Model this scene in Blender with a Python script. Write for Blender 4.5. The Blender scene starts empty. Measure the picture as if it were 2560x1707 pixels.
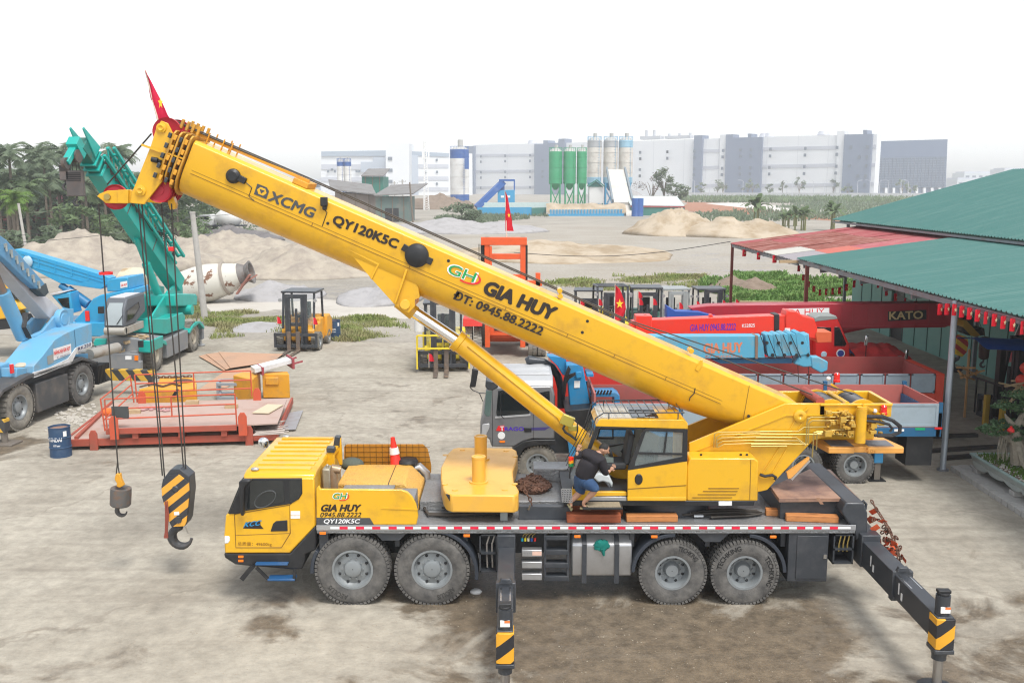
import bpy,bmesh,math,random
from mathutils import Vector,Matrix,Euler,noise as mnoise
R=math.radians
PI=math.pi
scene=bpy.context.scene
COL=scene.collection
random.seed(7)
# ---------------------------------------------------------------- camera
FPX,PCX,PCY=2417.4,1280.,853.5
PITCH=math.radians(9.18);CAMH=7.95;CAMY=-17.5
cam_d=bpy.data.cameras.new('camera');cam=bpy.data.objects.new('camera',cam_d);COL.objects.link(cam)
cam.location=(0,CAMY,CAMH);cam.rotation_euler=(R(90)-PITCH,0,0)
cam_d.sensor_width=36;cam_d.lens=FPX/2560*36;cam_d.clip_start=.1;cam_d.clip_end=9000
scene.camera=cam
# ---------------------------------------------------------------- sky, sun, exposure
SUN_EL,SUN_AZ=62,150 # azimuth measured clockwise from +Y
w=bpy.data.worlds.new('World');scene.world=w;w.use_nodes=True
nt=w.node_tree;nt.nodes.clear()
sky=nt.nodes.new('ShaderNodeTexSky');sky.sky_type='NISHITA';sky.sun_disc=False
sky.sun_elevation=R(SUN_EL);sky.sun_rotation=R(SUN_AZ);sky.dust_density=1.5;sky.air_density=1;sky.ozone_density=1
hs=nt.nodes.new('ShaderNodeHueSaturation');hs.inputs['Saturation'].default_value=.22
bg=nt.nodes.new('ShaderNodeBackground');bg.inputs['Strength'].default_value=.13
ow=nt.nodes.new('ShaderNodeOutputWorld')
nt.links.new(sky.outputs[0],hs.inputs['Color']);nt.links.new(hs.outputs[0],bg.inputs['Color']);nt.links.new(bg.outputs[0],ow.inputs[0])
sd=bpy.data.lights.new('sun','SUN');sd.energy=1.5;sd.angle=R(18);sd.color=(1,.97,.92)
sun=bpy.data.objects.new('sun',sd);COL.objects.link(sun)
sun.rotation_euler=(R(90-SUN_EL),0,R(180-SUN_AZ));sun.location=(0,0,60)
scene.view_settings.view_transform='Standard';scene.view_settings.look='None'
scene.view_settings.gamma=1;scene.view_settings.exposure=1.05
scene.view_settings.use_curve_mapping=False
scene.cycles.max_bounces=6;scene.cycles.transparent_max_bounces=12;scene.cycles.volume_bounces=1
scene.cycles.use_denoising=True;scene.cycles.denoising_prefilter='NONE';scene.cycles.filter_width=1.2
# ---------------------------------------------------------------- measuring
_c,_s=math.cos(PITCH),math.sin(PITCH)
def ray(p):
 a=(p[0]-PCX)/FPX;b=(p[1]-PCY)/FPX
 return(a,_c-b*_s,-_s-b*_c)
class crop:
 """measurements taken in an enlarged region of the photograph"""
 def __init__(s,x0,y0,w,zw):s.x0,s.y0,s.k=x0,y0,w/zw
 def __call__(s,x,y):return(s.x0+x*s.k,s.y0+y*s.k)
 def L(s,*pts):return[s(*p)for p in pts]
class Frame:
 """the axes of one thing: where the sight line of a photo point meets one of its planes"""
 def __init__(s,ox=0,oy=0,rz=0,oz=0):
  s.o=(ox,oy,oz);s.rz=rz;s.c,s.s=math.cos(rz),math.sin(rz)
  dx,dy=-ox,CAMY-oy
  s.cam=(dx*s.c+dy*s.s,-dx*s.s+dy*s.c,CAMH-oz)
 def hit(s,p,ax,v):
  r=ray(p);r=(r[0]*s.c+r[1]*s.s,-r[0]*s.s+r[1]*s.c,r[2])
  t=(v-s.cam[ax])/r[ax]
  return Vector([v if i==ax else s.cam[i]+r[i]*t for i in range(3)])
 def y(s,p,v=0):return s.hit(p,1,v)
 def x(s,p,v=0):return s.hit(p,0,v)
 def z(s,p,v=0):return s.hit(p,2,v)
 def ys(s,pts,v=0):return[(q[0],q[2])for q in(s.y(p,v)for p in pts)]
 def xs(s,pts,v=0):return[(q[1],q[2])for q in(s.x(p,v)for p in pts)]
 def zs(s,pts,v=0):return[(q[0],q[1])for q in(s.z(p,v)for p in pts)]
WF=Frame()
K=crop(0,0,2560,2352)
# ---------------------------------------------------------------- materials
MATS={}
def M(name,col=(.5,.5,.5),rough=.5,metal=0,dirt=None,damt=.35,dscale=2.5,bump=0,bscale=40,coat=0,spec=.5,lo=.48,hi=.72,streak=None,alpha=1,emit=0,transl=0):
 if name in MATS:return MATS[name]
 m=bpy.data.materials.new(name);m.use_nodes=True;N=m.node_tree;L=N.links
 b=N.nodes['Principled BSDF']
 b.inputs['Roughness'].default_value=rough;b.inputs['Metallic'].default_value=metal
 b.inputs['Coat Weight'].default_value=coat;b.inputs['Specular IOR Level'].default_value=spec
 b.inputs['Alpha'].default_value=alpha
 b.inputs['Base Color'].default_value=(*col,1)
 if emit:b.inputs['Emission Color'].default_value=(*col,1);b.inputs['Emission Strength'].default_value=emit
 tc=N.nodes.new('ShaderNodeTexCoord');mp=N.nodes.new('ShaderNodeMapping')
 L.new(tc.outputs['Object'],mp.inputs[0])
 if streak:mp.inputs['Scale'].default_value=streak
 n=N.nodes.new('ShaderNodeTexNoise');n.inputs['Scale'].default_value=dscale;n.inputs['Detail'].default_value=7;n.inputs['Roughness'].default_value=.65
 L.new(mp.outputs[0],n.inputs['Vector'])
 if dirt is None:dirt=tuple(c*.82 for c in col)
 rp=N.nodes.new('ShaderNodeMapRange');rp.inputs[1].default_value=lo;rp.inputs[2].default_value=hi;rp.inputs[3].default_value=0;rp.inputs[4].default_value=damt
 L.new(n.outputs[0],rp.inputs[0])
 mx=N.nodes.new('ShaderNodeMix');mx.data_type='RGBA';mx.inputs[6].default_value=(*col,1);mx.inputs[7].default_value=(*dirt,1)
 L.new(rp.outputs[0],mx.inputs[0]);L.new(mx.outputs[2],b.inputs['Base Color'])
 rr=N.nodes.new('ShaderNodeMath');rr.operation='MULTIPLY_ADD';rr.inputs[1].default_value=.3;rr.inputs[2].default_value=rough
 L.new(rp.outputs[0],rr.inputs[0]);L.new(rr.outputs[0],b.inputs['Roughness'])
 if bump:
  n2=N.nodes.new('ShaderNodeTexNoise');n2.inputs['Scale'].default_value=bscale;n2.inputs['Detail'].default_value=4
  L.new(tc.outputs['Object'],n2.inputs['Vector'])
  bp=N.nodes.new('ShaderNodeBump');bp.inputs['Strength'].default_value=bump;bp.inputs['Distance'].default_value=.05
  L.new(n2.outputs[0],bp.inputs['Height']);L.new(bp.outputs[0],b.inputs['Normal'])
 if transl:
  t=N.nodes.new('ShaderNodeBsdfTranslucent');ms=N.nodes.new('ShaderNodeMixShader');ms.inputs[0].default_value=transl
  L.new(mx.outputs[2],t.inputs[0]);L.new(b.outputs[0],ms.inputs[1]);L.new(t.outputs[0],ms.inputs[2]);L.new(ms.outputs[0],N.nodes['Material Output'].inputs[0])
 MATS[name]=m
 return m
def stripes(name,c1,c2,vec,period,duty=.5,rough=.5):
 """painted bands along vec (object space)"""
 m=M(name,c1,rough);N=m.node_tree;L=N.links
 tc=N.nodes.new('ShaderNodeTexCoord');d=N.nodes.new('ShaderNodeVectorMath');d.operation='DOT_PRODUCT';d.inputs[1].default_value=vec
 L.new(tc.outputs['Object'],d.inputs[0])
 a=N.nodes.new('ShaderNodeMath');a.operation='DIVIDE';a.inputs[1].default_value=period;L.new(d.outputs['Value'],a.inputs[0])
 fr=N.nodes.new('ShaderNodeMath');fr.operation='FRACT';L.new(a.outputs[0],fr.inputs[0])
 g=N.nodes.new('ShaderNodeMath');g.operation='GREATER_THAN';g.inputs[1].default_value=duty;L.new(fr.outputs[0],g.inputs[0])
 mx=N.nodes.new('ShaderNodeMix');mx.data_type='RGBA';mx.inputs[7].default_value=(*c2,1)
 b=N.nodes['Principled BSDF'];L.new(b.inputs['Base Color'].links[0].from_socket,mx.inputs[6])
 L.new(g.outputs[0],mx.inputs[0]);L.new(mx.outputs[2],b.inputs['Base Color'])
 return m
def ribbed(m,vec,period,dist=.02,strength=1):
 """corrugation as real bump along vec"""
 N=m.node_tree;L=N.links
 tc=N.nodes.new('ShaderNodeTexCoord');d=N.nodes.new('ShaderNodeVectorMath');d.operation='DOT_PRODUCT';d.inputs[1].default_value=[v*2*PI/period for v in vec]
 L.new(tc.outputs['Object'],d.inputs[0])
 sn=N.nodes.new('ShaderNodeMath');sn.operation='SINE';L.new(d.outputs['Value'],sn.inputs[0])
 bp=N.nodes.new('ShaderNodeBump');bp.inputs['Strength'].default_value=strength;bp.inputs['Distance'].default_value=dist
 L.new(sn.outputs[0],bp.inputs['Height']);L.new(bp.outputs[0],N.nodes['Principled BSDF'].inputs['Normal'])
 return m
YEL=(.72,.395,.012)
yellow=M('crane_yellow',YEL,.32,dirt=(.4,.2,.03),damt=.7,dscale=2,coat=.3,lo=.5,hi=.8)
yellow2=M('counterweight_yellow',(.74,.4,.05),.38,dirt=(.6,.33,.08),damt=.5,dscale=2,coat=.2)
oldyel=M('old_yellow',(.66,.31,.02),.5,dirt=(.35,.2,.08),damt=.6,dscale=3)
charcoal=M('charcoal_paint',(.035,.04,.048),.42,dirt=(.11,.11,.11),damt=.35,dscale=3,coat=.1)
black=M('black_plastic',(.014,.015,.017),.45,dirt=(.05,.05,.05),damt=.4)
rubber=M('tyre_rubber',(.062,.06,.058),.8,dirt=(.19,.18,.165),damt=.8,dscale=4,lo=.35,hi=.7,bump=.2)
rubber_old=M('dusty_tyre_rubber',(.1,.095,.085),.85,dirt=(.28,.26,.22),damt=.9,dscale=3,lo=.3,hi=.65,bump=.2)
rubber_lab=M('clean_black_rubber',(.012,.012,.012),.6)
rimgrey=M('rim_grey',(.24,.26,.27),.42,metal=.2,dirt=(.14,.14,.13),damt=.5)
steel=M('bright_steel',(.62,.62,.62),.25,metal=1,dirt=(.3,.3,.3),damt=.3)
chrome=M('chrome',(.85,.85,.86),.07,metal=1,damt=.1)
alu=M('aluminium',(.5,.51,.52),.36,metal=.75,dirt=(.33,.32,.31),damt=.5)
tread=M('tread_plate',(.34,.35,.36),.4,metal=.55,dirt=(.16,.15,.13),damt=.75,dscale=1.5,lo=.4,hi=.75,bump=.6,bscale=22)
tread_yel=M('yellow_tread_plate',(.7,.4,.08),.5,dirt=(.45,.28,.1),damt=.6,bump=.8,bscale=24)
glass_d=M('dark_glass',(.012,.016,.018),.04,spec=.8,damt=.1)
glass_c=M('window_glass',(.5,.6,.6),.03,spec=.8,alpha=.22)
glass_b=M('blue_tinted_glass',(.42,.56,.62),.05,spec=.8,alpha=.6)
white=M('white_paint',(.78,.78,.77),.4)
redref=M('red_reflector',(.72,.012,.05),.35)
amber=M('amber_lamp',(.85,.2,.01),.25)
redlamp=M('red_lamp',(.75,.01,.01),.15,coat=.6)
mirror=M('mirror_glass',(.8,.82,.84),.03,metal=1,damt=.05)
bluestep=M('blue_step',(.015,.085,.22),.45,dirt=(.2,.2,.2),damt=.5)
txt_dark=M('dark_lettering',(.022,.014,.01),.5)
txt_grey=M('grey_lettering',(.06,.065,.07),.5)
txt_white=M('white_lettering',(.82,.82,.82),.5)
txt_green=M('green_lettering',(.01,.3,.08),.45)
txt_red=M('red_lettering',(.7,.02,.02),.45)
txt_blue=M('blue_lettering',(.07,.02,.42),.5)
brass=M('zinc_pipe',(.5,.38,.13),.34,metal=.85,damt=.2)
hose=M('black_hose',(.018,.018,.02),.55)
wire=M('wire_rope',(.055,.05,.045),.6,metal=.4)
sheave=M('red_sheave',(.42,.018,.035),.5)
wood=M('orange_timber',(.5,.2,.06),.75,dirt=(.2,.07,.03),damt=.7,dscale=3,streak=(1,8,8),bump=.2)
wood2=M('red_brown_timber',(.34,.085,.03),.7,dirt=(.14,.04,.02),damt=.7,dscale=3,streak=(1,8,8),bump=.2)
wood3=M('pale_timber',(.46,.34,.2),.8,dirt=(.25,.17,.1),damt=.7,dscale=3,streak=(1,6,6),bump=.2)
rust=M('rusty_plate',(.34,.19,.115),.36,dirt=(.16,.1,.09),damt=.9,dscale=1.1,lo=.42,hi=.6)
rust_p=M('pale_rusty_sheet',(.46,.27,.17),.7,dirt=(.34,.24,.18),damt=.8,dscale=.8)
chainm=M('rusty_chain',(.14,.07,.045),.65,metal=.4,dirt=(.05,.035,.03),damt=.8,dscale=9)
concrete=M('pole_concrete',(.42,.4,.37),.85,dirt=(.3,.28,.25),damt=.6,bump=.2)
flagred=M('flag_red',(.7,.012,.03),.7,transl=.3)
flagstar=M('flag_star_yellow',(.85,.6,.03),.7)
gray_p=M('panel_grey',(.27,.3,.29),.6)
# ---------------------------------------------------------------- mesh builder
class MB:
 def __init__(s):s.v=[];s.f=[];s.mi=[];s.m=0;s.T=None
 def add(s,vs,fs):
  o=len(s.v)
  for p in vs:
   p=Vector(p)
   s.v.append(s.T@p if s.T else p)
  for f in fs:s.f.append([i+o for i in f]);s.mi.append(s.m)
  return s
 def poly(s,pts):return s.add(pts,[list(range(len(pts)))])
 def ring(s,a,b,axis):
  n=len(a);vs=list(a)+list(b)
  fs=[list(range(n))[::-1],list(range(n,2*n))]+[[i,(i+1)%n,n+(i+1)%n,n+i]for i in range(n)]
  return s.add(vs,fs)
 def py(s,pts,y0,y1):return s.ring([(x,y0,z)for x,z in pts],[(x,y1,z)for x,z in pts],1)
 def px(s,pts,x0,x1):return s.ring([(x0,y,z)for y,z in pts],[(x1,y,z)for y,z in pts],0)
 def pz(s,pts,z0,z1):return s.ring([(x,y,z0)for x,y in pts],[(x,y,z1)for x,y in pts],2)
 def bx(s,x0,x1,y0,y1,z0,z1):return s.pz([(x0,y0),(x1,y0),(x1,y1),(x0,y1)],z0,z1)
 def box(s,c,d,rz=0,rot=None):
  m=Matrix.Translation(c)@(rot.to_matrix().to_4x4()if rot else Matrix.Rotation(rz,4,'Z'))
  vs=[m@Vector((x*d[0]/2,y*d[1]/2,z*d[2]/2))for z in(-1,1)for x,y in((-1,-1),(1,-1),(1,1),(-1,1))]
  return s.add(vs,[[3,2,1,0],[4,5,6,7],[0,1,5,4],[1,2,6,5],[2,3,7,6],[3,0,4,7]])
 def bar(s,a,b,w,h,up=(0,0,1)):
  a,b=Vector(a),Vector(b);d=(b-a).normalized();sd_=d.cross(Vector(up))
  if sd_.length<1e-4:sd_=d.cross(Vector((1,0,0)))
  sd_.normalize();u=sd_.cross(d)
  q=[(-1,-1),(1,-1),(1,1),(-1,1)]
  return s.ring([a+sd_*i*w/2+u*j*h/2 for i,j in q],[b+sd_*i*w/2+u*j*h/2 for i,j in q],0)
 def loft(s,rings,cap=True,closed=True):
  n=len(rings[0]);vs=[p for r in rings for p in r];fs=[]
  for k in range(len(rings)-1):
   for i in range(n if closed else n-1):
    j=(i+1)%n;fs.append([k*n+i,k*n+j,(k+1)*n+j,(k+1)*n+i])
  if cap:fs+=[list(range(n))[::-1],[len(vs)-n+i for i in range(n)]]
  return s.add(vs,fs)
 def tube(s,path,r,n=8,cap=True):
  path=[Vector(p)for p in path];rs=r if isinstance(r,(list,tuple))else[r]*len(path)
  rings=[];ref=None
  for i,p in enumerate(path):
   d=(path[min(i+1,len(path)-1)]-path[max(i-1,0)]).normalized()
   if ref is None:ref=Vector((0,0,1))if abs(d.z)<.9 else Vector((1,0,0))
   a=d.cross(ref).normalized();b_=a.cross(d);ref=b_
   rings.append([p+(a*math.cos(t)+b_*math.sin(t))*rs[i]for t in[2*PI*k/n for k in range(n)]])
  return s.loft(rings,cap)
 def cyl(s,a,b,r,r2=None,n=20):return s.tube([a,b],[r,r if r2 is None else r2],n)
 def lathe(s,prof,o=(0,0,0),axis="Z",n=32,cap=True):
  """prof: (radius, distance along axis)"""
  o=Vector(o);rings=[]
  for r_,t in prof:
   rg=[]
   for k in range(n):
    a=2*PI*k/n;c,d=r_*math.cos(a),r_*math.sin(a)
    rg.append(o+Vector((c,d,t)if axis=='Z' else(c,t,d)if axis=='Y' else(t,c,d)))
   rings.append(rg)
  return s.loft(rings,cap=cap)
 def sph(s,c,r,n=12,m=8):
  c=Vector(c);r=r if isinstance(r,(tuple,list))else(r,r,r)
  rings=[[c+Vector((r[0]*math.sin(PI*j/m)*math.cos(2*PI*i/n),r[1]*math.sin(PI*j/m)*math.sin(2*PI*i/n),-r[2]*math.cos(PI*j/m)))for i in range(n)]for j in range(m+1)]
  rings[0]=[p+(c-p)*.999+Vector((0,0,0))if False else p for p in rings[0]]
  return s.loft(rings[1:-1],True)if m>3 else s.loft(rings,True)
INV={}
SPLIT=set('tank_strap mud_guard_plate hydraulic_hose marker_lamp side_lamp side_marker warning_sticker mudguard lifting_post rest_pad hoist_rope luffing_rope axle boom_lug boom_hole hydraulic_pipe bay_hose lid_bolt anti_slip_pad front_pillar guard_bar boom_rope loader_rope lift_cylinder stake boom_cable reel_bracket head_pin rope_loop sleeve roof_plant boom_hose column_hose block_pin rear_step beam_marking carriage_bar mesh_step support_block operator_cab valve_hose boom_rib control_plate lettering_dot boom_bracket crane_ladder drum_flange step_frame slide_pad valve_block'.split())
def islands(mb):
 p=list(range(len(mb.v)))
 def f(i):
  while p[i]!=i:p[i]=p[p[i]];i=p[i]
  return i
 for fc in mb.f:
  for j in fc[1:]:p[f(j)]=f(fc[0])
 g={}
 for k,fc in enumerate(mb.f):g.setdefault(f(fc[0]),[]).append(k)
 out=[]
 for ks in g.values():
  q=MB();ix={}
  for k in ks:
   for j in mb.f[k]:
    if j not in ix:ix[j]=len(q.v);q.v.append(mb.v[j])
   q.f.append([ix[j]for j in mb.f[k]]);q.mi.append(mb.mi[k])
  out.append(q)
 return out
def build(name,mb,mats,parent=None,bev=0,seg=2,sharp=35,label=None,cat=None,group=None,kind=None):
 if name in SPLIT and parent:
  g=islands(mb)
  if len(g)>1:return[_build(name,q,mats,parent,bev,seg,sharp,label,cat,group,kind)for q in g][0]
 return _build(name,mb,mats,parent,bev,seg,sharp,label,cat,group,kind)
def _build(name,mb,mats,parent,bev,seg,sharp,label,cat,group,kind):
 me=bpy.data.meshes.new(name)
 me.from_pydata([tuple(v)for v in mb.v],[],mb.f)
 mats=mats if isinstance(mats,(list,tuple))else[mats]
 for m_ in mats:me.materials.append(m_)
 if len(mats)>1:me.polygons.foreach_set('material_index',mb.mi)
 bm=bmesh.new();bm.from_mesh(me);bmesh.ops.recalc_face_normals(bm,faces=bm.faces);bm.to_mesh(me);bm.free()
 me.shade_smooth();me.set_sharp_from_angle(angle=R(sharp));me.update()
 o=bpy.data.objects.new(name,me);COL.objects.link(o)
 if bev:
  b=o.modifiers.new('bevel','BEVEL');b.width=bev;b.segments=seg;b.limit_method='ANGLE';b.angle_limit=R(35)
 put(o,parent);tag(o,label,cat,group,kind)
 return o
def put(o,parent):
 if parent:
  o.parent=parent
  if parent.name in INV:o.matrix_parent_inverse=Matrix.Translation(INV[parent.name])
def tag(o,label=None,cat=None,group=None,kind=None):
 if label:o['label']=label
 if cat:o['category']=cat
 if group:o['group']=group
 if kind:o['kind']=kind
 return o
def thing(name,label,cat,loc=(0,0,0),rz=0,group=None,local=True):
 """an Empty at the base; local=False: its parts are given in world coordinates"""
 o=bpy.data.objects.new(name,None);COL.objects.link(o);o.empty_display_size=.3
 o.location=loc;o.rotation_euler=(0,0,rz)
 if not local:INV[o.name]=-Vector(loc)
 return tag(o,label,cat,group)
def copy_tree(o,parent=None):
 c=o.copy();COL.objects.link(c)
 if parent:c.parent=parent
 for ch in list(o.children):copy_tree(ch,c)
 return c
_dg=None
def text_mesh(s,bold=0.,spacing=1.):
 cu=bpy.data.curves.new('lettering','FONT');cu.body=s;cu.size=1;cu.offset=bold;cu.space_character=spacing;cu.resolution_u=3
 o=bpy.data.objects.new('lettering',cu);COL.objects.link(o)
 bpy.context.view_layer.update();dg=bpy.context.evaluated_depsgraph_get()
 me=bpy.data.meshes.new_from_object(o.evaluated_get(dg))
 vs=[v.co.copy()for v in me.vertices];fs=[list(p.vertices)for p in me.polygons]
 bpy.data.objects.remove(o);bpy.data.curves.remove(cu);bpy.data.meshes.remove(me)
 x0=min(v.x for v in vs);x1=max(v.x for v in vs);y0=min(v.y for v in vs);y1=max(v.y for v in vs)
 return[((v.x-x0)/(x1-x0),(v.y-y0)/(y1-y0))for v in vs],fs
def lettering(mb,s,o,xd,yd,bold=0.,spacing=1.,lift=None):
 """letters filling the parallelogram o, o+xd, o+yd"""
 vs,fs=text_mesh(s,0,spacing);o,xd,yd=Vector(o),Vector(xd),Vector(yd)
 n=xd.cross(yd).normalized();e=(bold if bold>.012 else 0)*yd.length*1.1 # heavier strokes: shifted copies, each a hair prouder
 for k,(a,b_)in enumerate(((0,0),(1,0),(-1,0),(0,.8),(0,-.8),(.7,.6),(-.7,-.6),(.7,-.6),(-.7,.6))if e else((0,0),)):
  q=o+xd.normalized()*e*a+yd.normalized()*e*b_+n*((lift or 0)+.0004*k)
  mb.add([q+xd*u+yd*v for u,v in vs],fs)
 return mb
def write(name,s,mat,parent,o,xd,yd,bold=0.,spacing=1.,lift=.003):
 return build(name,lettering(MB(),s,o,xd,yd,bold,spacing,lift),mat,parent)
def write_px(name,s,mat,parent,hit,bl,br,tl,bold=0.,spacing=1.,lift=.003):
 a,b_,c_=hit(bl),hit(br),hit(tl)
 return write(name,s,mat,parent,a,b_-a,c_-a,bold,spacing,lift)
def arc(c,r,a0,a1,n,f):
 return[f(c[0]+r*math.cos(a0+(a1-a0)*i/n),c[1]+r*math.sin(a0+(a1-a0)*i/n))for i in range(n+1)]
def wheel(parent,c,r,wd,rim_r,tyre_mat,rim_mat,axis='Y',face=-1,style='flat',n=40,blocks=56,dual=False,name='wheel',local=True):
 """tyre with tread blocks, dished rim, hub and studs; face = which way the outside looks along axis"""
 tb=MB();ss=wd/2;sh=.12*r
 prof=[(rim_r,-ss*.78),(rim_r+.3*(r-rim_r),-ss),(r-sh*.9,-ss*.97),(r-.02,-ss*.84),(r-.012,0),(r-.02,ss*.84),(r-sh*.9,ss*.97),(rim_r+.3*(r-rim_r),ss),(rim_r,ss*.78)]
 tb.lathe(prof,c,axis,n,False)
 for k in range(blocks):
  a=2*PI*k/blocks
  for q in(-1,1):
   aa=a+(PI/blocks if q>0 else 0);h=ss*.42
   rad=Vector((math.cos(aa),0,math.sin(aa)))if axis=='Y' else Vector((0,math.cos(aa),math.sin(aa)))
   ax=Vector((0,1,0))if axis=='Y' else Vector((1,0,0));tg=ax.cross(rad)
   p=Vector(c)+rad*(r-.012)+ax*q*ss*.56
   w_=PI*r/blocks*.68
   vs=[p+tg*i*w_+ax*j*h+rad*kk*.026 for kk in(-1,1)for i,j in((-1,-1),(1,-1),(1,1),(-1,1))]
   tb.add(vs,[[4,5,6,7],[0,1,5,4],[1,2,6,5],[2,3,7,6],[3,0,4,7]])
 t=build(name,tb,tyre_mat,parent)
 rb=MB();F=face
 if style=='flat':
  pr=[(rim_r+.015,F*ss*.80),(rim_r+.02,F*ss*.86),(rim_r-.02,F*ss*.86),(rim_r-.035,F*ss*.6),(rim_r*.8,F*ss*.42),(rim_r*.62,F*ss*.5),(rim_r*.46,F*ss*.5),(rim_r*.42,F*ss*.72),(rim_r*.3,F*ss*.78),(.01,F*ss*.78)]
 else:
  pr=[(rim_r+.015,F*ss*.80),(rim_r+.02,F*ss*.86),(rim_r-.02,F*ss*.86),(rim_r-.035,F*ss*.55),(rim_r*.86,F*ss*.1),(rim_r*.8,-F*ss*.35),(rim_r*.5,-F*ss*.42),(rim_r*.42,-F*ss*.1),(rim_r*.36,F*ss*.25),(.01,F*ss*.28)]
 rb.lathe(pr,c,axis,32,False)
 nst=10;rr_,dd=(rim_r*.54,F*ss*.5)if style=='flat' else(rim_r*.6,-F*ss*.36)
 for k in range(nst):
  a=2*PI*k/nst;v=Vector((math.cos(a)*rr_,0,math.sin(a)*rr_))if axis=='Y' else Vector((0,math.cos(a)*rr_,math.sin(a)*rr_))
  ax=Vector((0,1,0))if axis=='Y' else Vector((1,0,0));p=Vector(c)+v
  rb.cyl(p+ax*(dd-F*.005),p+ax*(dd+F*.03),.018,n=6)
 rim=build('rim',rb,rim_mat,t)
 hb=MB()
 for k in range(8):
  a=2*PI*(k+.5)/8;q=rim_r*.74;v=Vector((math.cos(a)*q,0,math.sin(a)*q))if axis=='Y' else Vector((0,math.cos(a)*q,math.sin(a)*q))
  ax=Vector((0,1,0))if axis=='Y' else Vector((1,0,0));dz=F*ss*.46 if style=='flat' else-F*ss*.35
  p=Vector(c)+v+ax*dz;hb.sph(p,.03,8,5)
 build('vent_hole',hb,black,t)
 return t
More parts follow.
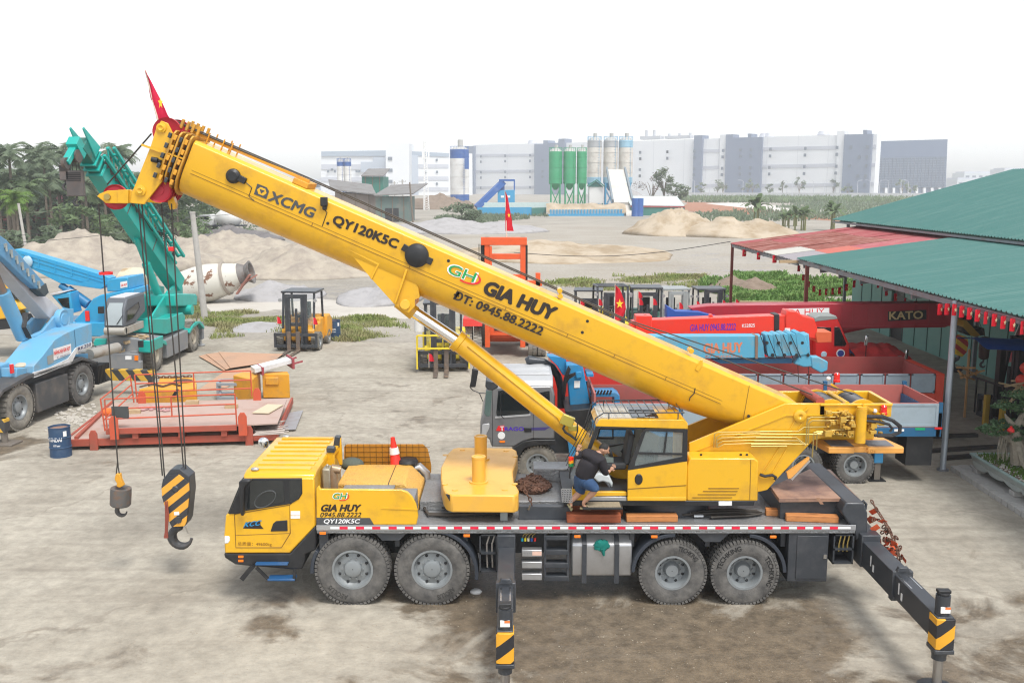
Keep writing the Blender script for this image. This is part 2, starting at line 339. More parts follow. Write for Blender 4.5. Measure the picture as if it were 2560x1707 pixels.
 # ================================================================ ground
def ground_mat(name,base,dark,wet_shade,pts,light=None,scale=.35,rough=.9,cracks=False):
 """dusty ground; damp stains, and shade painted under the crane, spread round the listed points (x, y, radius)"""
 m=M(name,base,rough,dirt=dark,damt=.75,dscale=scale,lo=.42,hi=.66,bump=.35,bscale=14)
 N=m.node_tree;L=N.links;b=N.nodes['Principled BSDF'];tc=N.nodes.new('ShaderNodeTexCoord')
 col=b.inputs['Base Color'].links[0].from_socket;rgh=b.inputs['Roughness'].links[0].from_socket
 n=N.nodes.new('ShaderNodeTexNoise');n.inputs['Scale'].default_value=3.2;n.inputs['Detail'].default_value=9;n.inputs['Roughness'].default_value=.7;L.new(tc.outputs['Object'],n.inputs['Vector'])
 mr=N.nodes.new('ShaderNodeMapRange');mr.inputs[1].default_value=.35;mr.inputs[2].default_value=.7;mr.inputs[3].default_value=.74;mr.inputs[4].default_value=1.1;L.new(n.outputs[0],mr.inputs[0])
 mu=N.nodes.new('ShaderNodeMix');mu.data_type='RGBA';mu.blend_type='MULTIPLY';mu.inputs[0].default_value=1;L.new(col,mu.inputs[6]);L.new(mr.outputs[0],mu.inputs[7]);col=mu.outputs[2]
 n2=N.nodes.new('ShaderNodeTexNoise');n2.inputs['Scale'].default_value=.55;n2.inputs['Detail'].default_value=8;n2.inputs['Roughness'].default_value=.62;n2.inputs['Distortion'].default_value=.6;L.new(tc.outputs['Object'],n2.inputs['Vector'])
 acc=None
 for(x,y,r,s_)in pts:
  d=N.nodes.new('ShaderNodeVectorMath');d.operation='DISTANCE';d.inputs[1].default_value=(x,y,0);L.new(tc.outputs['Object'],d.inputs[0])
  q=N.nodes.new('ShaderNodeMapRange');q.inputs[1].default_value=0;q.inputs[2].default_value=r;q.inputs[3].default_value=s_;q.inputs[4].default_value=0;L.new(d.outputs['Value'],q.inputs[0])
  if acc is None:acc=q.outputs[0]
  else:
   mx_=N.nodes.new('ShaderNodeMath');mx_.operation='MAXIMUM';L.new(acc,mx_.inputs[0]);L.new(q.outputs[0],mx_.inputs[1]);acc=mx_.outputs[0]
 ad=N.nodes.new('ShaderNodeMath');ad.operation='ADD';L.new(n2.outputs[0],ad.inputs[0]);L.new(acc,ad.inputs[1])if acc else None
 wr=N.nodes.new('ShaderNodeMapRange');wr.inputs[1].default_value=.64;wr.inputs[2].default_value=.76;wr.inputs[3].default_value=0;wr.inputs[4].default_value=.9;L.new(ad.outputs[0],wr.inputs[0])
 wv_=N.nodes.new('ShaderNodeMix');wv_.data_type='RGBA';wv_.inputs[6].default_value=(*[c*.75 for c in wet_shade],1);wv_.inputs[7].default_value=(*[c*1.75 for c in wet_shade],1);wq=N.nodes.new('ShaderNodeMapRange');wq.inputs[1].default_value=.36;wq.inputs[2].default_value=.66;L.new(n.outputs[0],wq.inputs[0]);L.new(wq.outputs[0],wv_.inputs[0])
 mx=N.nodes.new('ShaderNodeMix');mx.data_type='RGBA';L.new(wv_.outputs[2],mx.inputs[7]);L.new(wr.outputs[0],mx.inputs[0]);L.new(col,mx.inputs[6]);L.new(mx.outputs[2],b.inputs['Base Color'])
 if cracks:
  vo=N.nodes.new('ShaderNodeTexVoronoi');vo.feature='DISTANCE_TO_EDGE';vo.inputs['Scale'].default_value=.11
  dv=N.nodes.new('ShaderNodeTexNoise');dv.inputs['Scale'].default_value=.8;dv.inputs['Detail'].default_value=5;L.new(tc.outputs['Object'],dv.inputs['Vector'])
  va=N.nodes.new('ShaderNodeVectorMath');va.operation='MULTIPLY_ADD';va.inputs[1].default_value=(2.2,2.2,0);L.new(dv.outputs['Color'],va.inputs[0]);L.new(tc.outputs['Object'],va.inputs[2]);L.new(va.outputs[0],vo.inputs['Vector'])
  cm=N.nodes.new('ShaderNodeMapRange');cm.inputs[1].default_value=.002;cm.inputs[2].default_value=.007;cm.inputs[3].default_value=.36;cm.inputs[4].default_value=0;L.new(vo.outputs['Distance'],cm.inputs[0])
  mp=N.nodes.new('ShaderNodeMapping');mp.inputs['Scale'].default_value=(.12,2.2,1);mp.inputs['Rotation'].default_value=(0,0,.12);L.new(tc.outputs['Object'],mp.inputs[0])
  tn=N.nodes.new('ShaderNodeTexNoise');tn.inputs['Scale'].default_value=1;tn.inputs['Detail'].default_value=6;L.new(mp.outputs[0],tn.inputs['Vector'])
  tm=N.nodes.new('ShaderNodeMapRange');tm.inputs[1].default_value=.54;tm.inputs[2].default_value=.72;tm.inputs[3].default_value=0;tm.inputs[4].default_value=.42;L.new(tn.outputs[0],tm.inputs[0])
  mm_=N.nodes.new('ShaderNodeMath');mm_.operation='MAXIMUM';L.new(cm.outputs[0],mm_.inputs[0]);L.new(tm.outputs[0],mm_.inputs[1])
  mk=N.nodes.new('ShaderNodeMix');mk.data_type='RGBA';mk.inputs[7].default_value=(.17,.145,.115,1);L.new(mm_.outputs[0],mk.inputs[0]);L.new(mx.outputs[2],mk.inputs[6]);L.new(mk.outputs[2],b.inputs['Base Color'])
 rr=N.nodes.new('ShaderNodeMix');rr.data_type='FLOAT';rr.inputs[3].default_value=.38;L.new(wr.outputs[0],rr.inputs[0]);L.new(rgh,rr.inputs[2]);L.new(rr.outputs[0],b.inputs['Roughness'])
 return m
def sheet(name,pts,z,mat,jag=0,n=1):
 out=[];random.seed(len(pts)+int(z*1e4))
 for i in range(len(pts)):
  a,b_=Vector(pts[i]),Vector(pts[(i+1)%len(pts)])
  for k in range(n):p=a.lerp(b_,k/n);out.append((p.x+random.uniform(-jag,jag),p.y+random.uniform(-jag,jag),z))
 return build(name,MB().poly(out),mat,kind='structure')
dirt_m=ground_mat('far_dirt',(.36,.33,.28),(.24,.22,.185),(.17,.152,.13),[(0,62,16,.24),(-12,55,16,.24),(20,66,16,.24),(-10,46,8,.2)],scale=.09)
build('ground',MB().add([(-3500,-60,0),(3500,-60,0),(3500,6000,0),(-3500,6000,0)],[[0,1,2,3]]),dirt_m,kind='structure')
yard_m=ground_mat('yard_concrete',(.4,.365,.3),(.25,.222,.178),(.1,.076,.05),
[(2.4,-2.8,6.2,.5),(.3,.8,4.2,.5),(-.8,-3.2,3,.3),(9.6,-3,3.2,.4),(12.4,.6,2.6,.34),(8.2,-.6,1.8,.34),(11.5,-1.6,2,.3),(7.6,2.2,1.4,.24),(-4.6,-.6,2.2,.2),(4,.8,4,.3),(7.6,-2.6,2.8,.26),(10.5,-1.2,2.5,.2),(-7.5,-2.6,3,.16),(-2.5,20,3,.14),(-11.5,11,4,.14),(12.5,1.5,3,.14),(-15,11.5,4,.2),(2,8.5,4,.16),(-6,18,5,.16),(-3,14,4,.14)],cracks=True)  # damp ground; points beneath the crane also paint its contact shade into the colour
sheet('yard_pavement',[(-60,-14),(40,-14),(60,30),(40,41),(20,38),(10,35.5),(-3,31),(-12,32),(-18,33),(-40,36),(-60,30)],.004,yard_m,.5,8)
sheet('pale_track',[WF.z(K(*p),0).to_2d()for p in((470,700),(640,680),(900,700),(960,730),(800,735),(640,712),(500,722))],.004,M('track_pale',(.46,.43,.38),.9,dirt=(.34,.31,.27),damt=.7,dscale=.3),.6,4)
sheet('quarry_floor',[WF.z(K(*p),0).to_2d()for p in((880,560),(1300,515),(1700,540),(2060,560),(2060,640),(1700,640),(1450,655),(1250,650),(1000,600))],.004,ground_mat('quarry_sand',(.37,.34,.29),(.29,.25,.195),(.2,.185,.17),[(20,72,14,.22),(30,90,22,.2),(8,100,20,.14)],scale=.07),2,4)
sheet('far_road',[WF.z(K(*p),0).to_2d()for p in((1620,468),(1700,465),(1900,484),(2100,500),(2100,515),(1880,496))],.01,M('road_pale',(.55,.52,.48),.9,damt=.2),0,2)
sheet('red_soil',[WF.z(K(*p),0).to_2d()for p in((1570,462),(1780,475),(2060,500),(2060,520),(1760,496),(1580,486))],.006,M('red_earth',(.32,.14,.075),.95,dirt=(.24,.12,.07),damt=.7,dscale=.1),1.5,3)
# ================================================================ heaps
def heap(label,cx,cy,rx,ry,h,mat,peaks=((0,0,1),),seed=1,cat='sand heap',name='sand_heap',group=None,rough_=.2):
 mb=MB();n,k_=56,18;random.seed(seed);rings=[]
 for j in range(k_+1):
  f=1-j/k_;rg=[]
  for i in range(n):
   a=2*PI*i/n;e=1+.14*mnoise.noise(Vector((math.cos(a)*1.5+seed*3.1,math.sin(a)*1.5,seed)))
   x,y=rx*f*math.cos(a)*e,ry*f*math.sin(a)*e;zz=0
   for(px_,py_,pw)in peaks:
    d=math.hypot((x-px_*rx)/(rx*(1-.6*abs(px_))),(y-py_*ry)/ry);zz=max(zz,pw*h*max(0,1-d)**.9)
   zz+=h*rough_*mnoise.noise(Vector((x*.9/(1+rx*.06),y*.9/(1+rx*.06),seed*2.)))*min(1,3*(1-f))+.12*h*mnoise.noise(Vector((x*2.7,y*2.7,seed)))*min(1,3*(1-f))
   rg.append((x,y,max(-.05,zz)if f<.999 else-.05))
  rings.append(rg)
 o=build(name,mb.loft(rings),mat,sharp=180,label=label,cat=cat,group=group);o.location=(cx,cy,0);return o
sandm=M('sand',(.38,.335,.27),.95,dirt=(.24,.205,.175),damt=.8,dscale=.7,lo=.4,hi=.65,bump=.9,bscale=3)
tanm=M('tan_gravel',(.43,.36,.27),.95,dirt=(.27,.2,.12),damt=.8,dscale=.25,lo=.42,hi=.62,bump=.7,bscale=3)
greym=M('grey_gravel',(.34,.33,.33),.95,dirt=(.22,.21,.2),damt=.7,dscale=.8,bump=.9,bscale=5)
darkm=M('dark_gravel',(.15,.14,.14),.95,dirt=(.1,.09,.09),damt=.7,dscale=.7,bump=.8,bscale=5)
brownm=M('brown_soil',(.21,.16,.12),.95,dirt=(.13,.1,.07),damt=.7,dscale=.8,bump=.8,bscale=5)
def gx(x,y,z=0):q=WF.z(K(x,y),z);return q.x,q.y
def at(x,d,z=0):return((x-1176)/2221*d,d-17.4) # photo column at a distance
heap('long pale sand heap behind the green and blue cranes',*at(250,92),10.5,9,3.8,sandm,((-.25,0,1),(.3,0,.72),(.65,.1,.5)),3)
heap('wide pale sand heap right of the green crane boom',*at(480,104),11,8,3.5,sandm,((-.3,0,.8),(.2,0,.9),(.6,0,.7)),4)
heap('sand heap with a tan middle under the yellow boom',*at(700,88),7.2,7,2.9,sandm,((0,0,1),(-.4,.2,.8)),6)
heap('dark gravel heap below the white mixer lorry',*at(535,140),7.5,6,2.2,darkm,((0,0,1),(.4,0,.7)),9,'gravel heap','gravel_heap')
heap('low brown heap left of the dark gravel',*at(425,133),5,4,1.5,brownm,seed=10,cat='soil heap',name='soil_heap')
heap('small grey gravel heap beside the rusty mixer drum',*at(640,70),3.4,4,1.1,greym,((-.2,0,1),(.3,0,.6)),11,'gravel heap','gravel_heap')
heap('grey gravel heap on the grass left of the luffing cylinder',*at(870,68),3.2,5,1.3,greym,((.3,0,1),(-.3,0,.6)),12,'gravel heap','gravel_heap')
heap('flat grey rubble patch by the yellow forklift',*at(590,54),2.0,2.0,.35,greym,seed=13,cat='rubble heap',name='rubble_heap')
heap('grey gravel mound beside the bush in the quarry',*at(1065,170),15,12,2.3,greym,((-.2,0,1),(.35,0,.7)),14,'gravel mound','gravel_mound')
heap('tan sand mound behind the orange forklift mast',*at(1290,112),13,14,1.7,tanm,((-.2,0,1),(.4,.1,.6)),15,'sand mound','sand_mound')
heap('tall tan sand heap beside the green roofed shed',*at(1560,160),9.5,9,4.4,tanm,((-.1,0,1),(.35,.2,.6)),16)
heap('broad tan sand heap, lower and right of the tall one',*at(1690,155),10,9,3.0,tanm,((-.2,0,1),(.35,.1,.85)),17)
heap('grey gravel heap under the edge of the workshop roof',*at(1985,97),5,6,2.0,greym,((.4,0,1),(-.2,0,.8)),18,'gravel heap','gravel_heap')
heap('brown soil mound in the grass behind the red cranes',*at(1735,73),2.2,2,1.1,brownm,seed=19,cat='soil heap',name='soil_heap')
heap('brown soil mound left of the timber stack',*at(1685,76),2.0,2.4,.9,brownm,seed=20,cat='soil heap',name='soil_heap')
heap('grey cone of gravel behind the blue batching tower',*at(1410,330),17,14,9,greym,seed=21,cat='gravel heap',name='gravel_heap',rough_=.03)
heap('brown gravel heap behind the tall blue and white silo',*at(1010,330),16,10,5,brownm,seed=22,cat='gravel heap',name='gravel_heap')
# ================================================================ grass and plants
leaf1=M('leaf_green',(.15,.22,.1),.7,dirt=(.21,.26,.13),damt=.8,dscale=.6,transl=.45)
leaf2=M('leaf_dark',(.17,.225,.14),.7,dirt=(.22,.26,.16),damt=.8,dscale=.5,transl=.5)
leaf3=M('leaf_bright',(.1,.19,.025),.7,dirt=(.16,.22,.05),damt=.7,dscale=.8,transl=.3)
grassm=M('grass_green',(.22,.27,.075),.85,dirt=(.32,.29,.15),damt=.9,dscale=.4,lo=.42,hi=.6,transl=.25)
bark=M('bark',(.17,.14,.11),.9,dirt=(.09,.07,.05),damt=.7,dscale=4,bump=.3)
def inside(p,poly):
 c=False;n=len(poly)
 for i in range(n):
  a,b_=poly[i],poly[i-1]
  if(a[1]>p[1])!=(b_[1]>p[1])and p[0]<(b_[0]-a[0])*(p[1]-a[1])/(b_[1]-a[1])+a[0]:c=not c
 return c
def grass(poly,n,h,label,seed,mat=grassm,thr=-.15,ns=.22):
 random.seed(seed);mb=MB();xs=[p[0]for p in poly];ys=[p[1]for p in poly];c=0;tr=0
 while c<n and tr<n*12:
  tr+=1;x,y=random.uniform(min(xs),max(xs)),random.uniform(min(ys),max(ys))
  wv=16*ns*1.1;jx,jy=wv*mnoise.noise(Vector((x*.13,y*.13,5)))+wv*.5*mnoise.noise(Vector((x*.5,y*.5,7))),wv*mnoise.noise(Vector((x*.13,y*.13,15)))
  if not inside((x+jx,y+jy),poly)or mnoise.noise(Vector((x*ns,y*ns,seed)))+random.uniform(-.2,.2)<thr:continue
  c+=1
  for k in range(4):
   a=random.uniform(0,2*PI);hh=h*random.uniform(.4,1.3)*(1+mnoise.noise(Vector((x*.4,y*.4,9))));w_=hh*.17;dx,dy=math.cos(a),math.sin(a);l_=random.uniform(.2,.9)*hh
   bx_,by_=x+random.uniform(-.15,.15),y+random.uniform(-.15,.15)
   mb.add([(bx_-dy*w_,by_+dx*w_,0),(bx_+dy*w_,by_-dx*w_,0),(bx_+dx*l_+dy*w_*.4,by_+dy*l_-dx*w_*.4,hh),(bx_+dx*l_*.9-dy*w_*.5,by_+dy*l_*.9+dx*w_*.5,hh*.9)],[[0,1,2,3]])
 return build('grass',mb,mat,label=label,cat='grass',kind='stuff')
gp=lambda*pts:[gx(*p)for p in pts]
grass(gp((455,780),(640,770),(740,785),(960,768),(960,735),(870,722),(640,728),(480,690),(430,700)),8200,.15,'patchy green grass strip behind the small forklift',31,grassm,-.02)
grass(gp((1290,668),(1560,668),(1640,645),(1560,632),(1420,640),(1250,655)),2600,.2,'sparse grass along the edge of the quarry floor',32,thr=-.02)
grass(gp((1600,720),(1990,722),(1990,655),(1860,648),(1700,625),(1640,650)),9000,.36,'rank green weeds behind the red crane booms',33,M('weed_green',(.14,.26,.06),.8,dirt=(.24,.29,.11),damt=.8,dscale=.6,transl=.25),-.3)
grass(gp((1560,520),(1800,508),(2100,512),(2100,470),(1900,455),(1780,478),(1570,498)),5000,.9,'scrub and grass beside the far pale road',34,leaf2,-.15,.05)
grass(gp((1570,465),(2150,470),(2150,455),(1560,456)),3500,1.6,'distant green scrub in front of the factory',35,leaf1,-.2,.02)
grass(gp((1020,525),(1260,498),(1240,486),(1000,500)),1500,.6,'weeds along the blue aggregate wall',36,leaf2,-.1,.1)
def leaf_cloud(mb,c,r,n,sz,seed,flat=.7):
 random.seed(seed);r=r if isinstance(r,tuple)else(r,r,r);cl=[]
 for k in range(max(5,n//45)):
  a,u=random.uniform(0,2*PI),random.uniform(-.8,1);q=math.sqrt(max(0,1-u*u))*random.uniform(.55,1)
  cl.append((c[0]+r[0]*q*math.cos(a),c[1]+r[1]*q*math.sin(a),c[2]+r[2]*u*.8,random.uniform(.22,.42)))
 for k in range(n):
  p=random.choice(cl);d=Vector((random.gauss(0,1),random.gauss(0,1),random.gauss(0,.8)));d=d.normalized()*random.random()**.4
  o=Vector((p[0]+d.x*r[0]*p[3],p[1]+d.y*r[1]*p[3],p[2]+d.z*r[2]*p[3]))
  t=Vector((random.uniform(-1,1),random.uniform(-1,1),random.uniform(-.6,.6))).normalized();b_=t.cross(Vector((random.uniform(-1,1),random.uniform(-1,1),1))).normalized();s_=sz*random.uniform(.6,1.4)
  mb.add([o-t*s_,o+b_*s_*.4,o+t*s_,o-b_*s_*.4],[[0,1,2,3]])
def tree(name,label,x,y,h,cr,mat,seed,n=500,sz=.35,group=None,trunk=.35,cat='tree'):
 t=thing(name,label,cat,(x,y,0),0,group);mb=MB();random.seed(seed);cz=h*(trunk+(1-trunk)*.5)
 tk_=MB().tube([(0,0,-.1),(.05*h*.2,0,h*trunk*.6),(0,.03*h,h*trunk),(.02*h,0,cz)],[h*.03,h*.024,h*.02,h*.008],7)
 for k in range(6):a=random.uniform(0,2*PI);tk_.tube([(0,.02*h,h*trunk*random.uniform(.7,1.1)),(math.cos(a)*cr*.4,math.sin(a)*cr*.4,cz*.95),(math.cos(a)*cr*.7,math.sin(a)*cr*.7,cz*1.1)],[h*.012,h*.008,h*.003],5)
 build('trunk',tk_,bark,t);leaf_cloud(mb,(0,0,cz),(cr,cr,h*(1-trunk)*.55),n,sz,seed);build('crown',mb,mat,t);return t
def shrub(label,x,y,r,h,mat,seed,n=350,sz=.25,group=None):
 t=thing('shrub',label,'shrub',(x,y,0),0,group);mb=MB();leaf_cloud(mb,(0,0,h*.5),(r,r,h*.55),n,sz,seed);build('foliage',mb,mat,t)
 s_=MB()
 for k in range(5):a=k*1.3;s_.tube([(0,0,0),(math.cos(a)*r*.4,math.sin(a)*r*.4,h*.6)],[.05,.02],5)
 build('stem',s_,bark,t);return t
def palm_mesh(h,nf,fl,seed,leafm):
 random.seed(seed);mb=MB()
 for k in range(nf):
  a=2*PI*k/nf+random.uniform(-.2,.2);el=random.uniform(-.5,1.1);L_=fl*random.uniform(.8,1.1);pts=[];p=Vector((0,0,h));d=Vector((math.cos(a)*math.cos(el),math.sin(a)*math.cos(el),math.sin(el)))
  for i in range(8):pts.append(p.copy());p=p+d*L_/8;d=(d+Vector((0,0,-.2))).normalized()
  for i in range(7):
   q,e=pts[i],(pts[i+1]-pts[i]).normalized();sd_=e.cross(Vector((0,0,1))).normalized();ll=L_*.3*math.sin(PI*(i+1.2)/8.4)
   for s_ in(-1,1):
    for j in(0,.5):
     b_=q+(pts[i+1]-q)*j;tip=b_+sd_*s_*ll+e*ll*.5-Vector((0,0,ll*random.uniform(.2,.6)));mb.add([b_-e*.09*fl/2.4,b_+e*.09*fl/2.4,tip],[[0,1,2]])
 tk_=MB().tube([(0,0,-.1),(.1,.05,h*.5),(0,0,h)],[.2,.15,.13],8)
 return mb,tk_
def palm(label,h,seed,mat=leaf2,nf=22,fl=2.6):
 t=thing('palm_tree',label,'palm tree',(0,0,0),0,'palms in the grove on the left');a,b_=palm_mesh(h,nf,fl,seed,mat);build('trunk',b_,bark,t);build('crown',a,mat,t);return t
pal=[palm('dark palm in the grove behind the sand heap',8.6,41),palm('dark palm in the grove behind the sand heap',7.2,42),palm('dark palm in the grove behind the sand heap',10,43,leaf2,24,3),palm('dark palm in the grove behind the sand heap',6,44,leaf1,20,2.8)]
brightp=palm('bright yellow green palm standing out in front of the dark grove',6.4,45,leaf3,24,2.8);brightp.location=(*at(45,118),0)
random.seed(50);used=set();npx=0
for i in range(58):
 x_=random.uniform(-25,425)if i>15 else-20+i*30;d_=random.uniform(122,165)
 k=i%4;o=pal[k]if k not in used else copy_tree(pal[k]);used.add(k)
 o.location=(*at(x_,d_),0);o.rotation_euler=(0,0,random.uniform(0,6));s_=random.uniform(.9,1.25)*(1.06 if x_<300 else .92);o.scale=(s_,s_,s_)
mb=MB()
for i in range(120):leaf_cloud(mb,(*at(random.uniform(-60,450),random.uniform(138,175)),random.uniform(1.5,8.2)),(5,4,3),130,.75,100+i)
build('woodland',mb,M('wood_dark',(.17,.23,.16),.8,dirt=(.23,.27,.17),damt=.8,dscale=.2,transl=.5),label='dark mass of trees filling the grove between the palms',cat='woodland',kind='stuff')
for i,(x_,d_,r_,h_,mt,lb)in enumerate(((30,108,2.6,2.8,leaf2,'dark shrub at the left edge of the sand heap'),(150,112,3,3.4,leaf2,'dark shrub among the palm trunks'),(190,125,4,5.5,leaf1,'tall rounded shrub behind the sand heap peak'),(270,126,4.5,5.0,leaf1,'broad shrub between palms and green boom'),(330,122,3.5,3.6,leaf2,'shrub behind the green crane boom'),(420,125,4,4.5,leaf1,'shrub under the tip of the yellow boom'),(390,140,5,5.8,leaf2,'large shrub left of the white mixer lorry'),(470,150,4,5,leaf1,'shrub behind the white mixer lorry'),(560,165,6,6,leaf2,'tree mass behind the mixer lorry drum'))):
 shrub(lb,*at(x_,d_),r_,h_,mt,200+i,650,.42,'shrubs round the palm grove')
shrub('large spiky dark green bush on the grey gravel mound',*at(1055,185),4.3,4.3,leaf2,221,1100,.5)
tree('bare_tree','thin reddish leafless looking tree beside the white silos',*at(1495,300),12,5,M('twig_red',(.16,.12,.1),.9),222,260,.3)
tree('leafy_tree','tall green tree right of the bare tree by the white factory',*at(1522,300),13,3.2,leaf2,223,700,.5)
tree('leafy_tree','shorter spreading green tree right of the tall one',*at(1548,300),8.5,3.8,leaf2,224,600,.5)
for i,x_ in enumerate((1605,1642,1655,1712,1722,1760,1790,1828,1870,1905,1938,1960,2062,2080)):
 d_=640+(i*37)%60;lbs='small round street tree planted along the far factory road'
 tree('street_tree',lbs,*at(x_,d_),9+(i*7)%5,4,leaf2,230+i,90,1.1,'street trees along the factory',.3)
def banana(x,y,h,seed,label):
 t=thing('banana_plant',label,'banana plant',(x,y,0),0,'banana plants by the far road');random.seed(seed);mb=MB();st=MB()
 for q in range(4):
  ox,oy=random.uniform(-1.6,1.6),random.uniform(-1,1);hh=h*random.uniform(.5,.75);st.tube([(ox,oy,0),(ox,oy,hh)],[.16,.1],7)
  for k in range(8):
   a=random.uniform(0,2*PI);el=random.uniform(.4,1.3);p=Vector((ox,oy,hh));d=Vector((math.cos(a)*math.cos(el),math.sin(a)*math.cos(el),math.sin(el)));L_=h*.5;prev=None
   for i in range(6):
    sd_=d.cross(Vector((0,0,1))).normalized()*.34*math.sin(PI*(i+.6)/6.4)*h/4;cur=(p-sd_,p+sd_)
    if prev:mb.add([prev[0],prev[1],cur[1],cur[0]],[[0,1,2,3]])
    prev=cur;p=p+d*L_/5;d=(d+Vector((0,0,-.34))).normalized()
 build('stem',st,M('banana_stem',(.2,.2,.08),.8),t);build('leaf',mb,leaf1,t)
for i,(x_,d_,h_,lb)in enumerate(((1742,185,6.2,'largest clump of banana plants beside the sand heaps'),(1800,175,3.6,'small banana plant right of the largest clump'),(1845,172,4.2,'middle clump of banana plants near the workshop roof'),(1900,172,5,'banana clump touching the ridge of the workshop roof'),(1822,190,3.4,'thin banana plant behind the middle clump'))):banana(*at(x_,d_),h_,260+i,lb)
# ================================================================ far factories
fw_=M('factory_white',(.68,.7,.72),.5,dirt=(.58,.6,.63),damt=.5,dscale=.03);fg_=M('factory_grey',(.15,.19,.27),.5,damt=.3,dscale=.03);fstrip=M('factory_strip',(.46,.48,.53),.5);fwin=M('factory_window',(.12,.15,.19),.3);fseam=M('factory_seam',(.55,.57,.6),.6)
P3=crop(780,320,900,2352);P4=crop(1560,300,900,2352)
fo_=(-33.9,857);fa_=math.atan2(-220,280.5);FF=Frame(*fo_,fa_)
fac=thing('factory','very long white factory with grey stair towers and rows of small windows','factory',(*fo_,0),fa_)
fz=lambda x_:FF.y(K(x_,330-(x_-1090)*.0293),0)
xa_,xb_=FF.y(P3(1055,200),0).x,FF.y(P4(1648,200),0).x
build('wall',MB().py([(xa_,0),(xb_,0),(xb_,FF.y(P4(1648,92),0).z),(FF.y(P4(900,112),0).x,FF.y(P4(900,112),0).z),(FF.y(P4(60,140),0).x,FF.y(P4(60,140),0).z),(xa_,FF.y(P3(1055,112),0).z)],0,9),fw_,fac)
def fpart(nm,c_,pts,y0,y1,mt,foot=True):
 q=FF.ys(c_.L(*pts),y0)
 if foot:q=[(x_,0 if i>=len(q)-2 else z_)for i,(x_,z_)in enumerate(q)]
 return build(nm,MB().py(q,y0,y1),mt,fac)
for c_,pts in((P3,((1000,120),(1057,118),(1058,440),(1000,440))),(P3,((1452,106),(1510,105),(1512,82),(1540,82),(1542,100),(1608,98),(1610,72),(1650,70),(1648,440),(1452,440))),(P4,((458,102),(512,100),(497,490),(445,488))),(P4,((666,96),(712,94),(712,117),(808,114),(808,90),(832,90),(832,115),(902,112),(887,490),(656,490))),(P4,((1440,96),(1562,93),(1562,66),(1586,66),(1588,92),(1622,92),(1597,485),(1418,488)))):fpart('stair_tower',c_,pts,-2.5,8,fg_)
for c_,pts in((P4,((628,97),(668,96),(656,488),(620,488))),(P4,((1392,72),(1442,72),(1420,488),(1385,488)))):fpart('white_tower',c_,pts,-1.2,8,fw_)
for c_,a,b_ in((P3,(1062,180),(1450,178)),(P3,(1062,285),(1450,282)),(P3,(1062,390),(1450,388)),(P4,(507,203),(665,203)),(P4,(503,313),(660,310)),(P4,(500,430),(657,428)),(P4,(900,190),(1430,180)),(P4,(895,305),(1425,296)),(P4,(890,430),(1420,424)),(P4,(1622,175),(1648,174)),(P4,(1610,295),(1640,294)),(P4,(1603,418),(1632,417))):
 p,q=FF.y(c_(*a),-.3),FF.y(c_(*b_),-.3);build('wall_band',MB().py([(p.x,p.z-1.2),(q.x,q.z-1.2),(q.x,q.z+1.2),(p.x,p.z+1.2)],-.3,0),fstrip,fac)
sm=MB()
for x_ in[1105,1165,1240,1310,1380,1450,1500,1570,1620,1650,1700,1760,1830,1900,1945]:
 if x_<1090:continue
 q=FF.y(K(x_,400),-.05);sm.bx(q.x-.15,q.x+.15,-.06,.05,0,42)
build('wall_seam',sm,fseam,fac)
w0=None
for c_,lst in((P3,((1103,187),(1262,183),(1424,180),(1103,222),(1262,218),(1424,216),(1103,290),(1262,288),(1424,285),(1103,325),(1262,322),(1424,322),(1103,392),(1424,388),(1505,212),(1505,285),(1505,320),(2145,160),(2145,202),(2143,273),(2142,315),(2140,382),(2322,157),(2322,200))),(P4,((105,213),(105,255),(103,325),(103,366),(283,210),(283,251),(460,205),(460,246),(458,318),(456,358),(648,200),(644,243),(641,317),(639,358),(638,430),(760,197),(760,237),(757,313),(757,354),(752,430),(830,195),(828,236),(825,312),(822,352),(820,430),(957,192),(954,237),(950,311),(948,354),(946,428),(1185,187),(1182,231),(1178,307),(1176,351),(1172,426),(1392,181),(1390,226),(1386,304),(1383,348),(1378,425),(1482,178),(1536,243),(1472,301),(1528,366),(1465,423),(1590,176),(1587,243),(1583,300),(1578,366),(1573,423)))):
 for p in lst:
  q=FF.y(c_(*p),-2.7)
  if w0 is None:w0=build('window',MB().box((0,0,0),(1.7,.5,2.1)),fwin,fac);o=w0
  else:o=w0.copy();COL.objects.link(o)
  o.location=q
m=MB()
for c_,p in((P4,(148,68)),(P4,(198,66)),(P4,(296,90)),(P4,(432,85)),(P4,(364,88))):q=FF.y(c_(*p),6);m.cyl((q.x,6,43),(q.x,6,q.z),1.1,n=10)
for a,b_,y_ in((130,262,110),(290,455,108)):
 p,q=FF.y(P4(a,y_),8),FF.y(P4(b_,y_),8);m.bx(p.x,q.x,2,8,43,p.z)
build('roof_plant',m,M('roof_grey',(.45,.47,.5),.6),fac)
for c_,p,r_ in((P4,(918,88),4),(P4,(950,86),4),(P4,(1304,75),4.5),(P3,(1440,80),4.5)):
 q=FF.y(c_(*p),5);build('roof_fan',MB().cyl((q.x,5,42),(q.x,5,q.z),r_,r_*.7,14),fstrip,fac)
def fbuild(label,y,depth,c_,outline,mats,name='factory',cat='factory'):
 q=WF.ys(c_.L(*outline),y);t=thing(name,label,cat,(q[0][0],y,0),0,local=False);q=[(x_,0 if i>=len(q)-2 else z_)for i,(x_,z_)in enumerate(q)]
 build('wall',MB().py(q,y,y+depth),mats,t);return t
def fdeco(t,nm,y,c_,pts,mt,off=.6,foot=False):
 q=WF.ys(c_.L(*pts),y);q=[(x_,0 if foot and i>=len(q)-2 else z_)for i,(x_,z_)in enumerate(q)];return build(nm,MB().py(q,y-off,y+.3),mt,t)
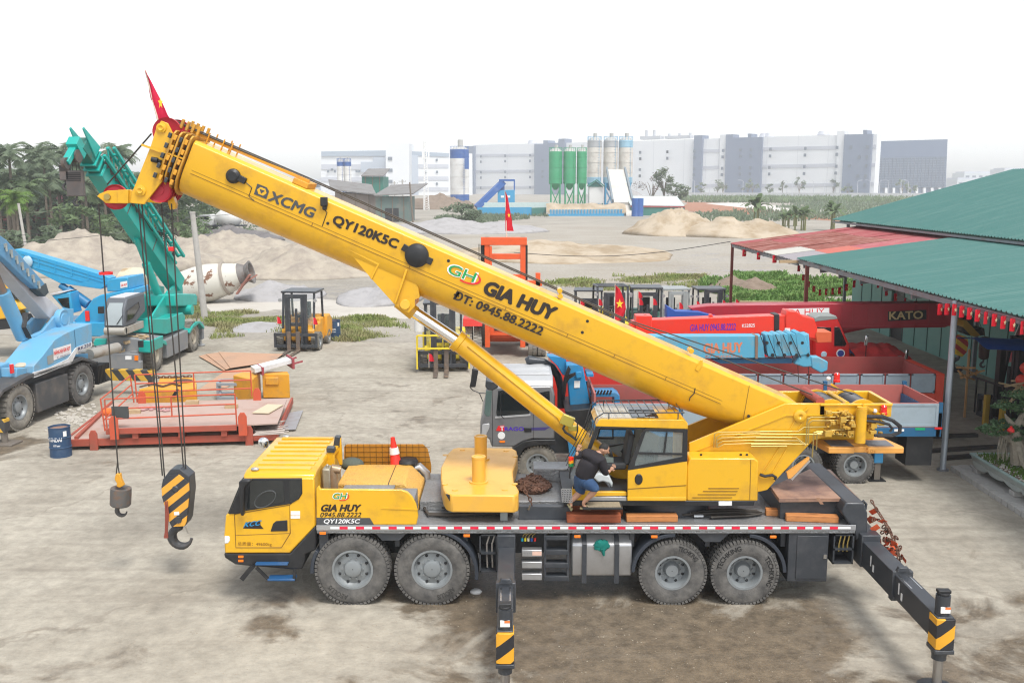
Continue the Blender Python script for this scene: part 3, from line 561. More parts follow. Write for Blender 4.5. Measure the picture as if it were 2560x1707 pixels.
b1_=fbuild('pale factory wing with a glazed top storey, leftmost of the far factories',760,40,P3,((60,152),(484,146),(484,440),(60,440)),fw_)
for p in(((62,238),(484,238),(484,272),(62,272)),((62,322),(484,322),(484,350),(62,350))):fdeco(b1_,'wall_band',760,P3,p,fstrip)
for p in(((400,190),(482,190),(482,440),(400,440)),((320,222),(400,222),(400,290),(320,290))):fdeco(b1_,'grey_panel',760,P3,p,M('factory_pale_grey',(.4,.45,.52),.5),1)
fdeco(b1_,'top_glazing',760,P3,((62,155),(483,148),(483,185),(62,185)),M('factory_glazing',(.3,.36,.43),.2),1.2)
for p in((105,285),(150,285),(215,285),(292,285),(308,285),(130,272)):q=WF.y(P3(*p),758.6);o=build('window',MB().box((0,0,0),(1.8,.5,1.8)),fwin,b1_);o.location=q
b2_=fbuild('tall pale stair block between the two wings of the left factory',735,40,P3,((482,100),(635,100),(635,440),(482,440)),fw_,'stair_block','factory block')
for p in((510,200),(512,277),(512,350)):q=WF.y(P3(*p),734.6);o=build('window',MB().box((0,0,0),(3.2,.5,2.4)),fwin,b2_);o.location=q
FB=Frame(*at(931,770),R(24));t=thing('factory','pale factory wing with grey end panel running back behind the telecom mast','factory',(*at(931,770),0),R(24))
q=FB.ys(P3.L((636,152),(895,166)),0);build('wall',MB().py([(0,0),(q[1][0]+20,0),(q[1][0]+20,q[1][1]),(0,q[0][1])],0,40),fw_,t)
q=FB.ys(P3.L((636,175),(692,178)),-.8);gq=FB.ys(P3.L((636,152),(895,166),(895,190),(636,182)),-.5);build('top_glazing',MB().py(gq,-.6,.2),M('factory_glazing'),t)
build('grey_panel',MB().py([(0,0),(q[1][0],0),(q[1][0],q[1][1]),(0,q[0][1])],-.8,.2),M('factory_pale_grey'),t)
for y_ in(250,330,400):q=FB.ys(P3.L((694,y_),(892,y_)),-.4);build('wall_band',MB().py([(q[0][0],q[0][1]-1.5),(q[1][0],q[1][1]-1.5),(q[1][0],q[1][1]+1.5),(q[0][0],q[0][1]+1.5)],-.4,.2),fstrip,t)
for p in((815,210),(817,288),(817,365),(740,212),(742,290),(742,365)):q=FB.y(P3(*p),-.6);o=build('window',MB().box((0,0,0),(1.5,.5,1.9)),fwin,t);o.location=q
gb=fbuild('dark blue glass office block right of the long white factory',820,60,P4,((1656,140),(2114,127),(2100,490),(1640,490)),M('block_blue',(.07,.11,.19),.4))
fdeco(gb,'glass_front',820,P4,((1652,245),(2106,238),(2092,440),(1645,443)),M('block_glass',(.04,.08,.15),.15,spec=.8),1)
gm=MB()
for k in range(13):p,q=WF.y(P4(1652,250+k*16),818.8),WF.y(P4(2100,243+k*16),818.8);gm.bar(p,q,.4,.5)
for k in range(19):p,q=WF.y(P4(1662+k*24,248),818.8),WF.y(P4(1655+k*23.6,438),818.8);gm.bar(p,q,.4,.4)
build('glazing_bar',gm,M('bar_slate',(.1,.14,.21),.5),gb)
for k in range(8):fdeco(gb,'ground_pillar',820,P4,((1700+k*50,444),(1716+k*50,444),(1716+k*50,490),(1700+k*50,490)),fw_,2)
for lb,x0_,x1_,yt,d_ in(('hazy low block far left of the factories',715,738,415,900),('hazy pale building just right of the glass block',2185,2300,412,950),('hazy stepped building behind the workshop roof',2200,2290,398,1100),('hazy taller block on the far right horizon',2290,2352,390,1000)):
 a=at(x0_,d_);b_=at(x1_,d_);hh=7.95+(425-yt)/2221*d_;t=thing('distant_building',lb,'building',(a[0],a[1],0),0,local=False)
 build('wall',MB().bx(a[0],b_[0],a[1],a[1]+30,0,hh),M('hazy_wall',(.5,.54,.56),.7),t);m=MB()
 for k in range(6):x_=a[0]+(b_[0]-a[0])*(k+.5)/6;m.bx(x_-2,x_+2,a[1]-.3,a[1],hh-6,hh-3)
 build('window',m,fwin,t);build('roof',MB().bx(a[0]+1,b_[0]-1,a[1]+2,a[1]+25,hh,hh+1.5),fstrip,t)
 # factory boundary wall, lamps
a,b_=at(1560,600),at(2180,560);
bw=build('boundary_wall',MB().bar((*a,1.2),(*b_,1.2),.4,2.4).bar((*a,2.9),(*b_,2.9),.3,.9),M('wall_grey',(.42,.43,.44),.8,dirt=(.3,.3,.3),damt=.6,dscale=.1),label='long low grey boundary wall in front of the far factory',cat='wall')
lamp0=None
for i,x_ in enumerate((1590,1625,1700,1770,1800,1812,1860,1885,1920,1960,1988,2010,2030,2058,2075)):
 if lamp0 is None:
  lamp0=thing('street_lamp','slender pale street lamp along the road before the factory','street lamp',(*at(x_,580),0),0,'street lamps before the factory');build('pole',MB().tube([(0,0,0),(0,0,10),(.6,0,10.6),(2.2,0,10.8)],[.2,.14,.12,.1],6),fstrip,lamp0);build('lamp_head',MB().box((2.4,0,10.8),(1.1,.4,.2)),fstrip,lamp0);o=lamp0
 else:o=copy_tree(lamp0)
 o.location=(*at(x_,560+(i*31)%50),0);o.rotation_euler=(0,0,0 if i%2 else PI)
 # ================================================================ the big yellow mobile crane
A=crop(520,1050,800,2352);B=crop(1180,980,800,2091);C=crop(1780,900,780,1516);E_=crop(0,100,700,1829)
T=crop(1100,700,1000,2352);Dd=crop(600,460,800,2352);Q=crop(1180,1300,200,771);Hh=crop(1900,940,420,2058);F=crop(1400,1000,380,1986);HK=crop(230,1150,270,1693)
crane=thing('mobile_crane','big yellow four axle truck crane with raised boom and open operator cab','mobile crane',(2,1.45,0),local=False)
X=lambda c,x,y,Y=0:WF.y(c(x,y),Y).x
Z=lambda c,x,y,Y=0:WF.y(c(x,y),Y).z
Y0,Y1=.05,2.85
# --- driver's cab
body=build('cab',MB().py(WF.ys(A.L((262,425),(780,425),(792,775),(600,978),(122,978),(116,850),(130,695),(150,690)),Y0),Y0,Y1),yellow,crane,.035)
zr=Z(A,500,395,.08)
xl,xr=X(A,268,400,.08),X(A,778,400,.08)
build('roof',MB().px([(.05,zr-.1),(.1,zr-.01),(.25,zr+.03),(2.65,zr+.03),(2.8,zr-.01),(2.85,zr-.1)],xl-.02,xr+.02),yellow,body,.03)
rb=MB()
for k in range(8):rb.box(((xl+xr)/2+.02,.32+k*.32,zr+.038),(xr-xl-.22,.13,.03))
build('roof_rib',rb,yellow,body,.012)
m=MB()
for x_,y_ in((345,360),(575,120)):q=WF.z(A(x_,y_),zr+.05);m.sph((q.x,q.y,zr+.05),(.08,.05,.04))
build('marker_lamp',m,alu,body)
build('windscreen',MB().py(WF.ys(A.L((250,426),(285,426),(200,690),(142,690)),.07),.07,2.83),glass_d,body,.02)
build('window_band',MB().py(WF.ys(A.L((262,430),(690,428),(692,540),(668,580),(608,615),(272,668),(215,690),(150,690)),.03),.03,.09),black,body,.012)
dw=build('door_window',MB().py(WF.ys(A.L((310,445),(552,440),(562,600),(285,652)),.024),.024,.04),glass_d,body)
build('quarter_window',MB().py(WF.ys(A.L((598,438),(684,438),(686,540),(662,574),(600,604)),.024),.024,.04),glass_d,body)
m=MB() # seats and wheel seen through the glass
m.tube([WF.y(A(420+78*math.cos(t),580+55*math.sin(t)-30*math.cos(t)),.019)for t in[k*PI/12 for k in range(25)]],.012,6)
build('steering_wheel',m,M('wheel_dark',(.06,.065,.065),.5),body)
dl=MB();P_=A.L((195,690),(600,622),(605,830),(540,935),(205,935),(195,690))
dl.tube([WF.y(p,Y0-.001)for p in P_],.009,5);dl.tube([WF.y(p,Y0)for p in A.L((200,845),(605,830))],.006,5);dl.tube([WF.y(p,Y0)for p in A.L((600,622),(690,545))],.006,5)
build('door_seam',dl,M('seam_brown',(.2,.1,.01),.6),body)
build('door_handle',MB().py(WF.ys(A.L((458,818),(478,760),(500,742),(582,735),(584,815)),.035),.035,.06),black,body,.01)
build('headlight',MB().py(WF.ys(A.L((120,850),(158,853),(160,885),(148,905),(120,908)),.04),.04,.3),M('headlight_glass',(.75,.78,.8),.1,coat=.5),body,.015)
bump=build('bumper',MB().py(WF.ys(A.L((114,980),(603,980),(784,778),(796,800),(792,955),(716,985),(712,1040),(690,1096),(622,1098),(300,1072),(200,1062),(122,1012)),.045),.045,2.86),black,body,.03)
m=MB()
for y_ in(1003,1033):m.py(WF.ys(A.L((222,y_-8),(260,y_-8),(260,y_+8),(222,y_+8)),.035),.035,.06)
build('side_lamp',m,amber,bump)
q0,q1=WF.y(A(345,1060),-.06),WF.y(A(585,1080),-.06)
build('step',MB().bx(q0.x,q1.x,-.06,.25,q0.z-.02,q0.z+.015),bluestep,bump,.008)
sb=MB();f_=lambda x_,y_:WF.y(A(x_,y_),-.08)
sb.bar(f_(355,1080),f_(440,1165),.05,.05);sb.bar(f_(636,1100),f_(636,1178),.05,.05);sb.bar(f_(330,1070),f_(250,1165),.09,.09)
fr_=build('step_frame',sb,black,bump)
q0,q1=f_(440,1165),f_(640,1165);build('lower_step',MB().bx(q0.x,q1.x,-.12,.1,q0.z-.03,q0.z+.01),bluestep,fr_,.008)
build('side_mirror',MB().py(WF.ys(A.L((232,445),(262,430),(320,432),(318,450),(290,465),(272,500),(270,695),(246,690),(240,560)),-.12),-.2,-.06),black,body,.025)
m=MB();q=WF.y(A(408,165),3.0);m.sph(q,(.12,.06,.12),20,12);ml=build('blind_spot_mirror',m,mirror,body)
build('mirror_arm',MB().tube([q+Vector((.04,.03,-.05)),q+Vector((.15,-.05,-.2)),(xl+.15,2.8,q.z-.25)],.022),black,body)
write_px('door_lettering','总质量：49600kg',M('brown_lettering',(.2,.08,.01),.5),body,lambda p:WF.y(p,.046),A(218,925),A(468,928),A(218,893))
lg=write_px('logo_lettering','KCC',txt_blue if 0 else M('logo_blue',(.02,.25,.5),.4),body,lambda p:WF.y(p,.043),A(262,785),A(378,770),A(280,748),.03)
lb=MB().poly([WF.y(p,.0445)for p in A.L((258,795),(275,752),(384,740),(386,770),(410,798))]);build('logo_plate',lb,txt_dark,body)
st=MB().py(WF.ys(A.L((608,668),(676,668),(676,698),(608,698)),.04),.04,.06).py(WF.ys(A.L((608,703),(676,703),(676,722),(608,722)),.04),.04,.06);build('warning_sticker',st,white,body)
# --- light and exhaust bracket behind the cab
m=MB()
for(c0,yy)in((A.L((872,240),(928,240),(930,345),(872,345)),1.35),(A.L((918,205),(975,130),(985,330),(965,330),(950,290),(930,270)),1.8)):m.py(WF.ys(c0,yy),yy,yy+.1)
m.bar(WF.y(A(900,250),1.4),WF.y(A(950,200),1.85),.1,.12)
rest=build('boom_rest',m,yellow,crane,.012)
m=MB().py(WF.ys(A.L((868,203),(926,205),(930,240),(870,238)),1.32),1.32,1.5).py(WF.ys(A.L((930,122),(970,125),(965,205),(918,203)),1.78),1.78,1.95);build('rest_pad',m,charcoal,rest,.012)
m=MB();q=WF.y(A(880,430),.75);m.box((q.x,.75,q.z),(.16,.3,.48));m.cyl((q.x,.75,q.z+.2),(q.x,.75,q.z+.3),.03)
mf=build('air_cleaner',m,M('dusty_metal',(.4,.38,.3),.5,metal=.6,dirt=(.2,.15,.1),damt=.6),crane,.04)
a_,b_=WF.y(A(925,500),.7),WF.y(A(918,385),.7)
build('exhaust_pipe',MB().tube([a_,b_,b_+Vector((.02,0,.08)),WF.y(A(975,365),.7)],[.09,.09,.095,.075],16),M('burnt_pipe',(.4,.3,.2),.45,metal=.7,dirt=(.2,.12,.08),damt=.7),crane)
# --- side panel with lettering, far panel
sp=build('side_panel',MB().py(WF.ys(A.L((795,505),(815,480),(825,507),(1420,512),(1465,528),(1500,562),(1530,620),(1545,705),(1532,768),(797,768)),0),0,.07),yellow,crane,.015)
build('panel_crease',MB().py(WF.ys(A.L((1270,650),(1290,642),(1540,652),(1540,662),(1292,652)),-.012),-.012,.02),yellow,sp)
hp=lambda p:WF.y(p,0)
write_px('panel_lettering','GIA HUY',txt_dark,sp,hp,A(828,668),A(1110,668),A(842,620),.07)
write_px('phone_lettering','0945.88.2222',txt_dark,sp,hp,A(822,711),A(1122,711),A(832,677),.02)
build('lettering_band',MB().py(WF.ys(A.L((798,716),(1190,718),(1220,768),(798,768)),-.004),-.004,.01),txt_grey,sp)
write_px('model_lettering','QY120K5C',txt_white,sp,lambda p:WF.y(p,-.005),A(848,762),A(1110,762),A(856,726),.03)
def gh_logo(hit,o,xd,yd,parent,lift=.003):
 o_,x_,y_=hit(o),hit(xd)-hit(o),hit(yd)-hit(o)
 f=lambda u,v,l:o_+x_*u+y_*v+x_.cross(y_).normalized()*l
 lo=build('logo_outline',lettering(MB(),'GH',f(-.03,.12,0),x_*.9,y_*.92,.06,.95,lift),txt_white,parent)
 build('logo_letters',lettering(MB(),'GH',f(0,.16,0),x_*.84,y_*.84,.015,.95,lift*2),txt_green,parent)
 out=[(.62+.42*math.cos(t),.45+.58*math.sin(t))for t in[R(-115)+R(180)*k/16 for k in range(17)]];inn=[(.6+.37*math.cos(t),.5+.5*math.sin(t))for t in[R(-115)+R(180)*k/16 for k in range(17)]]
 mb=MB()
 for k in range(16):mb.poly([f(*out[k],lift*2.6),f(*out[k+1],lift*2.6),f(*inn[k+1],lift*2.6),f(*inn[k],lift*2.6)])
 build('logo_swoosh',mb,txt_red,parent)
gh_logo(hp,A(915,585),A(1030,585),A(925,535),sp)
fp=build('far_side_panel',MB().py(WF.ys(A.L((1000,330),(1000,195),(1020,178),(1580,178),(1615,215),(1640,330),(1640,390),(1000,330)),2.82),2.82,2.87),M('panel_inside',(.6,.26,.02),.5,dirt=(.35,.17,.03),damt=.5),crane,.012)
m=MB()
for k in range(14):x_=X(A,1010+k*45,200,2.81);m.bar((x_,2.812,1.95),(x_,2.812,2.42),.008,.008)
for k in range(4):m.bar((X(A,1005,200,2.81),2.812,2.02+k*.11),(X(A,1630,200,2.81),2.812,2.02+k*.11),.008,.008)
build('panel_ribs',m,M('seam_brown'),fp)
# --- engine covers
za=2.1;xa=WF.z(A(950,470),za).x;xb=WF.z(A(1440,470),za).x;xc=X(A,1548,560,1.0)
ec=build('engine_cover',MB().py([(xa,1.55),(xa,za),(xb,za),(xc,za-.3),(xc,1.55)],1.0,2.36),tread_yel,crane,.02)
for u in(0,):build('cover_seam',MB().bx(xb-.32,xb-.305,.998,2.35,za-.2,za+.004),black,ec)
qa,qb=WF.z(A(990,502),2.08),WF.z(A(1365,502),2.08);qc=WF.z(A(1030,420),2.08)
build('tread_step',MB().bx(qa.x,qb.x,qa.y,qc.y,1.6,2.08),tread,crane,.012)
qa=WF.z(A(1380,505),2.05);build('side_tread_step',MB().bx(qa.x,qa.x+.42,.25,.95,1.6,2.03),tread,crane,.012)
q=WF.z(A(1468,310),2.1)
m=MB().lathe([(.01,.5),(.2,.48),(.23,.42),(.2,.38),(.18,.3),(.18,0)],(q.x,2.5,1.7),'Z',24);build('air_intake',m,black,crane)
q=WF.y(A(1590,350),2.5);build('intake_pipe',MB().tube([(q.x-.35,2.5,q.z-.05),(q.x-.1,2.5,q.z+.02),(q.x+.03,2.5,q.z-.12),(q.x+.03,2.5,1.6)],.1,14),alu,crane)
q=WF.y(A(1060,310),2.5);m=MB().sph((q.x,2.45,q.z-.02),(.26,.2,.14));build('bundle_cover',m,M('tarp_olive',(.1,.12,.1),.8,bump=.4,bscale=12),crane)
# --- deck
xd0,xd1=X(A,797,790),X(C,698,820)
deck=build('deck',MB().bx(xd0,xd1,.015,2.88,1.44,1.55),tread,crane,.006)
zt,zb=Z(A,1200,770),Z(A,1200,808)
rail_=build('deck_edge',MB().bx(xd0,xd1,-.012,.012,zb,zt),alu,deck,.006)
m=MB();zc0,zc1=Z(A,1200,780),Z(A,1200,799);per=X(A,1117,790)-X(A,997,790);k=0;wht=MB().bx(X(A,900,790),xd1-.1,-.016,-.008,zc0-.005,zc1+.005)
build('reflective_tape',wht,white,rail_)
while True:
 x_=X(A,968,790)+k*per
 if x_>xd1-.25:break
 m.bx(x_,x_+per*.5,-.02,-.01,zc0,zc1);k+=1
build('red_tape',m,redref,rail_)
m=MB()
for c_,x_,y_ in((A,845,827),(A,1902,845),(B,688,940),(B,1190,941),(B,1966,942)):q=WF.y(c_(x_,y_),.02);m.box((q.x,.0,q.z),(.12,.03,.05))
build('side_marker',m,amber,deck,.006)
xm0=X(A,1570,500,.9);build('raised_walkway',MB().bx(xc+.02,X(B,640,600,1.2),1.0,2.86,1.55,1.74),tread,deck,.01)
bx_=WF.y(B(640,555),2.0);build('equipment_box',MB().bx(X(B,400,520,2.6),bx_.x,2.3,2.85,1.74,2.02),tread,deck,.01)
build('swing_base_box',MB().bx(X(B,305,700,.45),X(B,650,700,.45),.45,.6,1.55,1.82),charcoal,deck,.01)
# --- chassis
m=MB().bx(xd0+.1,xd1+.1,.85,2.05,.72,1.44).bx(xd0+.02,xd0+.2,.1,2.8,.6,1.44)
for x_ in(-3.9,-2.2,-.9,2.3,3.75,5.2):m.bx(x_-.05,x_+.05,.2,2.7,1.1,1.44)
ch=build('chassis',m,charcoal,crane,.01)
m=MB()
for c_,p in((A,((1210,812),(1480,812),(1405,886),(1280,886))),(B,((1450,912),(1695,912),(1620,980),(1520,980))),(B,((650,912),(735,912),(715,945),(668,945))),(B,((1150,912),(1240,912),(1215,945),(1170,945)))):m.py(WF.ys(c_.L(*p),.06),.06,.1)
build('mud_guard_plate',m,charcoal,ch,.008)
def fender(cx,cz,r,a0,a1,name='fender'):
 mb=MB();n=14;rings=[]
 for k in range(n+1):
  a=R(a0+(a1-a0)*k/n);c,s=math.cos(a),math.sin(a)
  rings.append([Vector((cx+c*rr,y_,cz+s*rr))for rr,y_ in((r,.03),(r+.07,.03),(r+.07,.5),(r,.5))])
 return build(name,mb.loft(rings),M('fender_blue_black',(.03,.037,.05),.5),ch,.01)
W1,W2=WF.y(A(1060,1122),0),WF.y(A(1645,1128),0);W3,W4=WF.y(B(1315,1190),0),WF.y(B(1785,1192),0)
fender(W2.x,W2.z-.02,.82,95,-8);fender(W3.x,W3.z,.73,178,88);fender(W4.x,W4.z,.73,85,2);fender(W1.x+.06,W1.z,.8,182,150)
for q in(W1,W2):
 wheel(crane,(q.x,.22,.70),.705,.42,.375,rubber,rimgrey);wheel(crane,(q.x,2.65,.70),.705,.42,.375,rubber,rimgrey,face=1)
for q in(W3,W4):
 wheel(crane,(q.x,.18,.635),.64,.33,.325,rubber,rimgrey,style='deep');wheel(crane,(q.x,.56,.635),.64,.33,.325,rubber,rimgrey,style='deep')
 wheel(crane,(q.x,2.7,.635),.64,.33,.325,rubber,rimgrey,style='deep',face=1)
m=MB()
for q in(W1,W2,W3,W4):m.cyl((q.x,.3,q.z),(q.x,2.6,q.z),.13);m.sph((q.x,1.45,q.z),(.3,.3,.3))
build('axle',m,charcoal,ch)
for q,a0,a1,s_ in((W3,30,80,'TECHKING'),(W4,-30,40,'TECHKING'),(W4,100,170,'TECHKING'),(W1,215,260,'AEOLUS'),(W2,280,320,'AEOLUS')):
 vs,fs=text_mesh(s_,.02);rr=.46 if q in(W3,W4)else .5;yy=.012 if q in(W3,W4)else .008
 mb=MB().add([(q.x+(rr+.1*v)*math.cos(R(a1-(a1-a0)*u)),yy,(.635 if q in(W3,W4)else .7)+(rr+.1*v)*math.sin(R(a1-(a1-a0)*u)))for u,v in vs],fs)
 build('tyre_lettering',mb,rubber_lab if q in(W3,W4)else M('worn_rubber_lettering',(.045,.043,.04),.8),crane)
 # --- fuel tank, ladder, plates between the axles
xt0,xt1=X(B,650,1000,.12),X(B,1048,1000,.12);z0,z1=Z(B,800,1205,.12),Z(B,800,945,.12)
tk=build('fuel_tank',MB().px([(.12,z0+.06),(.16,z0),(.75,z0),(.8,z0+.06),(.8,z1-.06),(.75,z1),(.3,z1),(.12,z1-.16)],xt0,xt1),alu,crane,.03)
m=MB()
for a_ in(735,948):x_=X(B,a_,1000,.1);m.px([(.09,z0-.12),(.115,z0-.12),(.115,z1-.16),(.3,z1+.01),(.3,z1+.04),(.09,z1-.14)],x_-.045,x_+.045)
build('tank_strap',m,charcoal,tk)
lad=MB();xl_,xr_=X(B,478,1000,.05),X(B,628,1000,.05)
for x_ in(xl_,xr_):lad.bx(x_-.025,x_+.025,.04,.1,Z(B,550,1235,.05),1.42)
for y_ in(950,1045,1130,1215):z_=Z(B,550,y_,.05);lad.bx(xl_,xr_,.03,.25,z_-.045,z_+.045)
build('access_ladder',lad,charcoal,crane,.008)
m=MB()
for y_ in(1053,1130,1207):z_=Z(B,390,y_,.02);m.bx(X(B,325,y_,.02),X(B,457,y_,.02),.02,.2,z_-.065,z_+.065)
stp=build('control_plate',m,alu,crane,.012)
write_px('plate_marking','←│ →│←│',txt_dark,stp,lambda p:WF.y(p,.019),B(338,1058),B(388,1058),B(338,1048))
m=MB().py(WF.ys(B.L((394,1040),(455,1040),(455,1066),(394,1066)),.019),.017,.02);build('warning_sticker',m,M('sticker_orange_white',(.75,.5,.4),.5),stp)
for i_,(x_,c_)in enumerate(((328,(.02,.35,.5)),(347,(.75,.6,.02)),(368,(.75,.72,.55)),(390,(.03,.1,.35)),(411,(.7,.03,.02)))):
 q=WF.y(B(x_,962),.15);build('hose_coupling',MB().cyl(q-Vector((0,0,.03)),q+Vector((0,0,.03)),.022,n=8),M('coupling_%d'%i_,c_,.4),crane)
 if i_<4:build('coupling_hose',MB().tube([q,q+Vector((.02,.02,.08)),q+Vector((.12,.05,.14)),q+Vector((.4,.1,.16))],.01,6),brass,crane)
m=MB() # hose boxes beside the outrigger housings
def hose_box(x0,x1,z0,z1):
 b=MB();t_=.03
 for a in((x0,x0+t_,z0,z1),(x1-t_,x1,z0,z1),(x0,x1,z0,z0+t_),(x0,x1,z1-t_,z1),(x0,x1,(z0+z1)/2-.02,(z0+z1)/2+.02)):b.bx(a[0],a[1],.06,.5,a[2],a[3])
 b.bx(x0,x1,.5,.53,z0,z1);return b
xh0,xh1=X(B,48,1000,.06),X(B,165,1000,.06)
hb_=build('hose_bay',hose_box(xh0,xh1,Z(B,100,1175,.06),1.4),charcoal,crane)
hm=MB()
for k in range(3):x_=xh0+.14+k*.1;hm.tube([(x_+.05,.1,1.36),(x_,.1,1.2),(x_,.12,1.0),(x_+.01,.12,.72)],.016,6)
build('bay_hose',hm,M('hose_grey',(.22,.2,.18),.6),hb_)
# tool cabinet at the rear
cb=build('tool_cabinet',MB().bx(X(C,372,900,.05),X(C,566,900,.05),.05,.8,Z(C,450,1075,.05),1.42),charcoal,crane,.012)
dr=build('cabinet_door',MB().bx(X(C,412,900,.05),X(C,560,900,.05),.03,.05,Z(C,450,1060,.05),1.38),charcoal,cb,.008)
q=WF.y(C(548,952),.03);build('latch',MB().box((q.x,.022,q.z),(.06,.03,.08)),steel,dr)
xh0,xh1=X(C,590,900,.06),X(C,690,900,.06);hb2=build('hose_bay',hose_box(xh0,xh1,Z(C,640,990,.06),1.4),charcoal,crane)
hm=MB()
for k in range(3):x_=xh0+.12+k*.08;hm.tube([(x_+.03,.1,1.36),(x_,.1,1.2),(x_,.1,1.05)],.016,6)
build('bay_hose',hm,brass,hb2)
# --- outriggers
ylw_blk=stripes('hazard_stripes',(.72,.35,.02),(.02,.02,.024),(.62,0,-.78),.34,.5,.45)
def outrigger(x0,x1,zt_,ye,hz=.42):
 xm=(x0+x1)/2
 h=build('outrigger_housing',MB().bx(x0-.045,x1+.045,-.05,.9,zt_-hz-.06,1.42),charcoal,crane,.015)
 b1=build('outrigger_beam',MB().bx(x0-.025,x1+.025,ye+1.75,.6,zt_-hz-.03,zt_+.03),charcoal,crane,.012)
 m_=MB().bx(x0-.045,x1+.045,ye+1.68,ye+1.82,zt_-hz-.06,zt_+.06)
 m_.py([(xm-.12,zt_+.05),(xm+.12,zt_+.05),(xm+.08,zt_+.14),(xm-.08,zt_+.14)],ye+1.66,ye+1.75);build('beam_collar',m_,charcoal,b1,.012)
 b2=build('outrigger_beam',MB().bx(x0,x1,ye,ye+1.75,zt_-hz,zt_),charcoal,crane,.012)
 m_=MB()
 for x_ in(x0+.05,x1-.05):m_.bx(x_-.012,x_+.012,ye+1.1,ye+1.66,zt_,zt_+.004)
 build('wear_streak',m_,steel,b2)
 jk=build('jack',MB().cyl((xm,ye+.14,zt_-.75),(xm,ye+.14,zt_+.32),.112,n=28),charcoal,crane)
 build('jack_cap',MB().cyl((xm,ye+.14,zt_+.32),(xm,ye+.14,zt_+.36),.095,n=24).box((xm,ye+.14,zt_+.38),(.2,.12,.05)),black,jk,.008)
 build('hazard_plate',MB().pz([(x0-.012,ye-.03),(x0+.05,ye-.05),(x1-.05,ye-.05),(x1+.012,ye-.03),(x1+.012,ye+.26),(x0-.012,ye+.26)],zt_-.52,zt_-.02),ylw_blk,jk,.008)
 build('jack_flange',MB().bx(x0-.02,x1+.02,ye-.05,ye+.28,zt_-.6,zt_-.53).cyl((xm,ye+.14,zt_-.7),(xm,ye+.14,zt_-.6),.11,.135,24),charcoal,jk,.012)
 rod=build('jack_rod',MB().cyl((xm,ye+.14,.06),(xm,ye+.14,zt_-.7),.074,n=24),M('rod_steel',(.4,.39,.38),.3,metal=.9),jk)
 build('jack_foot',MB().lathe([(.01,.0),(.3,.0),(.3,.03),(.12,.1),(.01,.1)],(xm,ye+.14,0),'Z',24),charcoal,rod)
 s1=build('warning_sticker',MB().bx(xm-.075,xm+.075,ye+.018,ye+.04,zt_+.06,zt_+.16),white,jk)
 build('sticker_bar',MB().bx(xm-.01,xm+.075,ye+.014,ye+.03,zt_+.125,zt_+.16),M('sticker_orange',(.8,.2,.05),.5),s1)
 return b1,b2
outrigger(-.235,.02,1.15,-3.46)
b1,b2=outrigger(6.66,6.93,1.27,-3.24)
m=MB();
for y_ in(-.5,-1.75):
 x_=6.654 if y_<-1.2 else 6.63;m.bx(x_,6.68,y_-.02,y_+.02,1.0,1.2);m.bx(x_,6.68,y_-.16,y_-.1,.94,1.07)
build('beam_marking',m,white,b2)
m=MB()
rear=build('rear_frame',MB().py(WF.ys(C.L((630,740),(650,692),(740,692),(757,745),(757,835),(700,880),(690,830)),.12),.12,2.8),charcoal,crane,.03)
m=MB();q=WF.y(C(735,690),.3);m.tube([q+Vector((-.06,0,-.03)),q+Vector((0,0,.03)),q+Vector((.06,0,-.04)),q+Vector((.05,0,-.14))],.025);build('tow_eye',m,charcoal,rear)
# ================================================================ superstructure
build('turntable',MB().lathe([(.9,1.55),(.9,1.7),(.95,1.7),(.95,1.84),(.1,1.84)],(X(B,1250,780,1.45),1.45,0),'Z',40),charcoal,crane)
cp=WF.ys(B.L((600,705),(1850,712),(1842,742),(600,742)),.33);swing=build('swing_frame',MB().py(cp,.33,2.5),black,crane,.012)
m=MB().py(WF.ys(B.L((1612,713),(1698,713),(1698,740),(1612,740)),.32),.318,.34);build('frame_sticker',m,white,swing)
pl=B.L((1420,335))+Hh.L((310,336),(795,336),(795,750),(650,790),(200,1270),(90,1395))+B.L((1860,655),(1420,655))
sd0=build('side_plate',MB().py(WF.ys(pl,.86),.86,.93),yellow,crane,.012)
build('far_side_plate',MB().py(WF.ys(pl,.86),1.97,2.04),yellow,crane,.012)
m=MB() # raised reinforcement ribs on the side plate
for a,b in((B(1430,395),Hh(320,480)),(Hh(320,480),Hh(780,480)),(Hh(240,870),Hh(30,1190)),(Hh(330,880),Hh(120,1240)),(Hh(440,520),Hh(340,700)),(Hh(540,530),Hh(400,760))):m.bar(WF.y(a,.855),WF.y(b,.855),.02,.03,(0,1,0))
build('plate_rib',m,yellow,sd0)
q=WF.y(Hh(490,490),.84);m=MB().lathe([(.01,-.02),(.05,-.05),(.09,-.05),(.125,-.03),(.13,.02)],(q.x,.85,q.z),'Y',20);m.bar((q.x+.05,.83,q.z+.08),(q.x+.16,.83,q.z+.17),.03,.03);build('pivot_pin',m,yellow,sd0)
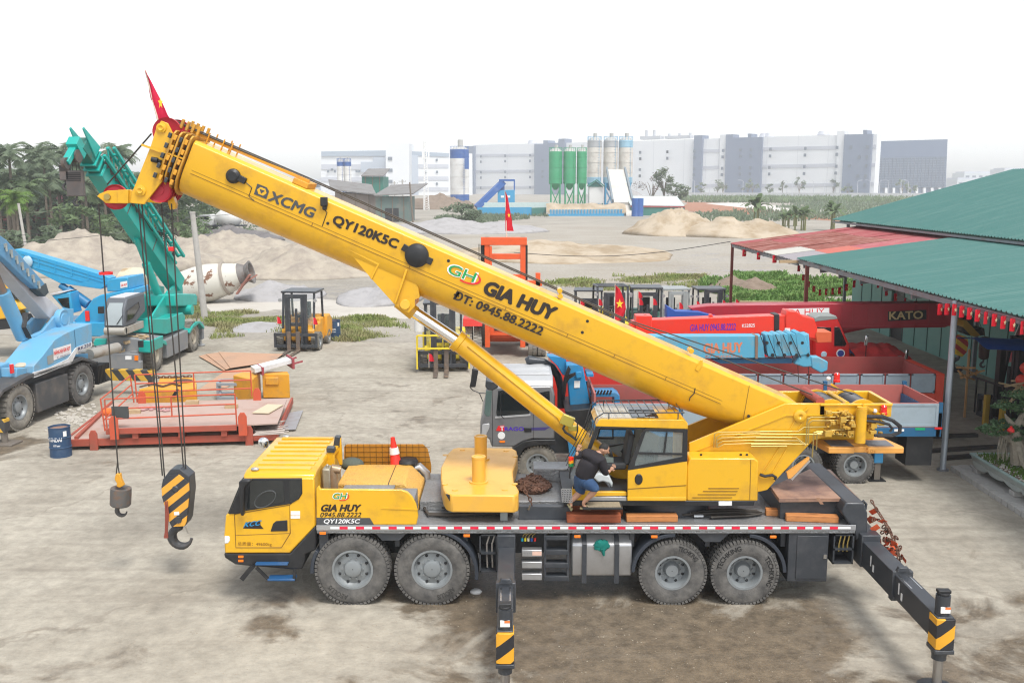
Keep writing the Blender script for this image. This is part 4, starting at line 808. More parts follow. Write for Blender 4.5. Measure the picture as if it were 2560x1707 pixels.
# winch frame
xw0,xw1=X(Hh,735,340,.86),X(Hh,1618,340,.86);zw=Z(Hh,1000,338,.86);zwb=Z(Hh,1000,500,.86)
m=MB().bx(xw0,xw1,.86,.92,zwb,zw).bx(xw0,xw1,1.98,2.04,zwb-.2,zw).bx(xw1-.05,xw1,.92,1.98,zwb,zw).bx(xw0-.7,xw0-.63,.92,1.98,zwb-.1,zw-.02)
m.bx(xw0,xw1,.83,.87,zw-.04,zw+.005).bx(xw0,xw1,2.03,2.07,zw-.04,zw+.005).bx(xw1-.06,xw1+.02,.87,2.03,zw-.04,zw+.005).bx(xw0-1.0,xw0,1.98,2.04,zwb,zw+.003)
wf=build('winch_frame',m,yellow,crane,.008)
m=MB().bx(xw0-.2,xw1-.1,1.4,1.9,zwb-.6,zwb-.05);build('winch_base',m,yellow,wf,.02)
for x_ in(X(Hh,830,330,1.2),X(Hh,1215,330,1.2)):
 d=MB().cyl((x_,1.02,zw-.27),(x_,1.9,zw-.27),.29,n=32)
 for k in range(16):d.lathe([(.29,0),(.305,.014),(.29,.028)],(x_,1.05+k*.05,zw-.27),'Y',28)
 wd_=build('winch_drum',d,M('greased_rope',(.05,.05,.055),.45,metal=.5),wf)
 build('drum_flange',MB().cyl((x_,.97,zw-.27),(x_,1.02,zw-.27),.33,n=32).cyl((x_,1.9,zw-.27),(x_,1.94,zw-.27),.33,n=32),yellow,wd_)
a,b=WF.y(Hh(735,290),.95),WF.y(Hh(550,170),1.9)
build('rope_roller',MB().cyl((a.x,.92,zw+.03),(a.x-.02,1.95,zw+.03),.085,n=20),M('dull_red_roller',(.33,.06,.04),.6),wf)
build('cross_tube',MB().cyl((X(Hh,1075,320,.9),.92,zw-.02),(X(Hh,1075,320,.9)-.02,1.98,zw-.02),.05),yellow,wf)
# valves
m=MB();random.seed(3)
for k in range(46):
 x_=X(Hh,random.uniform(800,1130)if k%3 else random.uniform(1330,1570),500,.8);z_=Z(Hh,900,random.uniform(430,730),.8);s_=random.uniform(.04,.13)
 m.box((x_,random.uniform(.7,.9),z_),(s_,s_,s_*random.uniform(.5,1)))
 m.cyl((x_,.68,z_),(x_,.85,z_),s_*.25,n=8)
vb=build('valve_block',m,M('yellow_brass_mix',(.6,.36,.05),.4,metal=.3,dirt=(.3,.25,.1),damt=.7,dscale=9),wf,.004)
a,b=WF.y(Hh(1247,395),.72),WF.y(Hh(1222,810),.72)
m=MB().cyl(b,(b.x,.72,a.z),.105,n=26);m.cyl((b.x,.72,a.z),(b.x,.72,a.z+.03),.09,n=26);build('counterweight_cylinder',m,yellow,wf)
pm=MB();hpi=lambda*pts:[WF.y(Hh(*p),.78)for p in pts]
for p in(((0,675),(470,675),(540,625),(850,620),(870,590)),((0,710),(1300,715)),((-50,750),(440,750),(550,830),(590,830)),((-70,790),(470,790),(560,850)),((-110,832),(560,830)),((-110,858),(330,855)),
((570,830),(575,560),(620,505),(1200,495)),((590,830),(600,580),(640,545),(1200,540)),((560,820),(580,520),(650,500)),((690,900),(700,700),(760,690),(900,685),(1010,720)),((640,990),(660,690),(700,680),(880,680)),((800,445),(1080,445),(1120,480)),((820,660),(1080,655),(1130,620),(1130,560))):
 pm.tube(hpi(*p),.013,6)
bq=B.L((1580,360),(1585,275),(1605,262),(2091,255));pm.tube([WF.y(p,.78)for p in bq],.013,6)
for dy in(20,40,62,82):pm.tube([WF.y(p,.78)for p in B.L((1590+dy/5,362),(1592+dy/4,275+dy),(1620+dy/3,258+dy),(1850,255+dy-4),(2091,255+dy))],.012,6)
build('hydraulic_pipe',pm,brass,sd0)
hm=MB()
for p in(((1290,500),(1480,505),(1620,545),(1710,620),(1700,690),(1600,720),(1400,720)),((1290,545),(1450,560),(1580,590),(1620,640),(1590,680)),((1300,490),(1500,490),(1640,545),(1725,610),(1720,690),(1620,735),(1440,735))):hm.tube([WF.y(Hh(*q),.68)for q in p],.027,8)
hm.tube([WF.y(p,.8)for p in Hh.L((0,1205),(60,1225),(150,1210),(195,1240),(180,1270))],.03,8)
build('hydraulic_hose',hm,hose,wf)
for n_,p0,p1,yy in(('near',(1260,345),(1490,480),.8),('far',(870,95),(960,160),2.0)):
 arm=build('beacon_arm',MB().bar(WF.y(Hh(*p0),yy),WF.y(Hh(*p1),yy),.05,.04),yellow,wf)
 q=WF.y(Hh(1512,470),.8)if n_=='near' else WF.y(Hh(938,70),2.0)
 build('beacon',MB().lathe([(.01,0),(.07,0),(.07,.04),(.06,.05),(.06,.16),(.035,.19),(.01,.19)],q,'Z',18),redlamp,arm)
 build('camera_lamp',MB().sph(q+Vector((-.17,0,.07)),.045),white,arm)
 # rear platform carrying the counterweight
q0,q1=X(Hh,840,945,.8),X(Hh,1760,945,.8);zp1,zp0=Z(Hh,1000,875,.8),Z(Hh,1000,948,.8)
pf=build('rear_platform',MB().pz([(q0,.8),(q0+.5,.8),(q0+.52,.86),(q0+.75,.86),(q0+.77,.8),(q1,.8),(q1+.02,.9),(q1-.12,1.62),(q0-.15,1.62)],zp0,zp1),M('platform_orange',(.72,.34,.07),.45,dirt=(.5,.25,.08),damt=.5),crane,.015)
m=MB()
for a_,b_ in((880,1160),(1340,1660)):m.bx(X(Hh,a_,860,.85),X(Hh,b_,860,.85),.9,1.35,zp1,zp1+.006)
build('anti_slip_pad',m,M('grit_grey',(.16,.17,.19),.8,bump=.3),pf)
write('platform_lettering','9.0t',M('embossed_orange',(.5,.22,.04),.6),pf,WF.y(Hh(1280,935),.8),WF.y(Hh(1420,935),.8)-WF.y(Hh(1280,935),.8),(0,0,.06),.02)
m=MB().py(WF.ys(Hh.L((330,1180),(600,990),(610,1010),(380,1250),(345,1255)),.8),.8,.86);build('rear_step',m,M('platform_orange'),sd0)
build('rear_step_rail',MB().bar(WF.y(Hh(385,1265),.78),WF.y(Hh(610,1030),.78),.05,.03),alu,sd0)
# machinery box
zmt=Z(B,1600,432,.35)
mc=build('machinery_box',MB().py(WF.ys(B.L((1425,432),(1848,432),(1872,452),(1868,712),(1402,712),(1404,490)),.35),.35,.84),yellow,crane,.025)
m=MB()
for x0_,x1_,y_ in((1545,1745,628),(1510,1735,647),(1475,1725,668),(1440,1700,688)):a,b=WF.y(B(x0_,y_),.345),WF.y(B(x1_,y_),.345);m.bar(a,b,.012,.012)
m.bar(WF.y(B(1822,440),.347),WF.y(B(1815,705),.347),.006,.01)
build('louvre',m,M('seam_brown'),mc)
m=MB()
for x_ in(1500,1760,1800):q=WF.y(B(x_,425),.5);m.cyl((q.x,.55,zmt),(q.x,.55,zmt+.03),.025,n=8)
build('lid_bolt',m,black,mc)
# --- operator's cab
YA,YB=.34,1.5
m=MB().py(WF.ys(F.L((1612,378),(1668,378),(1655,1316),(1590,1316)),YA),YA,YB)
m.py(WF.ys(F.L((160,1150),(250,1150),(330,1200),(870,1200),(875,1250),(480,1255),(330,1316),(160,1316)),YA),YA,YA+.1)
oc=build('operator_cab',m,yellow,crane,.012)
rf=build('cab_roof',MB().py(WF.ys(F.L((465,335),(512,262),(540,252),(1615,256),(1668,300),(1670,376),(470,342)),YA),YA,YB),yellow,oc,.025)
zt3=Z(F,1000,254,YA)
build('roof_window',MB().bx(X(F,505,250,YA),X(F,1010,250,YA),YA+.1,YB-.06,zt3-.02,zt3+.012),M('blue_roof_glass',(.5,.66,.74),.08,spec=.8,alpha=.5),rf)
build('roof_hatch',MB().bx(X(F,930,250,YA+.2),X(F,1280,250,YA+.2),YA+.12,YB-.12,zt3-.02,zt3+.02),glass_d,rf,.01)
m=MB()
q=[WF.y(p,YA)for p in F.L((640,245),(1545,245))]
for yy in(YA+.03,YB-.05):m.tube([(q[0].x-.36,yy,zt3-.35),(q[0].x-.25,yy,zt3+.02),(q[0].x-.1,yy,zt3+.12),(q[1].x+.12,yy,zt3+.13)],.014,6)
for k in range(11):x_=q[0].x-.1+(q[1].x-q[0].x+.2)*k/10;m.tube([(x_,YA+.03,zt3+.125),(x_-.02,YB-.05,zt3+.125)],.009,6)
for x_ in(q[0].x,q[1].x):
 for yy in(YA+.03,YB-.05):m.tube([(x_,yy,zt3),(x_,yy,zt3+.13)],.012,6)
build('roof_rail',m,charcoal,rf)
wsc=F.L((470,343),(525,343),(235,1090),(200,1160),(160,1165));wx=WF.ys(wsc,YA)
build('front_pillar',MB().py(wx,YA,YA+.06).py(wx,YB-.06,YB),black,oc,.01)
fw=MB().add([(wx[0][0]+.03,YA+.06,wx[0][1]),(wx[0][0]+.03,YB-.06,wx[0][1]),(wx[4][0]+.02,YB-.06,wx[4][1]),(wx[4][0]+.02,YA+.06,wx[4][1])],[[0,1,2,3]]);build('windscreen',fw,glass_c,oc)
m=MB()
for k in range(3):m.tube([WF.y(p,YA+.06+k*.36)for p in F.L((475,140+0),(470,260),(225,880))]if 0 else[(wx[0][0]-.06,YA+.1+k*.3,wx[0][1]+.05),(wx[4][0]-.1,YA+.1+k*.3,wx[4][1]+.35)],.008,6)
build('guard_bar',m,black,oc)
ot=F.L((470,345),(1060,352),(1030,520),(955,660),(870,900),(880,1200),(215,1160),(235,1100));
build('door_frame',MB().py(WF.ys(F.L((470,343),(1640,378),(1640,395),(1060,378),(540,372),(525,345)),YA),YA,YA+.05),black,oc)
# far wall with its window
fwall=WF.ys(F.L((470,345),(1640,380),(1650,1316),(300,1316),(240,1100)),YA);gy=YB-.05
wn=WF.ys(F.L((520,372),(970,380),(972,470),(885,555),(640,602),(455,608)),gy)
m=MB();fy=WF.ys(F.L((480,345),(1000,350),(1030,480),(1030,1240),(330,1240),(440,640)),gy)
def ring_y(mb,outer,inner,y_):
 for i in range(len(outer)):j=(i+1)%len(outer);mb.poly([(outer[i][0],y_,outer[i][1]),(outer[j][0],y_,outer[j][1]),(inner[j][0],y_,inner[j][1]),(inner[i][0],y_,inner[i][1])])
ring_y(m,[(wn[0][0]-.04,wn[0][1]+.1),(wn[1][0]+.06,wn[1][1]+.08),(wn[2][0]+.5,wn[2][1]),(wn[3][0]+.6,wn[3][1]-1.4),(wn[4][0]+.2,wn[4][1]-1.3),(wn[5][0]-.25,wn[5][1]-1.2)],wn,gy)
build('inner_wall',m,gray_p,oc)
build('far_window',MB().poly([(x_,gy,z_)for x_,z_ in wn]),glass_c,oc)
m=MB();wb=[(x_,gy-.01,z_)for x_,z_ in wn];m.tube(wb+[wb[0]],.018,6);sw=[WF.y(p,gy-.01)for p in F.L((690,378),(690,500),(500,490))];m.tube(sw,.022,6);build('far_window_seal',m,black,oc)
zf=Z(F,600,1215,YA);build('cab_floor',MB().bx(X(F,200,1200,YA),X(F,1600,1200,YA),YA+.1,YB-.06,zf-.06,zf),charcoal,oc)
build('sill_strip',MB().bx(X(F,330,1290,YA),X(F,870,1290,YA),YA-.01,YA+.1,Z(F,600,1312,YA),Z(F,600,1258,YA)),alu,oc,.006)
# seat, console, levers
m=MB();sx=X(F,600,1000,.95);m.box((sx+.1,.95,zf+.42),(.55,.5,.14));m.box((sx+.42,.95,zf+.75),(.12,.48,.62),rot=Euler((0,.15,0)));
build('seat',m,M('seat_dark',(.05,.055,.06),.7),oc,.04)
m=MB();q=[WF.y(p,.7)for p in F.L((430,1010),(500,950),(640,980),(690,1080),(680,1150),(640,1085),(560,1060),(500,1075))];m.py([(v.x,v.z)for v in q],.68,.9);build('seat_cover',m,M('white_cloth',(.6,.66,.68),.8),oc,.03)
m=MB().py(WF.ys(F.L((590,745),(700,750),(705,850),(650,960),(610,900)),.75),.75,1.1);build('console',m,M('console_green_grey',(.26,.32,.29),.6),oc,.02)
build('console_top',MB().py(WF.ys(F.L((640,735),(660,690),(690,700),(695,748)),.76),.76,1.05),black,oc,.01)
m=MB().tube([WF.y(p,.75)for p in F.L((500,930),(560,1000),(690,1190))],.022,8);build('control_lever',m,alu,oc)
m=MB().tube([WF.y(p,1.1)for p in F.L((800,650),(840,680),(880,760),(905,840))],[.03,.045,.05,.03],10).py(WF.ys(F.L((740,875),(800,875),(800,960),(740,955)),1.38),1.37,1.4).py(WF.ys(F.L((835,740),(900,720),(920,790),(850,800)),1.1),1.05,1.2);build('joystick',m,black,oc)
m=MB();a=[X(F,860,800,1.2),X(F,1010,800,1.2)];m.py(WF.ys(F.L((1050,850),(1120,840),(1160,700),(1230,690),(1200,1200),(1070,1200)),1.0),.95,1.3);build('seat_back',m,M('seat_dark'),oc,.03)
# sliding door pushed back over the rear wall
dy=.285
door=build('sliding_door',MB().py(WF.ys(F.L((886,915),(1662,795),(1648,1318),(880,1316)),dy),dy,dy+.05),yellow,oc,.012)
build('door_crease',MB().bar(WF.y(F(884,1160),dy-.002),WF.y(F(1650,1112),dy-.002),.008,.016),M('seam_brown'),door)
build('door_ledge',MB().bx(X(F,880,1280,dy),X(F,1648,1280,dy),dy-.012,dy+.01,Z(F,1000,1312,dy),Z(F,1000,1268,dy)),yellow,door,.008)
ofr=WF.ys(F.L((1125,374),(1668,384),(1664,795),(888,912),(892,880),(1085,400)),dy-.006);ifr=WF.ys(F.L((1135,402),(1610,424),(1600,742),(978,862),(985,800),(1120,415)),dy-.006)
m=MB();n_=6
for yy,rev in((dy-.006,0),(dy+.04,1)):ring_y(m,ofr,ifr,yy)
for pl_ in(ofr,ifr):
 for i in range(n_):j=(i+1)%n_;m.poly([(pl_[i][0],dy-.006,pl_[i][1]),(pl_[j][0],dy-.006,pl_[j][1]),(pl_[j][0],dy+.04,pl_[j][1]),(pl_[i][0],dy+.04,pl_[i][1])])
m.bar(WF.y(F(1010,690),dy),WF.y(F(1600,705),dy),.02,.04);m.bar(WF.y(F(1395,420),dy),WF.y(F(1360,700),dy),.03,.03);build('door_window_frame',m,black,door)
build('door_window',MB().poly([(x_,dy+.015,z_)for x_,z_ in ifr]),M('door_glass',(.35,.42,.42),.04,spec=.8,alpha=.35),door)
m=MB();q=WF.y(F(1028,1032),dy);m.lathe([(.01,-.02),(.075,-.02),(.09,-.005),(.09,.01)],(0,0,0),'Y',24);m.v=[Vector((q.x+v.x*.85,dy+v.y,q.z+v.z*1.2))for v in m.v];build('door_handle',m,black,door)
for n_,cc,yy in(('red',(.75,.02,.01),765),('orange',(.8,.3,.01),800),('green',(.02,.2,.06),838)):
 q=WF.y(F(145,yy),.3);build('status_lamp',MB().cyl(q-Vector((0,0,.034)),q+Vector((0,0,.034)),.05,n=16),M('status_'+n_,cc,.2),oc)
build('lamp_stalk',MB().tube([WF.y(p,.3)for p in F.L((145,865),(128,960),(125,1020))],.015,6),black,oc)
mz=MB();g0=[WF.y(p,.15)for p in B.L((585,632),(648,632),(655,720),(590,716))]
for k in range(7):
 t_=k/6;mz.bar(g0[0].lerp(g0[3],t_),g0[1].lerp(g0[2],t_),.012,.012);mz.bar(g0[0].lerp(g0[1],t_),g0[3].lerp(g0[2],t_),.012,.012)
build('mesh_step',mz,alu,swing)
qs=[WF.y(p,-.05)for p in F.L((300,1400),(825,1440))]
bs=build('cab_step',MB().bx(qs[0].x,qs[1].x,-.02,.32,qs[1].z,qs[1].z+.045),black,swing,.008)
build('step_mat',MB().bx(qs[0].x+.1,qs[1].x-.04,.0,.28,qs[1].z+.045,qs[1].z+.06),M('coir_mat',(.3,.25,.17),.95,bump=.6,bscale=60),bs)
# ================================================================ boom
def top_z(x):return 8.78-(x+5.94)*.4377
U=Vector((-1,0,.4377)).normalized();NN=Vector((.4377,0,1)).normalized()
O=Vector((-5.94,0,8.78))
def bp(s,t,y):return O-U*s+NN*t+Vector((0,y,0)) # s: metres back from the front collar, t: height from the top edge
def section(s,h,y0,y1,g=0):
 ym=(y0+y1)/2;hw=(y1-y0)/2+g;pts=[bp(s,g,ym-hw+.07),bp(s,g,ym+hw-.07),bp(s,-.06+g,ym+hw),bp(s,-h*.56,ym+hw)]
 for k in range(1,9):a=PI*k/9;pts.append(bp(s,-h*.56-(h*.44+g)*math.sin(a)**.8,ym+hw*math.cos(a)))
 pts+=[bp(s,-h*.56,ym-hw),bp(s,-.06+g,ym-hw)]
 return pts
SE=12.6
hb=1.08
boom=build('boom',MB().loft([section(s_,hb if s_<10.6 else hb-(s_-10.6)*.1,.95,1.95)for s_ in(0,.04,3,6,9,10.6,SE)]),yellow,crane,.012,sharp=30)
m=MB()
for t_,w_ in((-.56*hb,.009),(-.5*hb,.006)):m.bar(bp(.15,t_,.948),bp(11.2,t_,.948),.006,w_,NN)
for s_ in(2.6,4.6,6.6,7.9,8.9,10.0):m.bar(bp(s_,-.5*hb,.947),bp(s_,-.57*hb,.947),.008,.012,U)
m.bar(bp(11.55,-.05,.947),bp(11.75,-.75,.947),.006,.01,U)
build('boom_seam',m,M('seam_brown'),boom)
m=MB() # weld bands on the rounded underside
for s_ in(8.55,9.35):
 a=section(s_,hb,.95,1.95,.004)[3:13];b2_=section(s_+.03,hb,.95,1.95,.004)[3:13];m.loft([a,b2_],cap=False,closed=False)
build('weld_band',m,yellow,boom)
hby=lambda p:WF.y(p,.945)
L4=lambda n,s,mt,c,bl,br,tl,b=.03,sp_=1.:write_px(n,s,mt,boom,hby,c(*bl),c(*br),c(*tl),b,sp_)
XL=crop(600,460,800,2352)
L4('boom_lettering','XCMG',txt_grey,XL,(205,120),(528,250),(240,55),.05)
sq=[hby(XL(*p))for p in((102,75),(128,-2),(222,25),(194,112))];n_=Vector((0,-.003,0))
g_=lambda u,v,l=1:sq[0]+(sq[3]-sq[0])*u+(sq[1]-sq[0])*v+n_*l
lg1=build('emblem',MB().poly([g_(0,0),g_(1,0),g_(1,.75),g_(.75,1),g_(0,1)]),txt_grey,boom)
build('emblem_hexagon',MB().poly([g_(.5+.38*math.cos(R(a)),.5+.38*math.sin(R(a)),2)for a in(0,60,120,180,240,300)]),yellow,lg1)
build('emblem_triangle',MB().poly([g_(.5+.24*math.cos(R(a)),.52+.24*math.sin(R(a)),3)for a in(30,150,270)]),txt_grey,lg1)
L4('boom_lettering','QY120K5C',txt_dark,XL,(672,300),(1140,485),(702,228),.055)
L4('boom_lettering','GIA HUY',txt_dark,T,(250,75),(655,235),(285,5),.08)
L4('boom_lettering','ĐT: 0945.88.2222',txt_dark,T,(72,108),(592,325),(95,62),.045)
gh_logo(hby,XL(1515,665),XL(1745,750),XL(1550,585),boom)
def cap_disc(c_,x_,y_,r_,nm,par=boom,yy=.95):
 q=WF.y(c_(x_,y_),yy);return build(nm,MB().lathe([(.01,-.09),(r_*.6,-.09),(r_*.75,-.07),(r_*.95,-.05),(r_,-.02),(r_,0)],(q.x,yy,q.z),'Y',28),black,par)
rl=cap_disc(Dd,1300,525,.23,'cable_reel')
m=MB()
for a,b in(((1195,460),(1260,500)),((1350,545),(1412,575))):m.bar(WF.y(Dd(*a),.93),WF.y(Dd(*b),.93),.05,.13,NN)
build('reel_bracket',m,black,rl,.01)
q=cap_disc(E_,1525,890,.14,'speaker_housing');m=MB().bar(WF.y(E_(1560,900),.92),WF.y(E_(1605,925),.92),.08,.12,NN);build('housing_clip',m,black,q,.01)
build('work_lamp',MB().box(WF.y(Dd(618,130),.9),(.13,.1,.17)).box(WF.y(Dd(622,172),.93),(.08,.06,.1)),black,boom,.015)
m=MB()
for p in(((622,190),(640,210),(615,280),(605,310)),):m.tube([WF.y(Dd(*q),.942)for q in p],.008,5)
m.tube([WF.y(E_(*q),.942)for q in((1605,930),(1645,965),(1625,1020),(1660,1050))],.008,5)
m.tube([WF.y(T(*q),.942)for q in((1500,635),(1495,665),(1470,690),(1465,710))],.01,5)
build('boom_cable',m,black,boom)
m=MB()
for c_,x_,y_ in((Dd,1532,565),(T,867,242),(T,837,308),(Dd,645,290),(T,1815,800)):q=WF.y(c_(x_,y_),.945);m.cyl(q,q+Vector((0,.01,0)),.03,n=12)
build('boom_hole',m,black,boom)
m=MB().py(WF.ys(T.L((1500,525),(1530,472),(1546,470),(1545,500),(1520,540)),.93),.93,.96)
for p in((705,65),(708,97),(1480,418)):q=WF.y(T(*p),1.0);m.cyl(q,q+Vector((0,.25,0)),.05,n=12)
build('boom_lug',m,yellow,boom,.006)
build('luffing_bracket',MB().py(WF.ys(Dd.L((768,460),(800,500),(1025,590),(1230,640),(1310,760),(1320,835),(1285,850),(1285,900),(1240,945),(1205,935),(1140,890),(960,690)),1.0),1.0,1.9),yellow,boom,.02)
m=MB().py(WF.ys(Dd.L((1232,630),(1150,870),(1140,885),(1135,870),(1215,630)),.9),.9,1.0).py(WF.ys(Dd.L((768,455),(1025,588),(968,705),(955,690),(1005,595),(800,490)),.97),.97,1.0)
m.cyl(WF.y(Dd(1212,885),.96),WF.y(Dd(1212,885),1.0),.1,n=20);build('bracket_rib',m,yellow,boom,.008)
a,b,c_=WF.y(Dd(1225,905),1.45),WF.y(Dd(1590,1145),1.45),WF.y(B(660,265),1.45);dv=(c_-b).normalized()
lc=build('luffing_cylinder',MB().tube([b-dv*.02,b+dv*.1,b+dv*.12,c_+dv*1.6],[.22,.22,.2,.2],28),yellow,crane)
build('cylinder_rod',MB().cyl(a+dv*-.05,b+dv*.1,.125,n=28),chrome,lc)
build('rod_eye',MB().cyl(a+dv*-.2,a+dv*.2,.15,n=24),yellow,lc)
build('cylinder_pipe',MB().tube([b+dv*.3+Vector((0,-.2,.1)),b+dv*1.5+Vector((0,-.2,.1)),b+dv*2.6+Vector((0,-.2,.1)),b+dv*2.7+Vector((.06,-.2,-.12))],.02,6),yellow,lc)
q=WF.y(F(95,265),1.1);m=MB().box(q,(.26,.12,.2),rot=Euler((0,.4,0))).box(q+Vector((.12,.02,-.16)),(.2,.1,.1));vb2=build('lock_valve',m,M('zinc_olive',(.5,.42,.08),.35,metal=.6),lc,.01)
build('valve_hose',MB().tube([WF.y(p,1.05)for p in F.L((60,330),(40,370),(70,420),(140,460),(215,520))],.024,8).tube([WF.y(p,1.05)for p in F.L((170,250),(225,280),(230,400),(200,500))],.014,6),hose,lc)
# inner sections, collars, head
inn=build('inner_boom',MB().loft([section(s_,hb-.12,1.03,1.87)for s_ in(-.42,.3)]),M('wear_pad_grey',(.09,.095,.1),.5),boom)
inn.data.transform(Matrix.Translation(NN*-.06))
for k in range(4):
 s_=-.03-k*.11
 o_=section(s_,hb,.95,1.95,.06-k*.01);o2=section(s_-.035,hb,.95,1.95,.06-k*.01)
 mm=MB().loft([o_,o2])
 for y_ in(1.15,1.7):mm.py([(v.x,v.z)for v in(bp(s_,.08,0),bp(s_-.05,.08,0),bp(s_-.05,.26,0),bp(s_,.26,0))],y_,y_+.06)
 col=build('section_collar',mm,M('collar_yellow',(.58,.29,.03),.5,dirt=(.2,.12,.05),damt=.6,dscale=6),boom,.006)
 pd=MB()
 for q_ in range(5):pd.box(bp(s_-.08,-.1-q_*.2,.93),(.06,.06,.1),rot=Euler((0,.41,0)))
 build('slide_pad',pd,charcoal if k%2 else oldyel,col,.01)
hy=1.0;hpts=E_.L((1020,575),(1052,528),(1095,545),(1150,655),(1075,830),(1058,925),(942,1075),(850,1066),(862,995),(985,690))
head=build('boom_head',MB().py(WF.ys(hpts,hy),hy,hy+.05).py(WF.ys(hpts,hy),1.85,1.9).py(WF.ys(E_.L((1090,700),(1140,680),(1075,830),(1050,910),(1000,880)),hy),hy+.05,1.85),yellow,boom,.01)
m=MB()
for p,r_ in(((1050,575),.09),((915,985),.1)):q=WF.y(E_(*p),hy-.04);m.lathe([(.01,0),(.05,-.02),(.055,0),(r_,.01),(r_,.05)],q,'Y',20)
m.bar(WF.y(E_(925,685),hy-.05),WF.y(E_(1090,745),hy-.02),.03,.04);m.bar(WF.y(E_(975,700),hy-.02),WF.y(E_(1195,775),.93),.02,.03)
build('head_pin',m,yellow,head)
build('head_lamp',MB().cyl(WF.y(E_(990,780),hy-.06),WF.y(E_(1030,788),hy-.06),.05,n=12).cyl(WF.y(E_(1030,788),hy-.06),WF.y(E_(1052,795),hy-.02),.03,n=10),black,head)
def sheave_stack(p,r_,ys_,par):
 for y_ in ys_:
  q=WF.y(E_(*p),hy);build('sheave',MB().lathe([(.04,-.03),(r_*.4,-.03),(r_*.4,-.012),(r_*.85,-.012),(r_,-.04),(r_-.035,0),(r_,.04),(r_*.85,.012),(r_*.4,.012),(r_*.4,.03),(.04,.03)],(q.x,y_,q.z),'Y',36),sheave,par)
sheave_stack((1075,600),.27,(1.15,1.75),head);sheave_stack((1025,980),.24,(1.12,1.27,1.42,1.57,1.72),head)
jib=build('tip_arm',MB().py(WF.ys(E_.L((632,1022),(650,1005),(700,985),(840,978),(865,985),(862,1062),(820,1070),(690,1066),(645,1030)),1.2),1.2,1.24).py(WF.ys(E_.L((632,1022),(700,985),(840,978),(865,985),(862,1062),(690,1066)),1.2),1.46,1.5).py(WF.ys(E_.L((775,980),(845,978),(845,1068),(775,1066)),1.2),1.15,1.55),yellow,head,.008)
sheave_stack((708,1028),.24,(1.35,),jib);q=WF.y(E_(700,1025),1.18);build('arm_pin',MB().lathe([(.02,-.02),(.06,-.02),(.065,.03)],q,'Y',18),brass,jib)
build('rope_anchor',MB().py(WF.ys(E_.L((1085,1010),(1100,985),(1130,1020),(1148,1075),(1140,1105),(1110,1110),(1098,1075)),1.3),1.3,1.45),yellow,head,.012)
# guide frame on the boom top, ropes
m=MB();
for s_ in(.15,.45,.62):m.bar(bp(s_,0,1.2),bp(s_,.22,1.2),.05,.02,U);m.bar(bp(s_,0,1.7),bp(s_,.22,1.7),.05,.02,U)
m.bar(bp(-.2,.1,1.3),bp(2.2,.13,1.25),.05,.06,NN);m.bar(bp(2.1,.05,1.0),bp(2.1,.05,1.8),.3,.1,NN)
build('rope_guide',m,oldyel,boom,.006)
rp=MB();tipz=WF.y(E_(1060,525),1.2)
for y_,xd_ in((1.25,X(Hh,740,220,1.25)),(1.6,X(Hh,1150,200,1.6))):
 rp.tube([(xd_,y_,zw+.03),bp(9,.12,y_),bp(2.1,.16,y_),Vector((tipz.x+.1,y_,tipz.z+.02))],.014,6)
jb=WF.y(E_(700,945),1.35);rp.tube([(tipz.x-.22,1.2,tipz.z-.25),jb],.015,6)
build('luffing_rope',rp,wire,boom)
hr=MB()
ax0=WF.y(E_(644,1075),1.35);ax1=WF.y(HK(402,30),1.35);hr.tube([ax0,ax1],.014,6)
build('auxiliary_rope',hr,wire,boom)
hr=MB()
for tx,bx2,by in(((318,470)),((325,475)),((370,470)),((395,480)))if 0 else((318,373,1092),(326,378,1096),(371,422,1080),(394,427,1084)):
 hr.tube([WF.y(K(tx,468),1.3),WF.y(K(bx2,by),1.3)],.014,6)
build('hoist_rope',hr,wire,boom)
q=WF.y(K(394,572),1.3);build('limit_weight',MB().box(q,(.1,.1,.08)),txt_red,boom,.008)
q=WF.y(K(243,627),1.35);build('limit_ring',MB().lathe([(.1,-.02),(.13,-.03),(.13,.02),(.1,.02),(.1,-.02)],q,'Z',18).bar(q+Vector((-.12,0,0)),q+Vector((.12,0,0)),.03,.02),txt_red,boom)
# ================================================================ things on and under the crane
def hook_shape(mb,c,r,t,y):
 pts=[]
 for k in range(15):
  a=R(100+250*k/14);w_=t*(1.15-.055*abs(k-5))*(1 if k<11 else 1-.16*(k-10))
  pts.append((Vector((c[0]+r*math.cos(a),y,c[1]+r*math.sin(a))),max(w_,t*.35)))
 mb.tube([Vector((c[0]+r*.1,y,c[1]+r*2.1)),Vector((c[0]-r*.05,y,c[1]+r*1.4))]+[p for p,_ in pts],[t*.8,t*.85]+[w_ for _,w_ in pts],10)
hz=stripes('block_stripes',(.74,.36,.04),(.035,.038,.045),(.62,0,-.78),.245,.52,.5)
hbk=thing('hook_block','black and yellow striped hook block hanging from the yellow boom on four ropes','hook block',WF.y(HK(1400,1360),1.3),local=False)
pp=WF.ys(HK.L((1085,400),(1100,310),(1215,160),(1250,145),(1375,142),(1520,265),(1538,500),(1490,960),(1460,1030),(1390,1045),(1250,1045),(1220,980),(1095,580)),1.1)
build('block_body',MB().py(pp,1.12,1.48),charcoal,hbk,.015)
pq=WF.ys(HK.L((1090,405),(1205,235),(1350,215),(1520,345),(1530,500),(1485,950),(1455,1030),(1250,1042),(1215,970),(1100,580)),1.1)
cv=build('cover_plate',MB().py(pq,1.09,1.12),hz,hbk,.004)
q=WF.y(HK(1305,455),1.085);build('block_pin',MB().lathe([(.01,-.01),(.05,-.01),(.075,.01)],q,'Y',16),charcoal,cv)
q=WF.y(HK(1350,935),1.085);build('hook_nut',MB().lathe([(.01,-.02),(.07,-.02),(.08,.01)],q,'Y',8),charcoal,cv)
